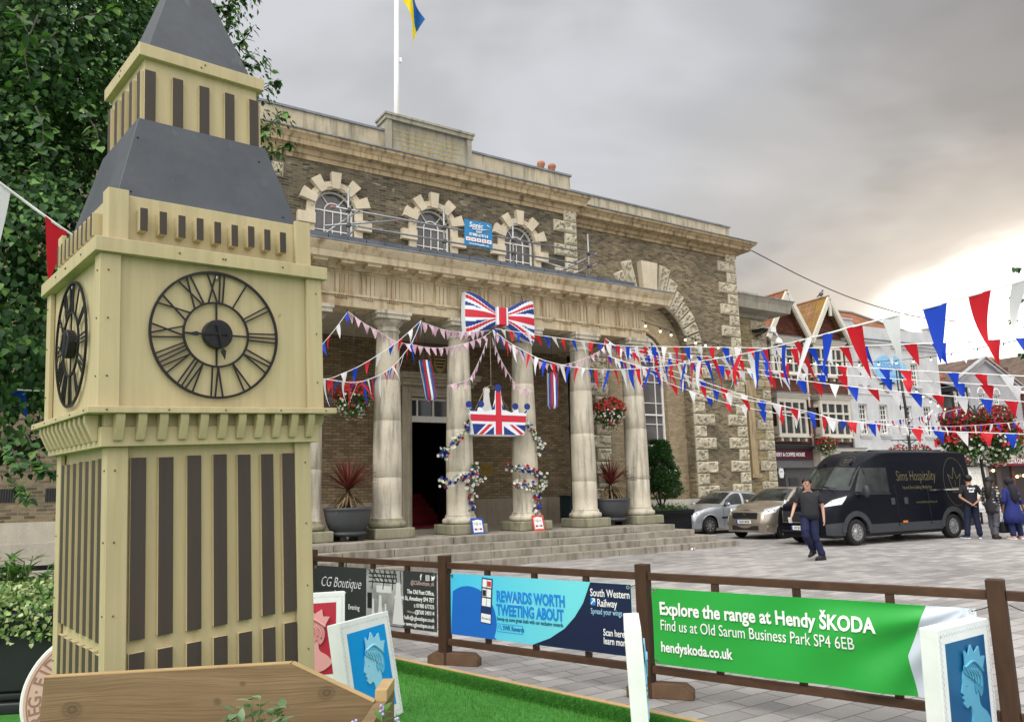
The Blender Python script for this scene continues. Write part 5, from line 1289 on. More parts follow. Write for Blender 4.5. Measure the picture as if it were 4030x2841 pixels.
# --- pots and cordylines ----------------------------------------------
M_pot = mat('grey_plastic_pot', (.055, .060, .066), .5, var=.15, vs=2)
C_red = leafmat('cordyline_leaves', [(0, (.075, .012, .014)), (.6, (.13, .022, .022)), (1, (.19, .05, .035))], .15)
C_tan = leafmat('dry_cordyline_leaves', [(0, (.10, .055, .025)), (1, (.26, .18, .09))], .15)
def pot_and_plant(x, y, lab):
    t = gthing('plant_pot', 'round dark grey pot on the porch '+lab, 'plant pot', x, y, .62, 'round pots in the porch')
    b = MB(); b.lathe([(.30, .10), (.40, .13), (.44, .17), (.40, .20), (.36, .22), (.41, .24), (.49, .42), (.53, .62), (.535, .68), (.55, .69), (.55, .735), (.53, .74), (.50, .735), (.49, .66), (.02, .65)], (0, 0, 0), 40); b.build('bowl', [M_pot], t)
    b = MB(); 
    for sx in (-.2, .2): b.box((sx-.07, -.28, 0), (sx+.07, .28, .11))
    b.build('foot', [M_black], t)
    c = gthing('cordyline', 'spiky dark red palm-like plant in the round pot '+lab, 'plant', x, y, 1.26, 'spiky red plants in the porch')
    b = MB(); b.tube([(0, 0, 0), (.01, 0, .25), (0, .01, .52)], [.075, .065, .05], 8); b.build('trunk', [mat('cordyline_trunk', (.04, .028, .02), .95)], c)
    lv = []
    def strap(a, el, L, m_, droop):
        b0 = Vector((0, 0, .50 if m_ == 0 else random.uniform(.12, .45))); d = Vector((math.cos(a)*math.cos(el), math.sin(a)*math.cos(el), math.sin(el)))
        seg = 7; p = b0; rows = []
        for i in range(seg+1):
            s = i/seg; rows.append((p.copy(), .019*(1-abs(s-.4)*.5)*(1 if s < .7 else (1-s)/.3+.03))); p = p+d*(L/seg); d = (d+Vector((0, 0, -droop/seg))).normalized()
        return rows
    for m_, nn, nm, mt in ((0, 95, 'leaves', C_red), (1, 46, 'dry_leaves', C_tan)):
        vs = []; fs = []
        for i in range(nn):
            a = random.uniform(0, 6.283); el = math.asin(random.uniform(.15, 1.0)**.8) if m_ == 0 else random.uniform(-.3, .45)
            rows = strap(a, el, random.uniform(.65, .92) if m_ == 0 else random.uniform(.5, .72), m_, .35 if m_ == 0 else 1.7)
            b0 = len(vs)
            for k_, (p, w_) in enumerate(rows):
                d = rows[min(k_+1, len(rows)-1)][0]-rows[max(k_-1, 0)][0]; sd = d.cross(Vector((0, 0, 1))); sd = sd.normalized() if sd.length > 1e-4 else Vector((1, 0, 0))
                vs += [p-sd*w_, p+Vector((0, 0, -.006)), p+sd*w_]
            for k_ in range(len(rows)-1): q = b0+3*k_; fs += [(q, q+1, q+4, q+3), (q+1, q+2, q+5, q+4)]
        raw(nm, vs, fs, [mt], c, True)
pot_and_plant(6.42, -.22, 'beside the clock tower'); pot_and_plant(14.38, .05, 'between the two right-hand columns')
# --- bin, plaque, notice boards, drinks can ----------------------------
bi = gthing('litter_bin', 'dark green square litter bin beside the drain pipe in the porch', 'bin', 14.72, 2.35, .62)
b = MB(); b.box((-.29, -.29, 0), (.29, .29, .78)); b.build('body', [mat('bin_green', (.006, .026, .032), .4)], bi, .03); b = MB(); b.box((-.30, -.30, .78), (.30, .30, .84)); b.build('lid', [mat('bin_green', (0, 0, 0))], bi, .02); b = MB(); b.box((.10, -.293, .60), (.14, -.291, .65)); b.build('sticker', [M_white], bi)
pq = gthing('wall_plaque', 'square brass plaque on the porch brick wall between the decorated columns', 'plaque', 12.17, YW-.075, 2.28)
b = MB(); b.box((-.23, 0, -.19), (.23, .02, .19)); b.build('plate', [mat('dull_brass', (.22, .15, .035), .45, .6, var=.25)], pq, .004)
for i in range(5): text('ERECTED IN COMMEMORATION OF', .028, mat('plaque_letters', (.06, .04, .02), .6), pq, T(0, -.001, .11-.055*i), 'CENTER', 0, 0, .0008, .8)
def notice(x, label, border):
    M = GM @ T(x, -.62, .62) @ RZ(4) @ RX(-14); t = thing('notice_board', label, 'sign', M=M, group='small notice boards on the porch step')
    b = MB(); b.box((-.18, 0, 0), (.18, .015, .40)); b.build('board', [border], t); b = MB()
    b.plate([(-.13, .04), (-.10, .05), (.10, .05), (.13, .04), (.14, .08), (.135, .31), (.14, .34), (.10, .335), (.03, .36), (0, .35), (-.03, .36), (-.10, .335), (-.14, .34), (-.135, .31), (-.14, .08)], (), -.003, -.0005); b.build('paper', [M_white], t)
    for ch, xx, c in (('T', -.105, 'red'), ('A', -.06, 'grey'), ('G', -.015, 'blue'), ('I', .05, 'red'), ('s', .085, 'blue')): text(ch, .095, {'red': F_r, 'blue': F_b, 'grey': pmat('tag_grey', (.45, .4, .5))}[c], t, T(xx, -.0032, .225), 'CENTER', .001, 0, .0008, .8)
    b = MB(); 
    for xx in (-.07, .075): b.box((xx-.035, -.0045, .10), (xx+.035, -.0032, .145))
    b.build('flag_print', [F_b], t); b = MB()
    for xx in (-.07, .075): b.box((xx-.035, -.0056, .118), (xx+.035, -.0046, .128)); b.box((xx-.005, -.0054, .10), (xx+.005, -.0047, .145))
    b.build('flag_cross', [F_r], t); b = MB(); b.ring2(.002, .122, .012, .022, -.0045, -.0032, seg=18); b.build('emblem', [M_gold], t)
notice(9.62, 'small blue bordered notice board leaning at the left decorated column', pmat('notice_blue', (.012, .07, .36)))
notice(11.42, 'small orange red bordered notice board leaning at the right decorated column', pmat('notice_red', (.62, .06, .045)))
cn_ = thing('drinks_can', 'crushed red and white drinks can lying at the foot of the steps', 'can', M=GM @ T(15.0, -2.42, .034) @ RZ(12) @ RY(90))
b = MB(); b.lathe([(.025, -.06), (.032, -.052), (.033, -.01), (.029, .01), (.033, .03), (.032, .052), (.026, .06)], seg=14); b.build('body', [M_white], cn_); b = MB(); b.lathe([(.0332, -.035), (.0335, -.012), (.0295, .009), (.0333, .025)], seg=14, cap=False); b.build('label_band', [M_red], cn_)
# --- scaffold rail on the porch roof -----------------------------------
M_tube = mat('galvanised_tube', (.30, .31, .32), .45, .7, var=.25, vs=12); M_clip = mat('scaffold_clip', (.10, .09, .085), .6, .4); M_capr = mat('red_tube_cap', (.30, .13, .11), .6)
sf = gthing('scaffold_rail', 'galvanised scaffold guard rail along the porch roof', 'scaffolding', 0, .2, 0)
ST = (6.50, 9.17, 11.36, 14.05)
for x in ST: b = MB(); b.tube([(x, 0, 7.5), (x, 0, 9.22)], .026, 8); b.build('upright', [M_tube], sf)
for z, x0, x1, dy in ((8.60, 6.10, 14.25, -.05), (8.21, 6.45, 14.2, -.05)):
    b = MB(); b.tube([(x0, dy, z), (7.7 if z > 8.5 else x0+.1, dy, z), (x1, dy, z+.01)], .026, 8); b.build('rail', [M_tube], sf)
for p, q in (((5.55, .5, 7.62), (6.75, -.09, 8.62)), ((6.25, .4, 7.62), (6.75, -.09, 8.24)), ((5.9, .0, 8.10), (7.75, -.1, 8.52)), ((12.85, .8, 7.62), (14.3, -.09, 8.30)), ((13.0, .9, 8.45), (13.35, .1, 8.05)), ((13.3, .7, 8.05), (14.3, -.1, 8.64)), ((5.5, 1.0, 7.55), (5.5, 1.0, 8.15))): b = MB(); b.tube([p, q], .025, 8); b.build('brace', [M_tube], sf)
for x in ST:
    for z in (8.21, 8.60): b = MB(); b.box((x-.05, -.085, z-.045), (x+.05, .035, z+.045)); b.build('coupler', [M_clip], sf, .008)
for x, z in ((6.08, 8.60), (7.76, 8.52), (13.0, 7.9)): b = MB(); b.box((x-.045, -.09, z-.04), (x+.045, .0, z+.04)); b.build('coupler', [M_capr], sf, .01)
sbn = gthing('banner', 'blue scaffolding company banner tied to the roof guard rail', 'banner', 10.17, .10, 8.2)
b = MB(); 
nx, nz = 16, 12; vs = []; fs = []
def sbw(x, z): return .015*math.sin(x*9+z*4)
for i in range(nx+1):
    for j in range(nz+1): x = -.44+.88*i/nx; z = .72*j/nz; vs.append((x, sbw(x, z), z))
for i in range(nx):
    for j in range(nz): a = i*(nz+1)+j; fs.append((a, a+nz+1, a+nz+2, a+1))
raw('sheet', vs, fs, [pmat('banner_blue', (.016, .19, .42))], sbn, True)
for s_, sz, x, z, sx, bo in (('Sonic', .20, -.30, .52, 1.0, .003), ('Scaffolding', .075, -.05, .46, 1, .001), ('2000', .075, 0, .385, 1.2, .001), ('01980 619114', .115, 0, .275, .88, .003), ('sonicscaffolding2000.co.uk', .062, 0, .035, .93, .001)): text(s_, sz, M_pw, sbn, T(x, -.020, z), 'LEFT' if sz == .2 else 'CENTER', bo, .15 if sz == .2 else 0, .003, sx)
b = MB(); [b.box((-.40+.165*i, -.021, .125), (-.26+.165*i, -.018, .225)) for i in range(5)]; b.build('logo_panel', [M_pw], sbn)
b = MB(); [b.box((-.37+.165*i, -.0225, .16), (-.29+.165*i, -.0212, .19)) for i in range(5)]; b.build('logo_mark', [F_r], sbn)
b = MB(); b.tube([(.1, -.018, .48), (.35, -.018, .52), (.36, -.018, .60), (.27, -.018, .65)], .012, 5); b.build('swoosh', [M_pw], sbn)
# --- flag pole and flag --------------------------------------------------
fp = gthing('flag_pole', 'tall white flag pole on the hall roof behind the name tablet', 'flag pole', 9.72, 4.5, 11.95)
b = MB(); b.tube([(0, 0, 0), (-.005, 0, 4), (-.02, 0, 9.5)], [.10, .085, .06], 14); b.build('pole', [mat('pole_paint', (.85, .85, .85), .35, var=.02)], fp); b = MB(); b.ball((-.02, 0, 9.55), .11); b.build('finial', [M_gold], fp); b = MB(); b.box((.07, -.05, 3.85), (.16, .05, 4.0)); b.build('cleat', [M_white], fp)
vs = []; fs = []; mi = []
nu, nv = 26, 22
for i in range(nu+1):
    u = i/nu
    for j in range(nv+1):
        v = j/nv    # limp flag: falls away from the pole in folds
        zt = 7.95-1.15*(1-v)
        vs.append((.06+1.15*u*(.50+.35*v)+.05*math.sin(u*9+v*3)*u, .18*math.sin(u*7.5+v*2.5)*min(1, u*3), zt-.10-2.3*u**1.15+.25*u*(1-v)))
for i in range(nu):
    for j in range(nv): a = i*(nv+1)+j; fs.append((a, a+nv+1, a+nv+2, a+1)); mi.append(0 if j >= nv/2 else 1)
fm = MB(); fm.add(vs, fs, mi, True); fl_ = gthing('flag', 'limp blue and yellow flag hanging from the flag pole', 'flag', 9.72, 4.5, 11.95+.12)
fm.build('cloth', [clothmat('flag_blue_cloth', (.006, .10, .36)), clothmat('flag_yellow_cloth', (.80, .66, .012))], fl_)
# --- clipped tree in a black planter beside the steps --------------------
bp = gthing('square_planter', 'large black square planter to the right of the steps', 'planter', 17.42, 1.25, 0)
b = MB(); b.box((-.86, -.45, 0), (.86, .45, .80)); b.box((-.91, -.50, .74), (.91, .50, .80)); b.box((-.94, -.53, .80), (.94, .53, .93)); b.build('box', [mat('black_planter_paint', (.008, .009, .012), .35)], bp, .012)
hv = []
for i in range(1300): p = Vector((random.uniform(-.88, .88), random.uniform(-.48, .48), .90+abs(random.gauss(0, .08)))); hv.append((p, rdir()+Vector((0, 0, .8)), rdir(), .06, .03, 0))
t = gthing('clipped_tree', 'dense dark green clipped tree growing in the black planter by the steps', 'tree', 17.45, 1.25, .85)
tr = MB()
for k in range(5): a = k*1.25; tr.tube(smooth_path([(.03*math.cos(a), .03*math.sin(a), 0), (.12*math.cos(a), .12*math.sin(a), .35), (.38*math.cos(a), .35*math.sin(a), .85)], 4), [.03-.0015*i for i in range(9)], 6)
tr.build('trunk', [mat('bark_brown', (.06, .04, .028), .95, bump=.5)], t)
lv = []
while len(lv) < 9000:
    z = random.uniform(.42, 2.28); k = (z-.42)/1.86
    rad = .86*(1-.62*k**1.1)*(.9+.22*noise.noise(Vector((z*2, len(lv) % 7, 0)))) * (1 if z > .6 else .6+.4*(z-.42)/.18)
    a = random.uniform(0, 6.283); q = random.random()**.33
    rad *= 1+.34*noise.noise(Vector((math.cos(a)*1.6, math.sin(a)*1.6, z*2.2)))
    p = Vector((math.cos(a)*rad*q, math.sin(a)*rad*q*.8, z))
    if noise.noise(p*3.0) < -.16 or (z < .62 and random.random() < .5): continue
    d = (p-Vector((0, 0, z-.3))).normalized()+rdir()*.7; lv.append((p, d, rdir(), .075, .042, 0))
leaf_mesh('crown', lv, [L_dark], t); 
hd = gthing('low_hedge', 'low clipped box hedge filling the black square planter', 'hedge', 17.42, 1.25, 0); leaf_mesh('leaves', hv, [L_bask], hd)
# ================================================================ buildings across the square
SROT = 28.0
SM = T(14.3, 40, 0) @ RZ(SROT)
B_red = brick('red_brick', (.115, .040, .027), (.185, .070, .044), (.15, .10, .08), soot=.3, sootc=(.06, .03, .022), msize=.008)
M_creamw = mat('cream_joinery', (.56, .53, .45), .5, var=.06)
M_whr = stone('white_render', (.56, .57, .575), (.43, .44, .43), .35)
M_grr = stone('grey_render', (.40, .40, .415), (.31, .31, .32), .3)
def tiles(name, c1, c2, lich=None, row=.16):
    m, nt, p = mk(name); n = N(nt)
    sp = n.node('ShaderNodeSeparateXYZ', {0: n.coord()})
    v = n.node('ShaderNodeCombineXYZ', {0: n.math('ADD', sp.outputs[0], sp.outputs[1]), 1: sp.outputs[2]}).outputs[0]
    bk = n.node('ShaderNodeTexBrick', {'Vector': v, 'Color1': (*c1, 1), 'Color2': (*c2, 1), 'Mortar': tuple(x*.35 for x in c1)+(1,), 'Scale': 1.0, 'Mortar Size': .018, 'Mortar Smooth': .6, 'Bias': 0.0, 'Brick Width': .26, 'Row Height': row})
    c = n.mix(.6, bk.outputs['Color'], n.ramp(n.noise(1.6, 5), [(.3, .6), (.7, 1.35)]), 'MULTIPLY')
    if lich: c = n.mix(n.ramp(n.noise(.9, 6, None, .65), [(.40, 0.0), (.58, .85)]), c, lich)
    nt.links.new(c, p.inputs['Base Color']); p.inputs['Roughness'].default_value = .85; p.inputs['Specular IOR Level'].default_value = .2
    nt.links.new(n.bump(bk.outputs['Fac'], .6, -.03), p.inputs['Normal']); return m
M_tile = tiles('clay_roof_tiles', (.22, .085, .045), (.34, .145, .08)); M_tileL = tiles('lichened_roof_tiles', (.22, .11, .055), (.30, .17, .085), (.27, .165, .03)); M_hung = tiles('hung_tiles', (.095, .034, .022), (.16, .062, .038), None, .11)
M_tiled = tiles('dark_roof_tiles', (.10, .075, .06), (.19, .13, .10), None, .2)
# --- two gabled red brick shops
gh = thing('gabled_house', 'red brick shop with two steep gables, cream bay windows and a bakery front', 'building', M=SM)
def gp_(name, mb, mats, par=None, **k): return mb.build(name, mats, par or gh, **k)
GX0, GX1 = -1.45, 4.78
w = MB(); w.box((GX0, 0, 3.7), (GX1, 9, 9.2)); gp_('wall', w, [B_red])
w = MB(); w.box((GX0, .06, 0), (GX1, 9, 3.69)); gp_('ground_floor', w, [mat('shop_grey', (.085, .08, .085), .6, var=.1)])
for gx, mt in ((.12, M_tile), (3.32, M_tileL)):
    hw, zt, ze = 1.60, 11.72, 9.22
    g = MB(); g.prism([(gx-1.5, 9.19), (gx+1.5, 9.19), (gx, 11.5)], -.02, .2); gp_('gable_wall', g, [M_hung])
    r = MB(); 
    for s in (-1, 1):
        a = (gx+s*(hw+.05), ze-.08); b_ = (gx, zt)
        vs = [(a[0], -.50, a[1]), (b_[0], -.50, b_[1]), (b_[0], 9, b_[1]), (a[0], 9, a[1])]; d = .10
        r.add(vs+[(x, y, z-d) for x, y, z in vs], [(0,1,2,3),(7,6,5,4),(0,4,5,1),(1,5,6,2),(2,6,7,3),(3,7,4,0)])
    gp_('roof', r, [mt])
    for s in (-1, 1):
        c = MB(); c.bar2((gx+s*(hw+.02), ze-.15), (gx+s*.0, zt-.10), .24, -.56, -.44); c.bar2((gx+s*(hw-.06), ze-.22), (gx+s*.0, zt-.30), .12, -.50, -.38); gp_('bargeboard', c, [M_creamw])
    c = MB(); c.box((gx-.08, -.54, 10.62), (gx+.08, -.44, 11.55)); gp_('apex_panel', c, [M_creamw])
    rg = MB(); rg.tube([(gx, -.5, zt+.02), (gx, 9, zt+.02)], .07, 6); gp_('ridge', rg, [mat('ridge_tile', (.28, .16, .09), .85)])
def bay(x0, x1, z0, z1, zm, n, dep=.45):
    o = MB(); o.box((x0, -dep, z0), (x1, -.001, z0+.14)); o.box((x0, -dep, z1-.24), (x1, -.001, z1)); o.box((x0, -dep, zm-.05), (x1, -dep+.12, zm+.05))
    wd = (x1-x0)/n
    for i in range(n+1):
        xx = x0+wd*i; hw = .05 if 0 < i < n else .08; xx = min(max(xx, x0+hw), x1-hw); o.box((xx-hw, -dep+.002, z0+.14), (xx+hw, -dep+.12, z1-.24))
    for s in (x0, x1-.1): o.box((s, -dep+.12, z0), (s+.1, 0, z0+.5)); o.box((s, -dep+.12, z1-.4), (s+.1, 0, z1)); 
    w_ = gp_('bay_window', o, [M_creamw])
    g = MB(); g.box((x0+.08, -dep+.06, z0+.14), (x1-.08, -dep+.08, z1-.24)); g.build('pane', [mat('leaded_glass', (.045, .05, .05), .12, var=.5, vs=2.5)], w_)
    c = MB(); c.sweep([(0, z1), (.06, z1), (.10, z1+.08), (.17, z1+.14), (.20, z1+.20), (0, z1+.24)], [(x0, 0, -1, 0), (x0, -dep, -1, -1), (x1, -dep, 1, -1), (x1, 0, 1, 0)]); c.build('cornice', [M_creamw], w_)
    c = MB(); c.box((x0-.12, -dep-.14, z1+.241), (x1+.12, 0, z1+.29)); c.build('lead_cap', [M_lead], w_)
    s = MB(); s.box((x0-.10, -dep-.08, z0-.07), (x1+.10, -.002, z0-.002)); s.build('sill', [M_creamw], w_)
    for i in range(4): k = MB(); xx = x0+.2+(x1-x0-.4)*i/3; k.box((xx-.07, -dep+.02, z0-.26), (xx+.07, -.002, z0-.072)); k.build('bracket', [M_creamw], w_)
    for k_ in range(n):
        if k_ % 2 == 0: c = MB(); c.box((x0+wd*k_+.12, -dep+.10, z0+.15), (x0+wd*k_+.12+wd*.6, -dep+.12, z0+.6+.5*random.random())); c.build('blind', [mat('pale_blind', (.35, .33, .28), .8)], w_)
for x0, x1 in ((-1.20, .90), (1.92, 4.25)):
    bay(x0, x1, 4.05, 6.02, 5.28, 4); bay(x0+.05, x1-.0, 7.30, 9.02, 8.20, 4, .3)
f = MB(); f.box((GX0, -.30, 2.86), (1.22, .05, 3.40)); fo = gp_('fascia', f, [mat('maroon_fascia', (.060, .006, .014), .4)])
text('BAKERY & COFFEE HOUSE', .27, M_pw, fo, T(-1.72, -.302, 3.03), 'LEFT', .004, 0, .006, .74)
f = MB(); f.box((GX0, -.40, 3.40), (1.28, .06, 3.55)); gp_('fascia_cap', f, [M_black]); f = MB(); f.box((GX0, -.22, 2.45), (1.3, .05, 2.85)); gp_('shutter_box', f, [mat('shutter_grey', (.12, .115, .125), .5)])
f = MB(); f.box((-1.2, .02, .0), (-.55, .059, 2.42)); gp_('shop_door', f, [mat('dark_shop_door', (.02, .018, .02), .4)])
v = MB(); 
for i in range(9): v.box((-.30, .0, 1.0+.11*i), (.42, .058, 1.07+.11*i))
gp_('louvre', v, [mat('louvre_grey', (.05, .05, .052), .5)])
b = MB(); b.prism([(-1.32, 1.95), (-1.12, 1.95), (-1.04, 2.2), (-1.10, 2.42), (-1.34, 2.42), (-1.40, 2.2)], -.38, -.32); b.box((-1.24, -.33, 2.42), (-1.2, 0, 2.46)); hs = gp_('hanging_sign', b, [M_white]); text('BAKER', .07, M_black, hs, T(-1.22, -.383, 2.24), 'CENTER', 0, 0, .003, .8)
f = MB(); f.box((1.62, -.42, 2.50), (4.95, .06, 3.30)); fo = gp_('shop_fascia', f, [mat('cream_fascia', (.62, .58, .48), .5)]); text('nole', .42, mat('grey_shop_letters', (.30, .29, .27), .6), fo, T(2.92, -.424, 2.88), 'LEFT', 0, 0, .006)
f = MB(); f.box((1.5, -.55, 3.30), (5.1, .06, 3.42)); gp_('fascia_moulding', f, [M_creamw]); f = MB(); f.box((1.45, -.6, 3.421), (5.15, .06, 3.47)); gp_('fascia_lead', f, [M_lead])
f = MB(); f.box((1.75, .0, .3), (4.6, .058, 2.45)); gp_('shop_window', f, [M_glass])
b = MB(); b.tube([(1.78, -.45, 2.46), (1.9, -.75, 2.40), (2.5, -.75, 2.40)], .03, 6); b.box((1.9, -.82, 2.34), (2.5, -.70, 2.42)); lo = gp_('fascia_lamp', b, [M_black]); b = MB(); b.box((1.95, -.80, 2.30), (2.45, -.72, 2.338)); b.build('bulb', [emis('warm_lamp', (1, .72, .35), 6.0)], lo)
for x, zt, zb in ((1.52, 9.1, 3.55), (4.70, 9.0, 3.5)):
    b = MB(); b.tube([(x, -.09, zb), (x, -.09, zt)], .055, 8)
    for z in (zb+.6, zb+2.5, zb+4.4): b.box((x-.09, -.12, z-.04), (x+.09, 0, z+.04))
    gp_('drain_pipe', b, [M_creamw])
for x0, x1, y, z0, z1, pots in ((-1.35, -.55, 3.0, 9, 12.35, 3), (.95, 1.45, 4.5, 9.2, 12.0, 0)):
    c = MB(); c.box((x0, y, z0), (x1, y+.8, z1)); c.box((x0-.07, y-.07, z1-.22), (x1+.07, y+.87, z1-.08)); co = gp_('chimney', c, [B_red])
    for i in range(pots): c = MB(); c.lathe([(.13, z1), (.11, z1+.45), (.13, z1+.5)], (x0+.15+.25*i, y+.4, 0), 10); c.build('chimney_pot', [M_terra], co)
c = MB(); c.ring2(4.38, 4.38, .001, .17, -.05, 0, seg=18); gp_('burglar_alarm', c, [M_white])
sl = thing('floodlight', 'black floodlight on a bracket by the bakery bay window', 'floodlight', M=SM @ T(1.05, -.6, 5.25)); b = MB(); b.box((-.25, -.12, -.25), (.22, .02, .28)); b.build('housing', [M_black], sl); b = MB(); b.tube([(0, 0, 0), (0, .6, -.1)], .03, 6); b.build('arm', [M_black], sl)
bd = thing('pigeon', 'grey pigeon perched on the ridge of the lichened gable', 'bird', M=SM @ T(3.2, -.1, 11.79)); b = MB(); b.ball((0, 0, .15), .12, sq=(.75, 1.2, 1.05)); b.ball((.0, -.12, .31), .055); b.tube([(0, .1, .13), (0, .3, .04)], [.05, .02], 6); b.tube([(0, -.17, .31), (0, -.21, .30)], [.015, .004], 5); b.tube([(.03, 0, .05), (.03, 0, -.01)], .01, 4); b.tube([(-.03, 0, .05), (-.03, 0, -.01)], .01, 4); b.build('body', [mat('pigeon_grey', (.10, .10, .105), .8)], bd)
# --- white rendered pub
wp = thing('white_pub', 'white rendered pub with sash windows, shaped parapet and blue oval sign', 'building', M=SM)
def sash(cx, z0, z1, hw, y, par, pw=2, ph=6):
    f = MB(); f.plate([(cx-hw, z0), (cx+hw, z0), (cx+hw, z1), (cx-hw, z1)], [[(cx-hw+.06, z0+.06), (cx+hw-.06, z0+.06), (cx+hw-.06, z1-.06), (cx-hw+.06, z1-.06)]], y-.03, y+.05)
    zm = (z0+z1)/2; f.box((cx-hw+.06, y-.02, zm-.03), (cx+hw-.06, y+.03, zm+.03))
    for i in range(1, pw+1): x = cx-hw+.06+(2*hw-.12)*i/(pw+1); f.box((x-.015, y-.01, z0+.06), (x+.015, y+.02, z1-.06))
    for i in range(1, ph): 
        z = z0+(z1-z0)*i/ph
        if abs(z-zm) > .1: f.box((cx-hw+.06, y-.008, z-.015), (cx+hw-.06, y+.018, z+.015))
    o = f.build('window', [M_frame], par); g = MB(); g.box((cx-hw+.05, y+.022, z0+.05), (cx+hw-.05, y+.028, z1-.05)); g.build('pane', [M_glass], o)
    c = MB(); c.box((cx-hw+.06, y+.030, z0+.06), (cx-hw+.06+hw*random.uniform(.4, .9), y+.034, z1-.06)); c.build('curtain', [mat('pale_curtain', (.32, .30, .26), .9)], o)
    return o
WXS = (5.78, 7.50, 9.66, 11.40); TXS = (6.08, 10.64)
holes = [[(x-.36, 4.25), (x+.36, 4.25), (x+.36, 5.93), (x-.36, 5.93)] for x in WXS]+[[(x-.33, 7.1), (x+.33, 7.1), (x+.33, 8.45), (x-.33, 8.45)] for x in TXS]
w = MB(); w.plate([(4.80, 0), (12.95, 0), (12.95, 9.3), (4.80, 9.3)], holes, -.05, .25); w.box((12.65, .25, 0), (12.95, 9, 9.3)); w.box((4.8, .6, 0), (12.6, 9, 9.25)); w.build('wall', [M_whr], wp)
for x in WXS:
    sash(x, 4.25, 5.93, .36, .10, wp); s = MB(); s.box((x-.48, -.14, 4.12), (x+.48, -.04, 4.25)); s.box((x-.42, -.10, 4.02), (x+.42, -.045, 4.12)); s.build('sill', [M_whr], wp)
for x in TXS: sash(x, 7.1, 8.45, .33, .10, wp, 2, 6); s = MB(); s.box((x-.45, -.14, 6.98), (x+.45, -.04, 7.1)); s.build('sill', [M_whr], wp)
s = MB(); s.box((4.82, -.09, 6.48), (12.94, -.045, 6.56)); s.build('string_course', [M_whr], wp)
c = MB(); c.sweep([(0, 9.25), (.08, 9.25), (.10, 9.38), (.22, 9.45), (.26, 9.56), (0, 9.6)], [(4.8, .5, -1, 0), (4.8, -.05, -1, -1), (12.95, -.05, 1, -1), (12.95, 9, 1, 0)]); c.build('cornice', [M_whr], wp)
c = MB(); c.box((4.6, -.30, 9.6), (13.2, .3, 9.65)); c.build('lead_flashing', [M_lead], wp)
p = MB(); p.plate([(4.82, 9.6), (12.93, 9.6), (12.93, 10.68), (12.35, 10.68), (12.35, 10.45), (12.1, 10.45), (11.9, 10.52), (11.7, 10.42), (5.95, 10.42), (5.75, 10.5), (5.6, 10.68), (4.82, 10.68)], (), .0, .3); p.build('parapet', [M_whr], wp)
p = MB(); p.box((12.3, -.1, 10.68), (13.0, .4, 10.76)); p.box((4.75, -.1, 10.68), (5.62, .4, 10.74)); p.build('parapet_cap', [M_whr], wp)
r = MB(); r.add([(4.7, .4, 10.2), (12.3, .4, 10.2), (10.6, 3.8, 12.3), (5.2, 3.8, 12.3), (4.7, 7, 10.2), (12.3, 7, 10.2)], [(0,1,2,3), (5,4,3,2), (4,0,3), (1,5,2)]); r.build('roof', [M_tile], wp)
r = MB(); r.tube([(4.7, .4, 10.25), (5.2, 3.8, 12.35), (10.6, 3.8, 12.35), (12.3, .4, 10.25)], .11, 6); r.build('ridge', [mat('grey_ridge', (.17, .14, .12), .85)], wp)
sg = MB(); n_ = 40; sg.plate([(8.35+1.52*math.cos(2*math.pi*i/n_), 8.02+.86*math.sin(2*math.pi*i/n_)) for i in range(n_)], (), -.16, -.05); so = sg.build('oval_sign', [mat('sign_rim', (.42, .50, .56), .5)], wp)
sg = MB(); sg.plate([(8.35+1.42*math.cos(2*math.pi*i/n_), 8.02+.79*math.sin(2*math.pi*i/n_)) for i in range(n_)], (), -.175, -.161); sg.build('sign_face', [mat('powder_blue_sign', (.22, .45, .68), .5)], so)
M_sl = mat('sign_letters_blue', (.16, .30, .48), .5)
for s_, z, sz in (('THE', 8.46, .20), ('DUCHESS', 8.06, .40), ('OF', 7.84, .20), ('ALBANY', 7.42, .36)): text(s_, sz, M_sl, so, T(8.35, -.178, z), 'CENTER', .006, 0, .008, .98)
f = MB(); f.box((5.0, -.30, 2.6), (12.8, -.06, 3.2)); f.build('fascia', [mat('pub_fascia', (.45, .45, .45), .5)], wp)
b = MB(); b.tube([(10.0, -.3, 4.75), (10.5, -1.0, 5.6)], .035, 6); b.build('alarm_arm', [M_white], wp); b = MB(); b.box((11.75, -.12, 3.6), (11.95, -.05, 4.0)); b.build('red_box', [M_red], wp)
for x in (7.0, 8.9): b = MB(); b.tube([(x, -.05, 4.2), (x+.15, -.4, 4.35)], .04, 6); b.build('spot_lamp', [M_white], wp)
# --- grey gabled coffee shop
gb_ = thing('grey_shop', 'grey rendered gabled building with arched sashes and a dark red coffee shop fascia', 'building', M=SM)
GG = [(15.6-1.0, 0), (21.3, 0), (21.3, 7.35), (17.55, 9.05), (14.6, 7.55)]
hl = [[(x-.32, 5.75), (x+.32, 5.75), (x+.32, 6.9), (x-.32, 6.9)] for x in (15.5, 17.0, 18.65)]
w = MB(); w.plate(GG, hl, .0, .3); w.build('wall', [M_grr], gb_)
w = MB(); w.box((12.96, .35, 0), (14.62, 6, 7.4)); w.box((14.62, .5, 0), (21.3, 8, 7.3)); w.build('rear_wall', [M_grr], gb_)
for x in (15.5, 17.0, 18.65): sash(x, 5.75, 6.9, .32, .12, gb_, 2, 6); c = MB(); c.ring2(x, 6.95, .30, .38, -.03, .0, 0, math.pi, 14); c.build('window_arch', [M_white], gb_); c = MB(); c.box((x-.42, -.08, 5.64), (x+.42, .001, 5.75)); c.build('sill', [M_white], gb_)
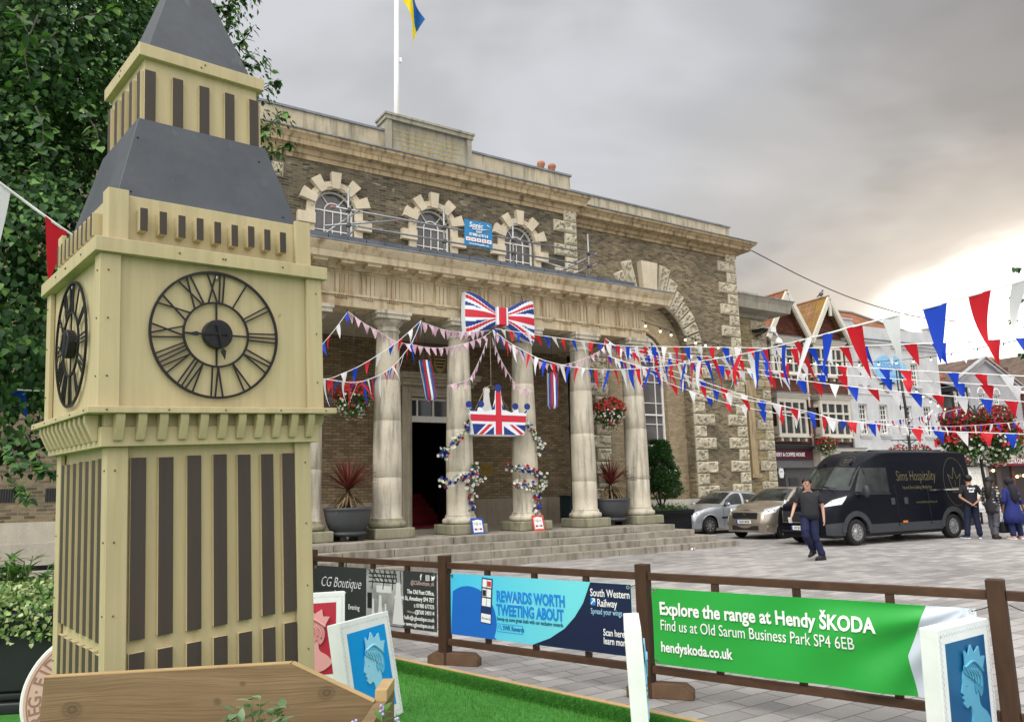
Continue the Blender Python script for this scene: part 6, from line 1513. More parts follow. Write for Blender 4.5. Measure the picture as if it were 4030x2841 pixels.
for a, b_ in (((14.35, 7.52), (17.55, 9.12)), ((17.55, 9.12), (21.6, 7.30))):
    c = MB(); c.bar2(a, b_, .22, -.22, -.001); c.bar2((a[0], a[1]+.14), (b_[0], b_[1]+.14), .08, -.30, -.002); c.build('gable_moulding', [M_grr], gb_)
c = MB(); c.box((20.9, -.30, 7.05), (21.6, .1, 7.22)); c.box((14.3, -.30, 7.25), (14.8, .1, 7.42)); c.build('eaves_return', [M_white], gb_)
r = MB()
for s, ex, ez in ((-1, 14.3, 7.6), (1, 21.7, 7.35)):
    vs = [(ex, -.26, ez), (17.55, -.26, 9.25), (17.55, 8, 9.25), (ex, 8, ez)]; r.add(vs+[(x, y, z-.08) for x, y, z in vs], [(0,1,2,3),(7,6,5,4),(0,4,5,1),(1,5,6,2),(2,6,7,3),(3,7,4,0)])
r.build('roof', [M_tiled], gb_)
r = MB(); r.add([(12.96, .5, 7.6), (16.5, 1.2, 8.3), (16.5, 4.5, 9.3), (12.96, 4.5, 8.9)], [(0,1,2,3)]); r.add([(12.96, .5, 7.45), (16.5, .5, 7.5), (16.5, 1.2, 8.3), (12.96, .5, 7.6)], [(0,1,2,3)]); r.build('side_roof', [M_tile], gb_)
o = MB(); o.box((12.98, -.7, 5.35), (14.5, .35, 5.62)); o.box((12.98, -.7, 6.85), (14.5, .35, 7.15)); 
for x in (12.98, 13.45, 13.95, 14.40): o.box((x, -.7, 5.62), (x+.10, -.6, 6.85))
ob = o.build('oriel_window', [M_black], gb_)
for x in (13.27, 13.75, 14.22): sash(x, 5.65, 6.83, .19, -.62, ob, 1, 4)
r = MB(); r.add([(12.9, -.78, 7.15), (14.6, -.78, 7.15), (14.5, .4, 7.6), (12.96, .4, 7.6)], [(0,1,2,3)]); r.box((12.9, -.78, 7.1), (14.6, .3, 7.149)); r.build('oriel_roof', [M_lead], ob)
for x in (13.3, 14.1): sash(x, 4.0, 5.1, .22, .30, gb_, 1, 4)
f = MB(); f.box((16.75, -.6, 2.42), (21.3, -.02, 3.0)); f.build('fascia', [mat('crimson_fascia', (.16, .010, .022), .45)], gb_); text('COSTA COFFEE', .44, M_pw, gb_, T(17.85, -.604, 2.56), 'LEFT', .006, 0, .006, .66)
f = MB(); f.box((14.6, -.35, 2.40), (16.7, -.02, 2.9)); f.build('fascia', [mat('black_fascia', (.014, .014, .016), .4)], gb_); text('Allium', .36, M_pw, gb_, T(15.15, -.354, 2.6), 'LEFT', -.003, .3, .006); text('CAFÉ', .15, M_pw, gb_, T(16.0, -.354, 2.46), 'LEFT', .0, 0, .006)
f = MB(); f.box((16.8, -.05, 0), (21.3, -.002, 2.4)); f.build('shop_front', [mat('shop_interior_dark', (.03, .022, .02), .3)], gb_)
for x, wd, m_ in ((17.35, .5, mat('timber_panel', (.07, .055, .05), .5)), (19.0, .28, B_red), (21.0, .3, B_red)): f = MB(); f.box((x, -.12, 0), (x+wd, -.051, 2.4)); f.build('pier', [m_], gb_)
f = MB(); f.box((14.65, -.06, 0), (16.4, -.002, 2.38)); f.build('shop_front', [M_frame], gb_)
for x in (15.0, 15.55, 16.05): sash(x, .5, 2.1, .22, -.08, gb_, 1, 4)
for x, z in ((17.0, 2.15), (19.45, 1.75), (20.2, 1.8)):
    b = MB(); b.ball((x, -.16, z), .09, seg=8, rings=6); b.build('wall_lamp', [emis('shop_lamp', (1, .62, .25), 5.0)], gb_)
b = MB(); b.box((20.3, .05, 4.05), (21.1, .12, 4.4)); b.build('vent_window', [M_frame], gb_)
# --- brick corner at the far right, dark roof behind
rb_ = thing('brick_house', 'dark red brick house with two chimney pots at the far right edge', 'building', M=SM)
w = MB(); w.box((21.32, -.1, 0), (27, 8, 7.2)); w.build('wall', [B_red], rb_)
r = MB(); r.add([(21.2, -.3, 7.2), (27, -.3, 7.2), (27, 4, 9.6), (19.5, 4, 9.6), (19.0, .8, 8.6)], [(0,1,2,3,4)]); r.add([(18.2, 1.0, 7.6), (21.2, -.3, 7.2), (19.0, .8, 8.6)], [(0,1,2)]); r.build('roof', [M_tiled], rb_)
c = MB(); c.box((21.9, 2, 8), (23.9, 2.8, 9.25)); co = c.build('chimney', [B_red], rb_)
for x in (22.15, 22.75, 23.4): c = MB(); c.lathe([(.20, 9.25), (.17, 9.7), (.21, 9.75), (.22, 9.85), (.1, 10.0)], (x, 2.4, 0), 12); c.build('chimney_pot', [M_terra], co)
f = MB(); f.box((21.4, -.5, 2.4), (26, -.11, 3.0)); f.build('fascia', [mat('crimson_fascia', (0, 0, 0))], rb_)
f = MB(); f.box((21.7, -.14, .3), (25.8, -.103, 2.38)); f.build('shop_window', [mat('warm_interior', (.06, .03, .015), .3)], rb_)
# more of the square's houses beyond the frame, seen only from the side
for x0, x1, z, m_, lab in ((27.1, 34, 8.5, M_whr, 'plain white house next to the brick house beyond the right edge'), ):
    t = thing('plain_house', lab, 'building', M=SM); w = MB(); w.box((x0, 0, 0), (x1, 8, z)); w.build('wall', [m_], t); r = MB(); r.prism([(x0-.1, z), (x1+.1, z), ((x0+x1)/2, z+2.4)], -.2, 8.2); r.build('roof', [M_tiled], t)

# ================================================================ lamps, baskets, camera, cables
def lamp_post():
    t = thing('street_lamp', 'tall black street lamp with a scrolled arm and lantern in front of the white pub', 'street lamp', (15.42, 30.2, 0))
    b = MB(); b.tube([(0, 0, 0), (0, 0, .8), (0, 0, .85), (0, 0, 4.5), (-.08, 0, 6.0)], [.11, .10, .06, .05, .045], 10); b.build('post', [M_black], t)
    b = MB(); b.tube(smooth_path([(-.08, 0, 5.95), (-.22, 0, 6.02), (-.45, 0, 5.98), (-.62, 0, 5.75)], 5), .025, 6); b.tube([(-.20, 0, 4.4), (-.20, 0, 6.0)], .025, 6); b.tube([(-.2, 0, 4.5), (-.02, 0, 4.5)], .02, 6); b.tube([(-.2, 0, 5.2), (-.05, 0, 5.2)], .02, 6); b.build('arm', [M_black], t)
    b = MB(); b.lathe([(.05, .22), (.10, .14), (.13, .02), (.28, -.02), (.29, -.05), (.10, -.06)], (-.62, 0, 5.5), 14); b.build('lantern_cap', [M_black], t)
    b = MB(); b.lathe([(.14, -.06), (.17, -.2), (.10, -.38), (.02, -.45)], (-.62, 0, 5.5), 14); b.build('lantern_glass', [mat('lantern_glass', (.55, .55, .52), .3)], t)
    b = MB(); b.tube([(-.7, 0, 3.22), (.55, 0, 3.22)], .02, 6); b.tube([(-.3, 0, 3.22), (-.02, 0, 3.05)], .015, 5); b.tube([(.3, 0, 3.22), (.02, 0, 3.05)], .015, 5); b.build('bracket', [M_black], t)
lamp_post()
for dx, lab in ((-.42, 'left'), (.40, 'right')): basket('flower_basket', 'round red geranium basket on the %s bracket of the lamp post above the black van' % lab, T(15.42+dx, 30.2, 2.72), .42, n=.5, group='red baskets above the van', chain=.5, cols=('red', 'red'), hang=.1)
basket('flower_basket', 'red and white flower basket hanging on the pipe between the two shop fronts', SM @ T(1.47, -1.0, 3.55), .55, n=.7, chain=.6, hang=.9)
fd = thing('flower_lamp', 'black lamp post with curled brackets carrying the huge red and white flower baskets', 'street lamp', (16.45, 27.4, 0))
b = MB(); b.tube([(.08, 0, 0), (.06, 0, 1.1), (0, 0, 2.0), (0, 0, 3.9), (0, 0, 4.25)], [.085, .07, .05, .045, .03], 10); b.build('post', [M_black], fd)
for s in (-1, 1): b = MB(); b.tube(smooth_path([(0, 0, 3.7), (s*.08, 0, 4.1), (s*.35, 0, 4.32), (s*.62, 0, 4.15), (s*.68, 0, 3.95)], 5), .022, 6); b.tube(smooth_path([(0, 0, 3.1), (s*.3, 0, 3.35), (s*.6, 0, 3.2)], 5), .02, 6); b.build('bracket', [M_black], fd)
for dx, z, r_, cols_, hg, lab in ((-.66, 3.70, .60, ('crimson', 'crimson'), .15, 'upper left dark red basket of the huge flower lamp post'), (.68, 3.72, .62, ('crimson', 'crimson'), .15, 'upper right dark red basket of the huge flower lamp post'), (-.55, 2.95, .80, ('red', 'white'), .35, 'lower left red and white basket of the huge flower lamp post'), (.62, 3.0, .85, ('red', 'white'), .35, 'lower right red and white basket of the huge flower lamp post')):
    basket('flower_basket', lab, T(16.45+dx, 27.4, z), r_, n=1.4, group='baskets on the flower lamp post', chain=.35, cols=cols_, hang=hg)
basket('flower_basket', 'red and white flower basket cut by the right edge near the coffee shop', T(19.6, 29.4, 2.85), .62, n=.8, chain=1.2, hang=.4)
# security camera on the corner of the side block
cc = thing('security_camera', 'white dome security camera on a bracket at the corner of the side block', 'security camera', M=GM @ T(28.55, 5.3, 8.05))
b = MB(); b.box((-.45, .02, .52), (.05, .68, .60)); b.tube([(-.35, .6, .3), (-.05, .05, .52)], .03, 6); b.build('wall_arm', [M_black], cc)
b = MB(); b.box((-.12, -.12, .42), (.24, .14, .66)); b.tube([(.2, 0, .46), (.36, -.03, .36), (.40, -.05, .2)], .05, 8); b.build('junction_box', [M_white], cc)
b = MB(); b.lathe([(.04, .2), (.12, .14), (.19, 0), (.20, -.12)], (.42, -.05, 0), 18); b.build('dome', [M_white], cc); b = MB(); b.lathe([(.19, -.12), (.18, -.26), (.12, -.36), (.02, -.40)], (.42, -.05, 0), 18); b.build('lens_dome', [mat('smoked_dome', (.01, .01, .011), .1)], cc)
# overhead cable and festoon lights
def cable(name, label, pts, r, m, cat): 
    p = smooth_path(pts, 8); t = thing(name, label, cat, p[0]); b = MB(T(*(-p[0]))); b.tube(p, r, 5); b.build('cable', [m], t); return t, p
M_cable = mat('cable_black', (.03, .03, .03), .6)
cable('overhead_cable', 'thin dark cable sagging from the hall cornice down towards the pub roof', [at(2955, 985, 33), at(3070, 1045, 33.5), at(3180, 1100, 34), at(3330, 1165, 35), at(3480, 1215, 36), at(3600, 1245, 37), at(3760, 1265, 38)], .022, M_cable, 'cable')
M_bulb = emis('festoon_bulb', (1, .78, .45), 2.2)
def festoon(label, pts, n):
    t, p = cable('festoon_lights', label, pts, .012, M_cable, 'string lights'); L = len(p)
    for i in range(n):
        q = p[int((i+.5)*(L-1)/n)]-p[0]; b = MB(); b.tube([q, q+Vector((0, 0, -.07))], .02, 6); b.build('socket', [M_black], t); b = MB(); b.ball(q+Vector((0, 0, -.115)), .034, seg=8, rings=6); b.build('bulb', [M_bulb], t)
festoon('string of warm festoon bulbs running down from the porch across the arched window', [at(2525, 1262, 20.5), at(2640, 1303, 21), at(2750, 1338, 21.5), at(2850, 1358, 22)], 7)
festoon('string of warm festoon bulbs level across the bay windows and the pub sign', [at(2850, 1358, 22), at(3060, 1400, 25), at(3250, 1422, 27), at(3420, 1424, 28.5), at(3560, 1415, 29), at(3700, 1398, 28), at(3900, 1360, 24), at(4100, 1320, 21)], 14)
festoon('string of warm festoon bulbs falling from the street lamp to the flower lamp post', [at(3545, 1478, 29.6), at(3605, 1530, 29), at(3680, 1580, 28), at(3760, 1612, 27.5), at(3860, 1630, 27.2)], 10)
# ================================================================ trees
M_bark = mat('lime_bark', (.055, .045, .035), .95, bump=.6, bs=25)
L_lime = leafmat('lime_leaves', [(0, (.010, .038, .010)), (.5, (.026, .080, .018)), (.80, (.062, .15, .032)), (1, (.15, .27, .065))], .22, .55, .3)
def crown_leaves(blobs, n, L, seed, gap=-.10, keep=None):
    rr = random.Random(seed); out = []
    vol = [b[3]*b[4]*b[5] for b in blobs]
    while len(out) < n:
        cx, cy, cz, rx, ry, rz = rr.choices(blobs, vol)[0]
        z = rr.uniform(-1, 1); a = rr.uniform(0, 6.2832); s = math.sqrt(1-z*z); q = rr.random()**.30
        d = Vector((s*math.cos(a), s*math.sin(a), z)); lump = 1+.30*noise.noise(d*2.2+Vector((cx, cy, cz)))+.14*noise.noise(d*6+Vector((cz, cx, 0)))
        p = Vector((cx+d.x*rx*q*lump, cy+d.y*ry*q*lump, cz+d.z*rz*q*lump))
        if noise.noise(p*1.5+Vector((seed, 0, 0)))+.65*noise.noise(p*3.6) < gap: continue
        if keep and not keep(p): continue
        # leaves hang in sprays: the blade points outwards and down
        dn = (d*.7+Vector((0, 0, -.75))+Vector((rr.uniform(-.6, .6), rr.uniform(-.6, .6), rr.uniform(-.3, .5)))).normalized()
        out.append((p, dn, (d+Vector((rr.uniform(-.6, .6), rr.uniform(-.6, .6), .7+rr.uniform(-.5, .5)))).normalized(), L*(s_ := rr.uniform(.5, 1.3)), L*s_*rr.uniform(.70, .92), 0))
    return out
def sprig(pts, n, L, lv, tw, rr):
    p = smooth_path(pts, 6); tw.tube(p, [.006*(1-.7*i/len(p)) for i in range(len(p))], 5)
    for i in range(n):
        k = rr.uniform(.1, 1)*(len(p)-1.01); j = int(k); c = p[j].lerp(p[j+1], k-j); a = rr.uniform(0, 6.28)
        d = Vector((math.cos(a), math.sin(a)*.6, rr.uniform(-1.0, .1))); lv.append((c+d*.012, d, Vector((rr.uniform(-.4, .4), -.5, 1)), L*rr.uniform(.7, 1.15), L*rr.uniform(.7, .9), 0))
tt = thing('lime_tree', 'big dark leafy lime tree rising behind the clock tower at left', 'tree', (-6.0, 8.2, 0))
O = Vector((-6.0, 8.2, 0))
tr = MB(); tr.tube([(0, 0, 0), (.05, .05, 1.2), (-.05, .1, 3), (.1, 0, 6), (0, .1, 9.5)], [.32, .26, .22, .15, .05], 12); tr.build('trunk', [M_bark], tt)
lb = []
for k in range(16):
    a = k*2.4; z = 1.9+k*.42; L = 2.6-.09*k
    b = MB(); b.tube(smooth_path([(0, .05, z), (math.cos(a)*L*.5, math.sin(a)*L*.5, z+.45), (math.cos(a)*L, math.sin(a)*L, z+.35)], 4), [.08-.008*i for i in range(9)], 6); b.build('limb', [M_bark], tt)
BL = [(.1, -.2, 6.2, 2.9, 2.3, 2.6), (1.0, -.9, 4.2, 2.15, 1.6, 1.9), (-1.0, -.9, 3.9, 2.0, 1.6, 2.0), (.6, -.7, 2.7, 1.6, 1.2, 1.0), (-.6, -1.4, 2.6, 1.7, 1.1, 1.05), (1.7, -.3, 5.4, 1.0, 1.0, 1.4), (1.2, -1.2, 6.6, 1.35, 1.2, 1.5), (-1.4, -.6, 6.0, 1.9, 1.6, 2.2), (1.6, -.3, 3.6, 1.0, 1.0, 1.1), (.5, .3, 8.2, 2.1, 1.9, 1.5)]
rr = random.Random(5); lv = crown_leaves(BL, 118000, .064, 3); tw = MB()
def loc(p): return p-O
def spr(a, b, c, n): sprig([loc(at(*a)), loc(at(*b)), loc(at(*c))], n, .074, lv, tw, rr)
# sprays that reach out past the tower on the right, and hang low on the left
for a, b, c, n in (((800, 60, 6.6), (900, 20, 6.5), (985, -25, 6.4), 34), ((820, 20, 6.6), (900, 60, 6.5), (930, 140, 6.4), 26), ((860, 120, 6.5), (905, 90, 6.4), (950, 40, 6.4), 22), ((900, 330, 6.6), (960, 240, 6.5), (1005, 205, 6.4), 18), ((900, 260, 6.6), (960, 255, 6.5), (1010, 260, 6.5), 16), ((980, 380, 6.7), (1050, 340, 6.6), (1098, 310, 6.5), 14), ((950, 560, 6.7), (1060, 490, 6.6), (1118, 435, 6.5), 22), ((960, 520, 6.6), (1030, 520, 6.5), (1100, 500, 6.5), 18), ((980, 640, 6.7), (1080, 600, 6.6), (1150, 555, 6.5), 20), ((900, 180, 6.6), (960, 160, 6.5), (1000, 100, 6.4), 18), ((880, 0, 6.6), (960, -10, 6.5), (1030, -30, 6.4), 22), ((900, 640, 6.7), (1000, 610, 6.6), (1075, 570, 6.5), 14),
                   ((30, 1880, 5.2), (90, 1930, 5.1), (110, 1965, 5.0), 20), ((10, 1700, 5.2), (60, 1790, 5.1), (80, 1850, 5.0), 40), ((100, 1700, 5.3), (150, 1800, 5.2), (190, 1870, 5.1), 34), ((150, 60, 4.6), (100, 200, 4.5), (120, 330, 4.4), 22), ((220, 130, 4.7), (160, 180, 4.6), (60, 240, 4.5), 22), ((140, 420, 4.6), (170, 500, 4.5), (165, 640, 4.4), 22), ((30, 30, 4.2), (70, 60, 4.1), (110, 130, 4.0), 14), ((300, 80, 4.8), (420, 40, 4.7), (480, 10, 4.6), 16), ((330, 430, 5), (380, 520, 4.9), (390, 600, 4.8), 16)): spr(a, b, c, n)
tw.build('twigs', [M_bark], tt)
leaf_mesh('crown', lv, [L_lime], tt)
# a second tree whose branch tips just enter at the right edge
t2 = thing('lime_tree', 'tree whose few leafy twigs poke in at the right edge against the bright sky', 'tree', (8.95, 9.2, 0)); O2 = Vector((8.95, 9.2, 0))
tr = MB(); tr.tube([(0, 0, 0), (.05, 0, 2), (0, 0, 5), (0, 0, 7)], [.22, .18, .12, .04], 10); tr.build('trunk', [M_bark], t2)
lv2 = crown_leaves([(0, 0, 5.2, 1.45, 1.4, 2.0), (.3, .2, 3.6, 1.2, 1.2, .9)], 9000, .09, 8); tw2 = MB()
for a, b, c, n in (((4150, 1010, 8.7), (4060, 1050, 8.6), (3996, 1052, 8.5), 12), ((4150, 1180, 8.7), (4060, 1180, 8.6), (3992, 1168, 8.5), 12), ((4150, 1300, 8.7), (4060, 1270, 8.6), (3998, 1258, 8.5), 8), ((4150, 1120, 8.7), (4070, 1130, 8.6), (4015, 1122, 8.5), 8), ((4150, 1420, 8.7), (4080, 1400, 8.6), (4022, 1392, 8.5), 7)):
    p = [at(*a)-O2, at(*b)-O2, at(*c)-O2]; sprig([Vector((0, 0, p[0].z))]+p, n*2, .085, lv2, tw2, rr)
tw2.build('twigs', [M_bark], t2); leaf_mesh('crown', lv2, [L_lime], t2)
# black planter with ivy and bedding at the left edge
bpl = thing('trough_planter', 'long black trough planter on the lawn at the left edge', 'planter', (-4.55, 6.75, 0), R(8))
b = MB(); b.box((-1.5, -.42, .0), (1.45, .42, .10)); b.box((-1.46, -.38, .10), (1.41, .38, .17)); b.box((-1.48, -.40, .17), (1.43, .40, .72)); b.box((-1.54, -.46, .66), (1.49, .46, .78)); b.build('trough', [mat('black_trough', (.010, .012, .013), .45, var=.2)], bpl, .02)
ivy = leafmat('variegated_ivy', [(0, (.05, .13, .03)), (.4, (.14, .25, .06)), (.75, (.32, .40, .15)), (1, (.50, .51, .30))], .15)
iv = thing('ivy', 'pale variegated ivy spilling over the front of the black trough planter', 'plant', (-4.55, 6.75, .70), R(8)); lv = []
for i in range(6500):
    x = random.uniform(-1.5, 1.45); y = random.uniform(-.62, .2); z = .18*random.random()+.12-(.0 if y > -.42 else random.uniform(.05, .28)); lv.append((Vector((x, y, z+.04*noise.noise(Vector((x*5, y*5, 0))))), rdir()+Vector((0, -.8, -.4)), rdir()+Vector((0, -1, .8)), .038, .034, 0))
leaf_mesh('leaves', lv, [ivy], iv)
bdp = thing('bedding_plant', 'tall mid green leafy plants growing in the middle of the black trough planter', 'plant', (-4.55, 6.85, .72), R(8)); lv = []; st = MB()
for k in range(130):
    x = random.uniform(-1.4, 1.35); y = random.uniform(-.15, .3); h = random.uniform(.28, .56)*(.75+.4*noise.noise(Vector((x*2, 0, 0))))*(1.15 if x < .1 else .9); tip = Vector((x+random.uniform(-.12, .12), y+random.uniform(-.1, .1), h)); st.tube([(x, y, 0), tip], .005, 5)
    for q in range(16):
        s = random.uniform(.15, 1.0); a = random.uniform(0, 6.28); lv.append((Vector((x, y, 0)).lerp(tip, s), Vector((math.cos(a), math.sin(a), random.uniform(-.1, .9))), (0, 0, 1), .15, .036, 0))
st.build('stems', [mat('green_stem', (0, 0, 0))], bdp); leaf_mesh('leaves', lv, [L_fresh], bdp, 'lance')
wf = thing('bedding_flower', 'cluster of small white flowers at the left end of the ivy', 'plant', (-4.62, 6.35, .86)); flowers_mesh('white_flowers', [(Vector((random.uniform(-.25, .22), random.uniform(-.06, .05), random.uniform(-.04, .07))), (0, -1, .6), .035) for _ in range(26)], FM['white'], wf)
# ================================================================ vehicles
def paint(name, c, metal=.6, rough=.32, coat=.8):
    m, nt, p = mk(name); n = N(nt)
    p.inputs['Base Color'].default_value = (*c, 1); p.inputs['Metallic'].default_value = metal; p.inputs['Coat Weight'].default_value = coat; p.inputs['Specular IOR Level'].default_value = .12 if coat < .05 else .5; p.inputs['Coat Roughness'].default_value = .06
    nt.links.new(n.ramp(n.noise(3, 4), [(.3, rough*.85), (.7, rough*1.2)]), p.inputs['Roughness'])
    MATS[name] = m; return m
M_tyre = mat('tyre_rubber', (.014, .014, .014), .85, var=.2); M_rim = mat('alloy_rim', (.42, .42, .43), .35, .8, var=.1); M_rimd = mat('rim_gap', (.012, .012, .012), .7)
M_carglass = mat('car_glass', (.022, .028, .026), .06, var=.8, vs=1.9, spec=.38); M_plas = mat('black_car_plastic', (.016, .016, .017), .6); M_lamp = mat('headlamp_glass', (.62, .64, .66), .12, .35, var=.35, vs=9)
M_plate = mat('number_plate', (.72, .72, .70), .4, var=.03)
def cr1(a, b, c, d, t): return .5*((2*b)+(c-a)*t+(2*a-5*b+4*c-d)*t*t+(3*b-a-3*c+d)*t**3)
def loft_car(root, cols, N_, arches, ra, classify, mats):
    """cols: stations nose->tail, each a list of rows sill->roof centre (x,y,z). Faces are sorted into named parts by classify(u,v,p,side)."""
    nc = len(cols); nr = len(cols[0]); G = []
    def P(c, r):
        c = max(0, min(nc-1, c)); m = 1
        if r > nr-1: r = 2*(nr-1)-r; m = -1
        r = max(0, r); x, y, z = cols[c][r]; return Vector((x, y*m, z))
    U = (nc-1)*N_; V = (nr-1)*N_
    for i in range(U+1):
        c = min(i//N_, nc-2); tu = (i-c*N_)/N_; row = []
        for j in range(V+1):
            r = min(j//N_, nr-2); tv = (j-r*N_)/N_
            q = [cr1(P(c-1, r+k), P(c, r+k), P(c+1, r+k), P(c+2, r+k), tu) for k in (-1, 0, 1, 2)]
            p = cr1(*q, tv)
            for ax in arches:
                dx = p.x-ax
                if abs(dx) < ra:
                    za = .30+math.sqrt(ra*ra-dx*dx) if True else 0
                    if p.z < za and p.y > .4: p.z = za
            row.append(p)
        G.append(row)
    parts = {}
    for side in (1, -1):
        for i in range(U):
            for j in range(V):
                qd = [G[i][j], G[i+1][j], G[i+1][j+1], G[i][j+1]]; c = sum(qd, Vector())/4
                k = classify((i+.5)/N_, (j+.5)/N_, c, side)
                vs, fs, ix = parts.setdefault(k, ([], [], {}))
                f = []
                for (a, b) in ((i, j), (i+1, j), (i+1, j+1), (i, j+1)):
                    key = (a, b, side if b < V else 0)
                    if key not in ix: p = G[a][b]; ix[key] = len(vs); vs.append(Vector((p.x, p.y*side, p.z)))
                    f.append(ix[key])
                fs.append(f if side > 0 else f[::-1])
    # nose and tail caps join the two halves
    vs, fs, ix = parts['body']
    for a, bul in ((0, .07), (U, -.05)):
        K = 12; rows = []
        for j in range(V+1):
            p = G[a][j]; rows.append([len(vs)+k for k in range(K+1)])
            for k in range(K+1): s = -1+2*k/K; vs.append(Vector((p.x+bul*(1-s*s), p.y*s, p.z)))
        for j in range(V):
            for k in range(K): fs.append([rows[j][k], rows[j][k+1], rows[j+1][k+1], rows[j+1][k]])
    for k, (vs, fs, ix) in parts.items():
        o = raw(k.split('#')[0], vs, fs, [mats[k]], root, True)
        bm = bmesh.new(); bm.from_mesh(o.data); bmesh.ops.remove_doubles(bm, verts=bm.verts, dist=.0004); bmesh.ops.recalc_face_normals(bm, faces=bm.faces); bm.to_mesh(o.data); bm.free()
        o.data.polygons.foreach_set('use_smooth', [True]*len(o.data.polygons))
def wheel(root, x, y, r, w_, spokes=7, steel=False):
    s = 1 if y > 0 else -1; M = T(x, y, r) @ RX(-90*s)
    b = MB(M); rr = r*.64
    b.lathe([(rr, -w_/2), (r*.93, -w_/2), (r, -w_*.36), (r, w_*.30), (r*.95, w_*.46), (rr*1.06, w_*.5), (rr, w_*.44)], seg=28, cap=False); o = b.build('wheel', [M_tyre], root)
    b = MB(M); b.lathe([(.001, w_*.2), (rr, w_*.2)], seg=28, cap=False, mi=1); b.lathe([(rr*.97, w_*.44), (rr*1.02, w_*.46), (rr*1.02, 0), (rr*.93, .0), (rr*.93, w_*.4)], seg=28, cap=False)
    if steel:
        b.lathe([(.001, w_*.40), (rr*.28, w_*.40), (rr*.36, w_*.30), (rr*.62, w_*.34), (rr*.94, w_*.36)], seg=28, cap=False)
        for k in range(10): a = 2*math.pi*k/10; b.box((rr*.70*math.cos(a)-.018, rr*.70*math.sin(a)-.018, w_*.30), (rr*.70*math.cos(a)+.018, rr*.70*math.sin(a)+.018, w_*.352), 1)
    else:
        b.lathe([(.001, w_*.40), (rr*.24, w_*.38), (rr*.26, w_*.25)], seg=16, cap=False)
        for k in range(spokes):
            a = 2*math.pi*k/spokes; u = Vector((math.cos(a), math.sin(a), 0)); n_ = Vector((-u.y, u.x, 0)); z0, z1 = Vector((0, 0, w_*.25)), Vector((0, 0, w_*.40))
            q = [u*rr*.18-n_*rr*.11, u*rr*.96-n_*rr*.17, u*rr*.96+n_*rr*.17, u*rr*.18+n_*rr*.11]
            b.add([p+z0 for p in q]+[p+z1 for p in q], [(3,2,1,0),(4,5,6,7),(0,1,5,4),(1,2,6,5),(2,3,7,6),(3,0,4,7)])
    b.build('rim', [M_rim, M_rimd], o)
def under(root, x0, x1, hw, zc, arches, ra):
    b = MB(); b.box((x0, -hw+.16, .20), (x1, hw-.16, zc)); 
    for ax in arches:
        for s in (-1, 1): b.box((ax-ra, s*(hw-.30), .22), (ax+ra, s*(hw-.29), .30+ra))
    b.build('underbody', [M_plas], root)
def mirror_(root, x, y, z, m, big=False):
    for s in (1, -1):
        b = MB(); k = 1.9 if big else 1
        b.ball((x, s*(y+.13), z+.02*k), .085, seg=12, rings=8, sq=(.75, 1.25, .85 if not big else 2.0)); o = b.build('door_mirror', [m], root)
        b = MB(); b.tube([(x+.02, s*(y-.06), z-.05), (x+.01, s*(y+.08), z-.02)], .03, 6); b.build('mirror_arm', [M_plas], o)
def plate(root, s_, x, z, tilt=0, hw=.26):
    M = T(x, 0, z) @ RZ(90); b = MB(M); b.box((-hw, 0, -.055), (hw, .02, .055)); o = b.build('number_plate', [M_plate], root)
    text(s_, .10, M_black, o, M @ T(.02, -.001, -.036), 'CENTER', .002, 0, .001, .86); b = MB(M); b.box((-hw, -.002, -.055), (-hw+.05, -.0003, .055)); b.build('plate_band', [mat('plate_blue', (.01, .05, .35), .4)], o)
from mathutils.bvhtree import BVHTree
def body_tree(root):
    vb = [o for o in root.children if o.name.startswith('body')][0].data
    return BVHTree.FromPolygons([v.co.copy() for v in vb.vertices], [tuple(p.vertices) for p in vb.polygons])
def patch(root, tree, q, axis, name, m, gap=.006, both=True, nu=16, nv=8, par=None):
    """a four-cornered piece of trim pressed on to the bodywork along axis"""
    out = []
    for s in ((1, -1) if both else (1,)):
        vs = []; fs = []; ax = Vector(axis).normalized(); q_ = [Vector(p) for p in q]
        for i in range(nu+1):
            for j in range(nv+1):
                a = q_[0].lerp(q_[1], i/nu); b = q_[3].lerp(q_[2], i/nu); p = a.lerp(b, j/nv); h = tree.ray_cast(p-ax*1.2, ax)
                p = (h[0]-ax*gap) if h[0] else p; vs.append((p.x, p.y*s, p.z))
        for i in range(nu):
            for j in range(nv): k = i*(nv+1)+j; f = (k, k+nv+1, k+nv+2, k+1); fs.append(f if s > 0 else f[::-1])
        out.append(raw(name, vs, fs, [m], root, True))
    return out
def headlights(root, q, axis=(-.62, -.75, -.08)):
    t = body_tree(root)
    for o in patch(root, t, q, axis, 'headlight', M_lamp): 
        s = 1 if o.data.vertices[0].co.y > 0 else -1; c = sum((Vector(p) for p in q), Vector())/4
        for k, r_ in ((.32, .055), (.66, .045)):
            p = Vector(q[0]).lerp(Vector(q[1]), k).lerp(Vector(q[3]).lerp(Vector(q[2]), k), .5); h = t.ray_cast(p-Vector(axis)*1.0, Vector(axis).normalized())
            if h[0]: b = MB(); n_ = -Vector(axis).normalized(); e = h[0]+n_*.004; b.ball((e.x, e.y*s, e.z), r_, 0, 12, 8, (.5, .5, 1)); b.build('lamp_reflector', [mat('lamp_reflector', (.80, .80, .80), .15, .9)], o)
def C(*r): return list(r)
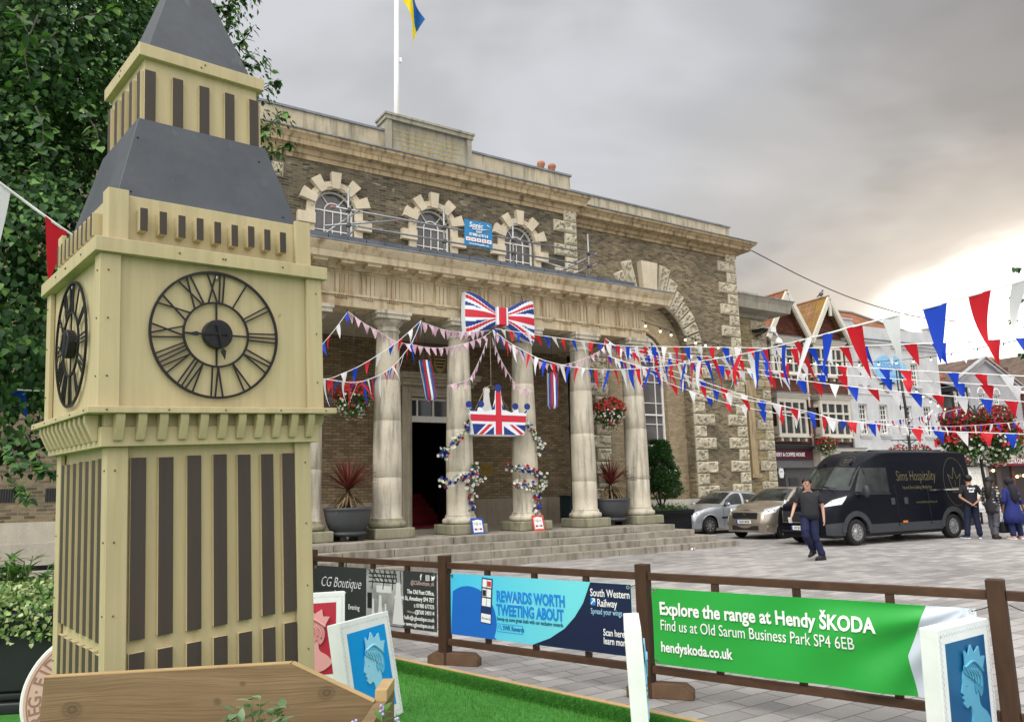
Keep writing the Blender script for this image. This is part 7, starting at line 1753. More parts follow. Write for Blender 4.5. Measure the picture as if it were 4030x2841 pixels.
# --- silver hatchback
silver = thing('parked_car', 'silver five door hatchback parked furthest left, half behind the black planter', 'car', (7.43, 28.44, 0), R(207), 'cars parked beside the hall')
S_cols = [C((2.00,.55,.24),(2.03,.58,.48),(1.98,.56,.68),(1.93,.45,.73),(1.95,0,.76)), C((1.80,.76,.20),(1.82,.80,.48),(1.72,.76,.75),(1.66,.60,.81),(1.68,0,.84)), C((1.22,.81,.20),(1.22,.835,.52),(1.20,.79,.85),(1.14,.66,.92),(1.16,0,.95)), C((.75,.81,.2),(.75,.835,.55),(.72,.80,.91),(.68,.71,.97),(.84,0,1.0)), C((.25,.81,.2),(.25,.835,.55),(.22,.80,.93),(.02,.58,1.35),(.08,0,1.40)), C((-.28,.81,.2),(-.28,.835,.55),(-.30,.80,.94),(-.34,.575,1.39),(-.34,0,1.43)), C((-.40,.81,.2),(-.40,.835,.55),(-.42,.80,.945),(-.44,.575,1.39),(-.44,0,1.43)), C((-1.16,.81,.22),(-1.16,.83,.56),(-1.10,.79,.97),(-1.10,.545,1.33),(-1.2,0,1.40)), C((-1.60,.77,.24),(-1.66,.80,.56),(-1.58,.74,.99),(-1.46,.52,1.2),(-1.5,0,1.27)), C((-1.74,.60,.26),(-1.79,.62,.56),(-1.73,.58,.95),(-1.70,.45,1.0),(-1.72,0,1.02))]
def cls_car(lamp, win=(3.18, 5.0, 6.0, 7.55)):
    def f(u, v, p, s):
        if 3.06 < u < 3.96 and v > 3.13: return 'windscreen'
        if 2.13 < v < 2.90 and win[0]+.25*(v-2) < u < win[1]-.02: return 'side_window' if s > 0 else 'side_window#r'
        if 2.13 < v < 2.88 and win[2] < u < win[3]: return 'rear_side_window' if s > 0 else 'rear_side_window#r'
        if lamp(u, v): return 'headlight' if s > 0 else 'headlight#r'
        if v < .22 and not False: return 'sill_trim'
        return 'body'
    return f
P_sil = paint('silver_paint', (.46, .49, .53))
CM = {'windscreen': M_carglass, 'side_window': M_carglass, 'side_window#r': M_carglass, 'rear_side_window': M_carglass, 'rear_side_window#r': M_carglass, 'headlight': M_lamp, 'headlight#r': M_lamp}
loft_car(silver, S_cols, 10, (1.22, -1.22), .36, cls_car(lambda u, v: False), {**CM, 'body': P_sil, 'sill_trim': P_sil})
headlights(silver, [(1.99,.46,.58),(1.72,.80,.65),(1.42,.80,.82),(1.84,.52,.75)])
under(silver, -1.6, 1.85, .82, .55, (1.22, -1.22), .36)
for x in (1.22, -1.22):
    for y in (.72, -.72): wheel(silver, x, y, .30, .19, 8)
mirror_(silver, .48, .80, .98, P_sil)
for s in (1, -1):
    b = MB(); b.box((-.95, s*.838, .52), (.70, s*.848, .58)); b.build('rubbing_strip', [M_plas], silver)
b = MB(); b.box((1.78, -.70, .42), (2.12, .70, .50)); b.build('bumper_strip', [M_plas], silver, .02); b = MB(); b.tube([(-.05, .2, 1.4), (-.35, .2, 1.62)], .006, 5); b.build('aerial', [M_black], silver)
b = MB(); b.tube([(-.31, .815, .93), (-.31, .842, .6), (-.31, .82, .25)], .006, 4); b.tube([(.62, .82, .9), (.60, .845, .6), (.58, .82, .25)], .006, 4); b.build('door_gap', [M_black], silver)
b = MB(); b.box((-.16, .83, .80), (-.34+.0, .86, .84)); b.build('door_handle', [P_sil], silver)
# --- bronze MPV
bronze = thing('parked_car', 'bronze beige small family car with its front towards the camera, between the silver hatchback and the van', 'car', (8.72, 25.62, 0), R(219), 'cars parked beside the hall')
bronze['label'] = 'bronze beige family car nose on between the silver hatchback and the black van'
B_cols = [C((2.06,.58,.22),(2.10,.62,.50),(2.00,.58,.78),(1.92,.46,.86),(1.94,0,.90)), C((1.86,.78,.20),(1.86,.82,.50),(1.72,.77,.86),(1.62,.60,.95),(1.66,0,.99)), C((1.30,.83,.20),(1.30,.845,.55),(1.25,.80,.97),(1.2,.68,1.03),(1.24,0,1.07)), C((.85,.83,.2),(.85,.845,.58),(.82,.81,1.0),(.92,.72,1.08),(1.06,0,1.12)), C((.30,.83,.2),(.30,.845,.58),(.26,.81,1.02),(.18,.60,1.45),(.26,0,1.50)), C((-.32,.83,.2),(-.32,.845,.58),(-.34,.81,1.03),(-.36,.60,1.50),(-.36,0,1.55)), C((-.44,.83,.2),(-.44,.845,.58),(-.46,.81,1.03),(-.48,.60,1.50),(-.48,0,1.55)), C((-1.30,.83,.22),(-1.30,.84,.58),(-1.26,.80,1.06),(-1.3,.58,1.47),(-1.4,0,1.53)), C((-1.80,.78,.24),(-1.84,.81,.58),(-1.80,.75,1.05),(-1.72,.55,1.36),(-1.76,0,1.42)), C((-1.96,.60,.26),(-2.0,.62,.58),(-1.96,.58,1.0),(-1.9,.48,1.2),(-1.92,0,1.24))]
P_brz = paint('bronze_paint', (.30, .255, .205))
loft_car(bronze, B_cols, 10, (1.30, -1.30), .37, cls_car(lambda u, v: False), {**CM, 'body': P_brz, 'sill_trim': P_brz})
headlights(bronze, [(2.04,.50,.71),(1.70,.83,.80),(1.30,.80,1.02),(1.80,.50,.90)])
under(bronze, -1.8, 1.9, .84, .6, (1.3, -1.3), .37)
for x in (1.30, -1.30):
    for y in (.735, -.735): wheel(bronze, x, y, .31, .195, 6)
mirror_(bronze, .62, .80, 1.08, P_brz)
b = MB(); b.prism([(2.055, .80), (2.085, .80), (2.16, .70), (2.13, .62), (2.10, .62)], -.42, .42); b.build('grille', [M_plas], bronze)
b = MB(); b.box((2.14, -.43, .735), (2.165, .43, .75)); b.box((2.12, -.45, .79), (2.145, .45, .805)); g_ = b.build('grille_bar', [M_plas], bronze); b = MB(T(2.165, 0, .725) @ RZ(90)); b.ring2(0, 0, .045, .062, -.012, .01, seg=20); b.box((-.075, -.013, -.014), (.075, .01, .014)); b.build('badge', [mat('chrome', (.75, .75, .75), .15, 1.0)], bronze)
b = MB(); b.box((2.10, -.46, .28), (2.155, .46, .42)); b.build('lower_grille', [M_plas], bronze, .02)
plate(bronze, 'VE59 MYB', 2.20, .53)
for s in (1, -1):
    b = MB(T(1.985, s*.66, .36) @ RZ(90+s*-32)); b.ring2(0, 0, .001, .06, -.02, .04, seg=18); b.build('fog_lamp', [M_lamp], bronze); b = MB(T(1.985, s*.66, .36) @ RZ(90+s*-32)); b.ring2(0, 0, .062, .085, -.012, .04, seg=18); b.build('fog_lamp_ring', [P_brz], bronze)
b = MB(); b.tube([(1.02, .30, 1.115), (.97, -.2, 1.135)], .01, 5); b.tube([(1.02, -.15, 1.115), (.95, -.6, 1.12)], .01, 5); b.build('wiper', [M_black], bronze)
# --- black van
van = thing('delivery_van', 'long black high roofed van with faint gold lettering and crown emblem', 'van', (10.364, 22.663, 0), R(207.1))
V_cols = [C((2.95,.80,.30),(2.98,.82,.62),(2.90,.78,.98),(2.80,.62,1.10),(2.84,0,1.14)), C((2.70,.98,.28),(2.68,1.0,.66),(2.54,.96,1.12),(2.40,.76,1.26),(2.46,0,1.31)), C((2.02,1.02,.28),(2.02,1.03,.70),(1.98,1.0,1.26),(2.02,.86,1.40),(2.18,0,1.46)), C((1.42,1.02,.30),(1.42,1.03,.72),(1.38,1.0,1.32),(1.40,.80,2.02),(1.52,0,2.08)), C((.95,1.02,.30),(.95,1.03,.72),(.92,1.0,1.33),(.90,.82,2.36),(1.0,0,2.43)), C((.40,1.02,.30),(.40,1.03,.72),(.40,1.0,1.33),(.36,.86,2.44),(.36,0,2.52)), C((-1.3,1.02,.30),(-1.3,1.03,.72),(-1.3,1.005,1.33),(-1.3,.87,2.45),(-1.3,0,2.53)), C((-2.85,1.02,.32),(-2.88,1.03,.72),(-2.88,1.0,1.33),(-2.86,.86,2.43),(-2.88,0,2.51)), C((-3.02,.98,.34),(-3.04,.99,.72),(-3.04,.96,1.33),(-2.98,.83,2.38),(-3.0,0,2.46))]
VB = []
for i, c in enumerate(V_cols):
    a, b = Vector(c[3]), Vector(c[4])
    if i >= 4: VB.append(c[:3]+[(a.x, a.y+.075, a.z-.17), (a.x, a.y-.06, a.z+.035), tuple(b)])
    else: q = a.lerp(b, .22); VB.append(c[:4]+[(q.x, q.y, q.z+.004), tuple(b)])
V_cols = VB
P_van = paint('black_van_paint', (.0045, .0052, .0100), .0, .30, .0); P_vg = mat('grey_van_plastic', (.035, .039, .046), .55, var=.12)
def cls_van(u, v, p, s):
    if 2.05 < u < 2.97 and v > 3.10: return 'windscreen'
    z, x, y = p.z, p.x, p.y
    if v < .85 and u < 1.75: return 'bumper'
    if v < .62 and u > 2.2: return 'side_cladding' if s > 0 else 'side_cladding#r'
    return 'body'
loft_car(van, V_cols, 16, (2.017, -2.017), .45, cls_van, {**CM, 'body': P_van, 'bumper': P_vg, 'side_cladding': P_vg, 'side_cladding#r': P_vg})
headlights(van, [(2.86,.60,1.00),(2.50,1.0,1.08),(2.26,1.0,1.30),(2.62,.80,1.20)])
vt_ = body_tree(van)
patch(van, vt_, [(.60,1.1,1.36),(1.34,1.1,1.36),(1.34,1.1,2.03),(.60,1.1,2.03)], (0, -1, 0), 'side_window', M_carglass, .004)
patch(van, vt_, [(1.40,1.1,1.36),(1.90,1.1,1.40),(1.44,1.1,2.01),(1.40,1.1,2.03)], (0, -1, 0), 'quarter_window', M_carglass, .004)
for q_ in ([(.56,1.1,1.30),(1.95,1.1,1.32),(1.93,1.1,1.36),(.56,1.1,1.35)], [(1.34,1.1,1.35),(1.40,1.1,1.35),(1.40,1.1,2.04),(1.34,1.1,2.04)]): patch(van, vt_, q_, (0, -1, 0), 'window_seal', M_plas, .007, nv=2)
under(van, -2.9, 2.75, 1.02, .60, (2.017, -2.017), .45)
for x in (2.017, -2.017):
    for y in (.90, -.90): wheel(van, x, y, .345, .23, steel=True)
    for s in (1, -1):
        b = MB(T(0, s*1.0, 0)); b.ring2(x, .32, .44, .58, -.055 if s > 0 else -.035, .035 if s > 0 else .055, R(4), R(176), 22); b.build('wheel_arch', [P_vg], van)
mirror_(van, 1.72, 1.02, 1.36, P_vg, True)
b = MB(); b.box((2.93, -.52, .64), (3.07, .52, .90)); gr = b.build('grille', [M_plas], van, .02); b = MB(); b.box((3.05, -.54, .60), (3.085, .54, .635)); 
for s in (-1, 1): b.box((3.0, s*.53, .62), (3.06, s*.56, .93))
b.build('grille_chrome', [mat('chrome', (0, 0, 0))], gr)
b = MB(); [b.box((3.066, -.5, .68+.055*i), (3.078, .5, .70+.055*i)) for i in range(4)]; b.build('grille_slats', [P_vg], gr)
plate(van, 'HY18 KTE', 3.075, .47); b = MB(); b.box((2.97, -.62, .36), (3.05, .62, .41)); b.build('bumper_slot', [M_black], van)
b = MB(); b.tube([(2.16, .55, 1.50), (2.06, -.1, 1.56)], .013, 5); b.tube([(2.2, -.05, 1.48), (2.08, -.65, 1.52)], .013, 5); b.build('wiper', [M_black], van)
M_vgold = mat('dull_gold_vinyl', (.105, .092, .036), .5, var=.1)
v_tree = body_tree(van)
def lay(o, axis=Vector((0, -1, 0)), gap=.004):
    """press flat lettering on to the bodywork"""
    for v in o.data.vertices:
        h = v_tree.ray_cast(v.co-axis*1.0, axis)
        if h[0]: v.co = h[0]-axis*gap
    o.data.update()
def vtext(s_, size, x, z, sx, bold):
    o = text(s_, size, M_vgold, van, I4, 'LEFT', bold, 0, .0, sx); o.data.transform(T(x, 1.0, z) @ RZ(180)); lay(o)
vtext('Sims Hospitality', .40, .24, 1.66, .655, -.002); vtext('Venue & Event Staffing | Mobile Bars', .13, .04, 1.43, .66, .001); vtext('www.simshospitality.co.uk', .10, -.45, 1.03, .86, 0)
b = MB(T(-2.30, 1.0, 1.60) @ RZ(180)); n_ = 72
b.plate([(.52*math.cos(2*math.pi*i/n_), .70*math.sin(2*math.pi*i/n_)) for i in range(n_)], [[(.495*math.cos(2*math.pi*i/n_), .675*math.sin(2*math.pi*i/n_)) for i in range(n_)]], -.003, .004)
for p, q in (((-.16, -.18), (-.30, .22)), ((-.30, .22), (-.10, .08)), ((-.10, .08), (0, .42)), ((0, .42), (.10, .08)), ((.10, .08), (.30, .22)), ((.30, .22), (.16, -.18)), ((-.18, -.24), (.18, -.24)), ((-.18, -.30), (.18, -.30)), ((0, -.12), (0, .05)), ((-.17, -.18), (.17, -.18))): b.bar2(p, q, .022, -.0035, .004)
lay(b.build('crown_emblem', [M_vgold], van))
b = MB(T(1.6, .28, 2.25) @ RZ(90)); b.plate([(.20*math.cos(2*math.pi*i/n_), .13*math.sin(2*math.pi*i/n_)) for i in range(n_)], [[(.185*math.cos(2*math.pi*i/n_), .115*math.sin(2*math.pi*i/n_)) for i in range(n_)]], -.03, .0)
for p, q in (((-.07, -.05), (-.10, .05)), ((-.10, .05), (0, .0)), ((0, 0), (.10, .05)), ((.10, .05), (.07, -.05)), ((-.07, -.05), (.07, -.05))): b.bar2(p, q, .012, -.031, 0)
lay(b.build('roof_emblem', [M_vgold], van), Vector((-1, 0, 0)))
b = MB(); b.box((-2.70, 1.0, 1.355), (-1.05, 1.035, 1.40)); b.build('door_rail', [mat('chrome', (0, 0, 0))], van)
for x in (.52, -.02): b = MB(); b.box((x-.07, 1.0, 1.02), (x+.07, 1.045, 1.20)); b.build('door_handle', [P_vg], van, .01)
b = MB(); b.tube([(.36, 1.035, .45), (.36, 1.037, .72), (.36, 1.012, 1.33), (.36, .9, 2.2)], .008, 4); b.tube([(-1.0, 1.035, .45), (-1.0, 1.037, .72), (-1.0, 1.012, 1.33), (-1.0, .9, 2.3)], .008, 4); b.build('door_gap', [M_black], van)
b = MB(); b.box((.02, 1.02, .52), (.20, 1.045, .58)); b.build('side_marker', [mat('amber_lens', (.60, .17, .02), .3)], van)
b = MB(); [b.bar2((x, 0), (x, 1.3), .05, 0, .02) for x in ()]; 
for y in (-.45, .0, .45): b.tube([(1.42, y, 2.14), (.6, y, 2.52), (-2.6, y, 2.535)], .02, 5)
b.build('roof_rib', [P_van], van)
# ================================================================ people
SKIN = {}
def skin(name, c):
    if name not in SKIN: SKIN[name] = mat(name, c, .55, var=.10, vs=14)
    return SKIN[name]
def skin_mesh(nodes, edges, root, sub=2):
    names = list(nodes); me = bpy.data.meshes.new('tmp'); me.from_pydata([tuple(nodes[n][0]) for n in names], [(names.index(a), names.index(b)) for a, b in edges], [])
    o = bpy.data.objects.new('tmp', me); col.objects.link(o)
    bm = bmesh.new(); bm.from_mesh(me); ly = bm.verts.layers.skin.verify(); bm.verts.ensure_lookup_table()
    for i, n in enumerate(names):
        r = nodes[n][1]; bm.verts[i][ly].radius = (r, r) if isinstance(r, float) else r; bm.verts[i][ly].use_root = (n == root)
    bm.to_mesh(me); bm.free()
    o.modifiers.new('s', 'SKIN').use_smooth_shade = True; m = o.modifiers.new('u', 'SUBSURF'); m.levels = m.render_levels = sub
    dg = bpy.context.evaluated_depsgraph_get(); dg.update(); r = bpy.data.meshes.new_from_object(o.evaluated_get(dg)); bpy.data.objects.remove(o); bpy.data.meshes.remove(me)
    return r
def ring_loft(rings, seg=18):
    """rings: (centre, half-width x, half-depth y, turn) -> closed garment tube"""
    mb = MB(); vs = []
    for c, a, b, t in rings:
        c = Vector(c)
        for k in range(seg):
            w = 2*math.pi*k/seg; x, y = a*math.cos(w), b*math.sin(w); vs.append(c+Vector((x*math.cos(t)-y*math.sin(t), x*math.sin(t)+y*math.cos(t), 0)))
    fs = [(i*seg+k, i*seg+(k+1) % seg, (i+1)*seg+(k+1) % seg, (i+1)*seg+k) for i in range(len(rings)-1) for k in range(seg)]
    fs += [tuple(range(seg-1, -1, -1)), tuple(range((len(rings)-1)*seg, len(rings)*seg))]
    return mb.add(vs, fs, 0, True)
def person(label, loc, rot, J, skinm, hair, top, bottom, shoe, group=None, hairstyle='short', sleeve=.62, bust=1.0, head_turn=0, dress=None, glasses=False, girth=1.0, pattern=None, scale=1.0):
    t = thing('person', label, 'person', M=T(*loc) @ RZ(rot) @ Matrix.Scale(scale, 4), group=group)
    J = {k: Vector(v) for k, v in J.items()}; hd = J['head']
    HR = Matrix.Rotation(R(head_turn), 3, 'Z')
    nd = {'pelvis': (J['pelvis'], .095), 'waist': (J['pelvis'].lerp(J['neck'], .35), .105*girth), 'chest': (J['pelvis'].lerp(J['neck'], .72), .12*girth), 'neck': (J['neck'], .052), 'jaw': (hd+HR @ Vector((0, -.012, -.085)), .074), 'head': (hd+Vector((0, .006, -.01)), .104), 'crown': (hd+Vector((0, .012, .066)), .090), 'nose': (hd+HR @ Vector((0, -.118, -.022)), .016)}
    ed = [('pelvis', 'waist'), ('waist', 'chest'), ('chest', 'neck'), ('neck', 'jaw'), ('jaw', 'head'), ('head', 'crown'), ('head', 'nose')]
    for s in 'LR':
        sg = 1 if s == 'L' else -1
        for a, r in (('sh', .052), ('el', .040), ('wr', .026)): nd[a+s] = (J[a+s], r)
        d = (J['wr'+s]-J['el'+s]).normalized(); palm = J['wr'+s]+d*.055; nd['pm'+s] = (palm, (.034, .018))
        ed += [('chest', 'sh'+s), ('sh'+s, 'el'+s), ('el'+s, 'wr'+s), ('wr'+s, 'pm'+s)]
        ac = Vector((0, -1, 0))-d*d.dot(Vector((0, -1, 0))); ac = ac.normalized() if ac.length > .1 else Vector((1, 0, 0)); inn = d.cross(ac)*(sg)
        for k, (o, L) in enumerate(((-.028, .062), (-.009, .076), (.010, .072), (.028, .056))):
            k0 = palm+d*.03+ac*(-o); nd['f%d%s' % (k, s)] = (k0, .0085); nd['g%d%s' % (k, s)] = (k0+d*L*.55+inn*.006, .0078); nd['h%d%s' % (k, s)] = (k0+d*L*.9+inn*.026, .0062)
            ed += [('pm'+s, 'f%d%s' % (k, s)), ('f%d%s' % (k, s), 'g%d%s' % (k, s)), ('g%d%s' % (k, s), 'h%d%s' % (k, s))]
        nd['t0'+s] = (J['wr'+s]+d*.03+ac*.034, .0105); nd['t1'+s] = (J['wr'+s]+d*.075+ac*.05+inn*.012, .0085); ed += [('pm'+s, 't0'+s), ('t0'+s, 't1'+s)]
        for a, r in (('hp', .062), ('kn', .052), ('an', .040), ('to', .034)): nd[a+s] = (J[a+s], r)
        ed += [('pelvis', 'hp'+s), ('hp'+s, 'kn'+s), ('kn'+s, 'an'+s), ('an'+s, 'to'+s)]
    me = skin_mesh(nd, ed, 'pelvis'); me.materials.clear(); me.materials.append(skinm); me.materials.append(M_black); me.materials.append(mat('lip_tone', tuple(x*.7 for x in skinm.node_tree.nodes['Principled BSDF'].inputs['Base Color'].default_value[:3]) if False else (.30, .12, .09), .5))
    from mathutils.bvhtree import BVHTree
    tr_ = BVHTree.FromPolygons([v.co.copy() for v in me.vertices], [tuple(p.vertices) for p in me.polygons])
    bm = bmesh.new(); bm.from_mesh(me)
    def dot_(p, r, mi, sq=(1, 1, 1)):
        ax = HR @ Vector((0, 1, 0)); c_ = hd+HR @ Vector(p)
        if p[1] < -.05:
            h_ = tr_.ray_cast(c_-ax*.3, ax); c_ = h_[0]-ax*.001 if h_[0] else c_
        q = MB(); q.ball(tuple(c_), r, 0, 8, 6, sq); b0 = [bm.verts.new(v) for v in q.v]
        for f in q.f:
            fc = bm.faces.new([b0[i] for i in f]); fc.material_index = mi; fc.smooth = True
    for s in (-1, 1): dot_((s*.032, -.083, .008), .010, 1, (1.2, .7, .7)); dot_((s*.034, -.084, .028), .012, 1, (1.5, .5, .3)); dot_((s*.090, .005, -.01), .024, 0, (.45, .8, 1.2))
    dot_((0, -.082, -.062), .014, 2, (1.7, .5, .4))
    bm.to_mesh(me); bm.free(); link('body', me, t)
    # hair
    hb = MB()
    if hairstyle == 'short': hb.ball(tuple(hd+HR @ Vector((0, .018, .034))), .108, 0, 18, 14, (.96, 1.05, .94))
    elif hairstyle == 'long':
        hb.ball(tuple(hd+HR @ Vector((0, .022, .03))), .112, 0, 18, 14, (.98, 1.02, 1.0)); b_ = hd+HR @ Vector((0, .07, -.02)); hb.tube([b_, b_+HR @ Vector((0, .05, -.16)), b_+HR @ Vector((.01, .06, -.32)), b_+HR @ Vector((.02, .05, -.48))], [.09, .10, .09, .03], 10)
    elif hairstyle == 'scarf':
        hb.ball(tuple(hd+Vector((0, .012, .025))), .120, 0, 18, 14, (.98, 1.05, 1.02)); hb.tube([hd+Vector((0, .07, -.04)), hd+Vector((0, .10, -.22)), hd+Vector((.0, .13, -.42)), hd+Vector((.01, .12, -.58))], [.085, .125, .12, .05], 12)
    inv = HR.inverted(); hb_f = []
    for f in hb.f:
        c = inv @ (sum((hb.v[i] for i in f), Vector())/len(f)-hd)
        if not (c.y < -.028 and c.z < .062 and abs(c.x) < .088) : hb_f.append(f)
    hb.sm = [True]*len(hb_f); hb.mi = [0]*len(hb_f); hb.f = hb_f
    hb.build('hair' if hairstyle != 'scarf' else 'headscarf', [hair], t)
    if glasses:
        g = MB(T(*hd) @ HR.to_4x4()); 
        for s in (-1, 1): g.ring2(s*.034, .006, .020, .025, -.106, -.100, seg=14)
        g.box((-.012, -.105, .008), (.012, -.099, .013)); g.build('glasses', [M_black], t)
    # clothes
    pv, nk = J['pelvis'], J['neck']; tw = math.atan2(J['shL'].y-J['shR'].y, J['shL'].x-J['shR'].x); sw = (J['shL']-J['shR']).length/2; mid = (J['shL']+J['shR'])/2
    L = lambda k, dz=0, dy=0: pv.lerp(nk, k)+Vector((0, dy, dz)); G_ = girth
    if dress is None: rings = [(L(-.10), .165*G_, .125*G_, 0), (L(.10), .165*G_, .128*G_, tw*.2), (L(.35), .158*G_, .128*G_, tw*.5), (L(.62), .178*G_, .130*bust, tw*.8), (L(.80), sw+.012, .118*bust, tw), ((mid.x, mid.y, mid.z+.035), sw-.02, .085, tw), (nk+Vector((0, .005, -.025)), .082, .072, tw), (nk+Vector((0, .0, .0)), .060, .058, tw)]
    else: rings = [(L(-dress[0]*1.0)+Vector((0, .02, 0)), dress[1]*.95, dress[1]*.78, 0), (L(-dress[0]*.55), dress[1]*.92, dress[1]*.74, 0), (L(-.12), .19*G_, .15*G_, 0), (L(.28), .150*G_, .122*G_, tw*.5), (L(.60), .172*G_, .130*bust, tw*.8), (L(.80), sw+.012, .118*bust, tw), ((mid.x, mid.y, mid.z+.035), sw-.02, .085, tw), (nk+Vector((0, .005, -.02)), .078, .07, tw), (nk, .058, .055, tw)]
    sm = ring_loft(rings)
    for s in 'LR':
        e = J['sh'+s].lerp(J['el'+s], min(1, sleeve/.6*.85)) if sleeve < .7 else J['el'+s]
        pts = [J['sh'+s]+(mid-J['sh'+s])*.25+Vector((0, 0, -.005)), J['sh'+s], e] if sleeve < .7 else [J['sh'+s]+(mid-J['sh'+s])*.25, J['sh'+s], J['el'+s], J['el'+s].lerp(J['wr'+s], (sleeve-.7)/.3)]
        sm.tube(smooth_path(pts, 4), [.060*G_**.5+(-.006)*i/8 for i in range(len(pts)*4-3)], 12)
    sm.build('shirt' if dress is None else 'tunic', [top], t)
    tr = MB()
    for s in 'LR':
        pts = smooth_path([J['hp'+s]+Vector((0, 0, .08)), J['hp'+s], J['hp'+s].lerp(J['kn'+s], .5), J['kn'+s], J['kn'+s].lerp(J['an'+s], .5)+Vector((0, .012, 0)), J['an'+s]+Vector((0, 0, .0))], 4); n = len(pts)-1
        tr.tube(pts, [(.108-.04*(i/n)**.8+(.006*math.sin(i*2.1) if i > n*.4 else 0))*G_**.5 for i in range(n+1)], 14)
    rg = ring_loft([(L(-.16), .12*G_, .105*G_, 0), (L(-.04), .158*G_, .122*G_, 0), (L(.08), .155*G_, .12*G_, 0)]); tr.add(rg.v, rg.f, 0, True)
    tr.build('trousers', [bottom], t)
    for s in 'LR':
        a, to = J['an'+s], J['to'+s]; d = Vector((to.x-a.x, to.y-a.y, 0)).normalized(); g0 = min(a.z, to.z+.04)-.085
        b = MB(); h = a-d*.045; b.tube([Vector((h.x, h.y, a.z-.030)), Vector((a.x, a.y, a.z-.025))+d*.05, Vector((to.x, to.y, to.z+.012)), Vector((to.x, to.y, to.z+.004))+d*.075], [.050, .050, .042, .024], 12); o = b.build('shoe', [shoe[0]], t)
        b = MB(); q = [h-d*.03, to+d*.09]; n_ = Vector((-d.y, d.x, 0)); zb = (a.z-.088, to.z-.040); w_ = (.036, .044)
        vs = [];
        for (p, z, ww) in ((q[0], zb[0], .032), (a.lerp(to, .6), min(zb[1], zb[0]) if abs(zb[0]-zb[1]) < .03 else (zb[0]+zb[1])/2, .044), (q[1], zb[1], .024)): vs += [Vector((p.x, p.y, z))-n_*ww, Vector((p.x, p.y, z))+n_*ww, Vector((p.x, p.y, z+.028))+n_*ww, Vector((p.x, p.y, z+.028))-n_*ww]
        b.add(vs, [(3,2,1,0),(8,9,10,11)]+[(i*4+k, i*4+(k+1) % 4, (i+1)*4+(k+1) % 4, (i+1)*4+k) for i in range(2) for k in range(4)]); b.build('sole', [shoe[1]], o)
    return t
def base():
    return dict(pelvis=(0, 0, .96), neck=(0, .01, 1.50), head=(0, -.015, 1.645), shL=(.19, .01, 1.43), shR=(-.19, .01, 1.43), elL=(.235, .04, 1.14), elR=(-.235, .04, 1.14), wrL=(.23, -.03, .89), wrR=(-.23, -.03, .89), hpL=(.09, 0, .92), hpR=(-.09, 0, .92), knL=(.095, -.02, .50), knR=(-.095, -.02, .50), anL=(.10, .02, .09), anR=(-.10, .02, .09), toL=(.115, -.11, .045), toR=(-.115, -.11, .045))
def pose(**k): d = base(); d.update(k); return d
cl = lambda n, c: mat(n, c, .85, var=.18, vs=9, bump=.15, bs=30)
S_fair = skin('fair_skin', (.52, .30, .22)); S_tan = skin('tan_skin', (.36, .19, .12)); S_brown = skin('brown_skin', (.20, .10, .06))
H_dark = mat('dark_hair', (.014, .009, .007), .6); H_black = mat('black_hair', (.006, .005, .006), .5); H_blonde = mat('blonde_hair', (.42, .28, .14), .6)
K_tee = cl('charcoal_tshirt', (.022, .022, .026)); K_jean = cl('dark_navy_jeans', (.010, .014, .050)); K_btee = cl('black_tshirt', (.010, .011, .016))
person('man in a charcoal T-shirt and navy jeans walking past the van with a phone', (6.45, 17.22, 0), -30,
       pose(pelvis=(0, .02, .95), head=(.0, -.05, 1.645), neck=(0, -.01, 1.49), shL=(.195, .06, 1.42), shR=(-.19, -.05, 1.43), elL=(.255, .12, 1.14), wrL=(.27, .06, .88), elR=(-.30, -.06, 1.16), wrR=(-.34, -.24, .96), hpL=(.06, .04, .92), hpR=(-.12, .0, .92), knL=(.06, .02, .50), anL=(.17, .10, .09), toL=(.10, -.02, .045), knR=(-.10, -.16, .53), anR=(-.02, .16, .22), toR=(-.06, .05, .10)), S_fair, H_dark, K_tee, K_jean, (mat('black_shoe', (.016, .016, .017), .5), M_black), head_turn=12, glasses=True, girth=1.12, sleeve=.5)
ph = thing('phone', 'white phone held in the walking man\'s right hand', 'phone', M=T(6.45, 17.22, 0) @ RZ(-30) @ T(-.365, -.33, .87) @ RX(35)); b = MB(); b.box((-.037, -.005, -.07), (.037, .005, .07)); b.build('case', [M_white], ph, .003)
mb_ = person('man seen from behind in a black T-shirt with white print, hands clasped behind him', (12.98, 22.35, 0), 168,
       pose(elL=(.30, .07, 1.16), elR=(-.30, .07, 1.16), wrL=(.06, .18, .96), wrR=(-.05, .20, .98), knL=(.14, -.02, .5), anL=(.20, .02, .09), toL=(.26, -.10, .045), knR=(-.10, .0, .5), anR=(-.13, .02, .09), toR=(-.17, -.11, .045), head=(0, -.03, 1.65)), S_tan, H_black, K_btee, cl('navy_trousers', (.008, .012, .035)), (cl('navy_trainers', (.02, .03, .09)), M_white), girth=1.1, sleeve=.5)
for s_, z, sz in (('Events', 1.375, .085), ('Staff', 1.29, .085)): text(s_, sz, M_pw, mb_, T(0, .146, z) @ RZ(180), 'CENTER', .003, 0, .003, .9)
def patterned():
    m, nt, p = mk('black_white_print'); n = N(nt)
    vo = n.node('ShaderNodeTexVoronoi', {'Vector': n.coord((9, 5, 12)), 'Scale': 1.0, 'Randomness': .25}).outputs['Distance']
    nt.links.new(n.ramp(vo, [(.30, (.50, .48, .46)), (.38, (.02, .018, .02))]), p.inputs['Base Color']); p.inputs['Roughness'].default_value = .85; return m
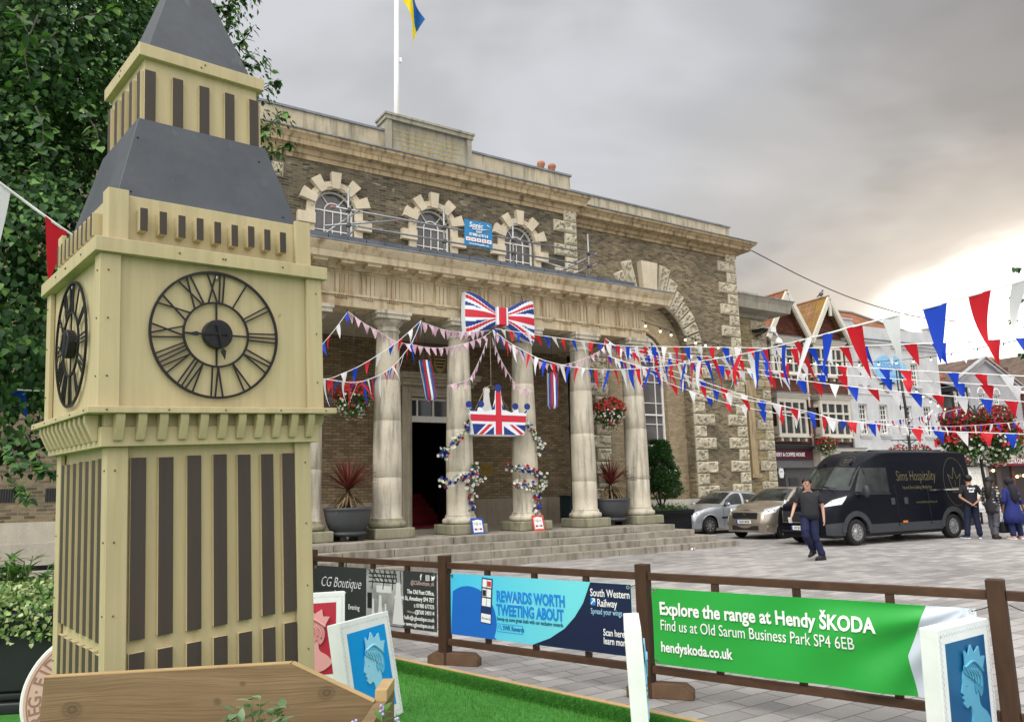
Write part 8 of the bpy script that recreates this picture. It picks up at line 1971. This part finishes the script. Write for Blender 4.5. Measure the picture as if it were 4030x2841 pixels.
person('woman with long dark hair in a black and white patterned top', (13.36, 22.0, 0), 120,
       pose(pelvis=(0, 0, .93), neck=(0, .01, 1.44), head=(0, -.025, 1.58), shL=(.17, 0, 1.37), shR=(-.17, 0, 1.37), elL=(.22, .04, 1.10), elR=(-.22, .02, 1.10), wrL=(.22, -.05, .88), wrR=(-.21, -.06, .88), knL=(.09, -.06, .50), knR=(-.08, .02, .50), anL=(.09, -.08, .09), anR=(-.08, .14, .10), toL=(.10, -.21, .045), toR=(-.09, .02, .045)), S_brown, H_dark, patterned(), cl('grey_jeans', (.075, .075, .09)), (cl('brown_sandal', (.05, .03, .022)), M_black), hairstyle='long', dress=(.42, .185), sleeve=.95)
person('woman from behind in a long royal blue tunic with a black headscarf', (13.76, 21.75, 0), 190,
       pose(pelvis=(0, 0, .90), neck=(0, .01, 1.40), head=(0, -.02, 1.535), shL=(.18, 0, 1.33), shR=(-.18, 0, 1.33), elL=(.25, .02, 1.06), elR=(-.27, .0, 1.06), wrL=(.24, -.06, .84), wrR=(-.38, -.05, .84), hpL=(.09, 0, .88), hpR=(-.09, 0, .88), knL=(.10, -.02, .47), knR=(-.14, -.04, .47), anL=(.10, .03, .09), anR=(-.19, -.03, .09), toL=(.11, -.10, .045), toR=(-.22, -.15, .045)), S_brown, mat('black_scarf', (.010, .009, .014), .8), cl('royal_blue_tunic', (.012, .020, .13)), cl('blue_trousers', (.012, .018, .075)), (cl('pale_pink_shoe', (.55, .34, .32)), M_white), hairstyle='scarf', dress=(.92, .28), sleeve=.82, girth=1.1)
bg_ = thing('bag', 'dark holdall carried low beside the woman in the blue tunic', 'bag', (13.72, 22.03, .16), R(20)); b = MB(); b.box((-.26, -.12, 0), (.26, .12, .30)); b.build('body', [cl('black_bag', (.012, .012, .018))], bg_, .05); b = MB(); b.tube([(-.14, 0, .29), (-.10, 0, .44), (.10, 0, .44), (.14, 0, .29)], .012, 6); b.build('handle', [M_black], bg_)
q = gw(12.15, .95, .62)
person('man half hidden behind the right decorated column in dark trousers and brown shoes', tuple(q), ANG+70, pose(), S_tan, H_dark, cl('dark_jacket', (.025, .025, .03)), cl('dark_trousers', (.012, .014, .022)), (cl('brown_shoe', (.10, .035, .02)), M_black), sleeve=.95)
# café seating at the far right edge
def bench(x, y, rz):
    t = thing('picnic_bench', 'white slatted bench outside the coffee shop behind the patterned top woman', 'bench', (x, y, 0), R(rz))
    for i in range(4): b = MB(); b.box((-.9, -.22+.12*i, .44), (.9, -.12+.12*i, .47)); b.build('seat_slat', [M_white], t)
    for i in range(4): b = MB(); b.box((-.9, .28, .55+.12*i), (.9, .31, .64+.12*i)); b.build('back_slat', [M_white], t)
    for s in (-.75, .75): b = MB(); b.box((s-.03, -.2, 0), (s+.03, -.15, .44)); b.box((s-.03, .24, 0), (s+.03, .30, 1.0)); b.box((s-.03, -.2, .40), (s+.03, .3, .44)); b.build('leg', [M_black], t)
bench(18.0, 29.6, 14)
sit = dict(pelvis=(0, 0, .50), neck=(0, .01, 1.06), head=(0, -.02, 1.20), shL=(.17, .01, .99), shR=(-.17, .01, .99), elL=(.22, -.04, .74), elR=(-.22, -.04, .74), wrL=(.14, -.25, .70), wrR=(-.14, -.25, .70), hpL=(.09, -.02, .48), hpR=(-.09, -.02, .48), knL=(.10, -.42, .48), knR=(-.10, -.42, .48), anL=(.10, -.42, .09), anR=(-.10, -.42, .09), toL=(.11, -.55, .045), toR=(-.11, -.55, .045))
def chair(x, y, rz, lab):
    t = thing('cafe_chair', lab, 'chair', (x, y, 0), R(rz), 'chairs outside the coffee shop'); b = MB(); b.box((-.22, -.22, .40), (.22, .22, .44)); b.build('seat', [M_black], t); b = MB(); b.box((-.21, .20, .50), (.21, .23, .85)); b.build('backrest', [M_black], t)
    for sx in (-.19, .19):
        for sy, h in ((-.19, .40), (.205, .86)): b = MB(); b.box((sx-.015, sy-.015, 0), (sx+.015, sy+.015, h)); b.build('leg', [M_black], t)
chair(17.35, 26.3, 200, 'black café chair under the blonde woman in white'); person('blonde woman in a white top seated outside the coffee shop', (17.35, 26.3, 0), 215, sit, S_fair, H_blonde, cl('white_top', (.70, .68, .70)), cl('denim', (.05, .08, .15)), (M_white, M_white), hairstyle='long')
chair(18.25, 27.0, 150, 'black café chair under the man in olive'); person('man in an olive green shirt seated at the right edge by the coffee shop', (18.25, 27.0, 0), 160, sit, S_tan, H_dark, cl('olive_shirt', (.07, .075, .035)), K_jean, (M_black, M_black))
tb = thing('bag', 'turquoise tote bag hanging by the blonde woman', 'bag', (17.42, 25.95, .42), R(25)); b = MB(); b.box((-.24, -.06, 0), (.24, .06, .34)); b.build('body', [cl('turquoise_bag', (.02, .36, .52))], tb, .03)
ps = thing('parasol', 'closed dark red café parasol at the right edge', 'parasol', (19.3, 27.6, 0)); b = MB(); b.tube([(0, 0, 0), (0, 0, 2.4)], .025, 8); b.build('pole', [M_black], ps); b = MB(); b.lathe([(.9, 1.75), (.88, 1.82), (.02, 2.35)], seg=8, smooth=False); b.build('canopy', [cl('maroon_canvas', (.10, .008, .018))], ps)
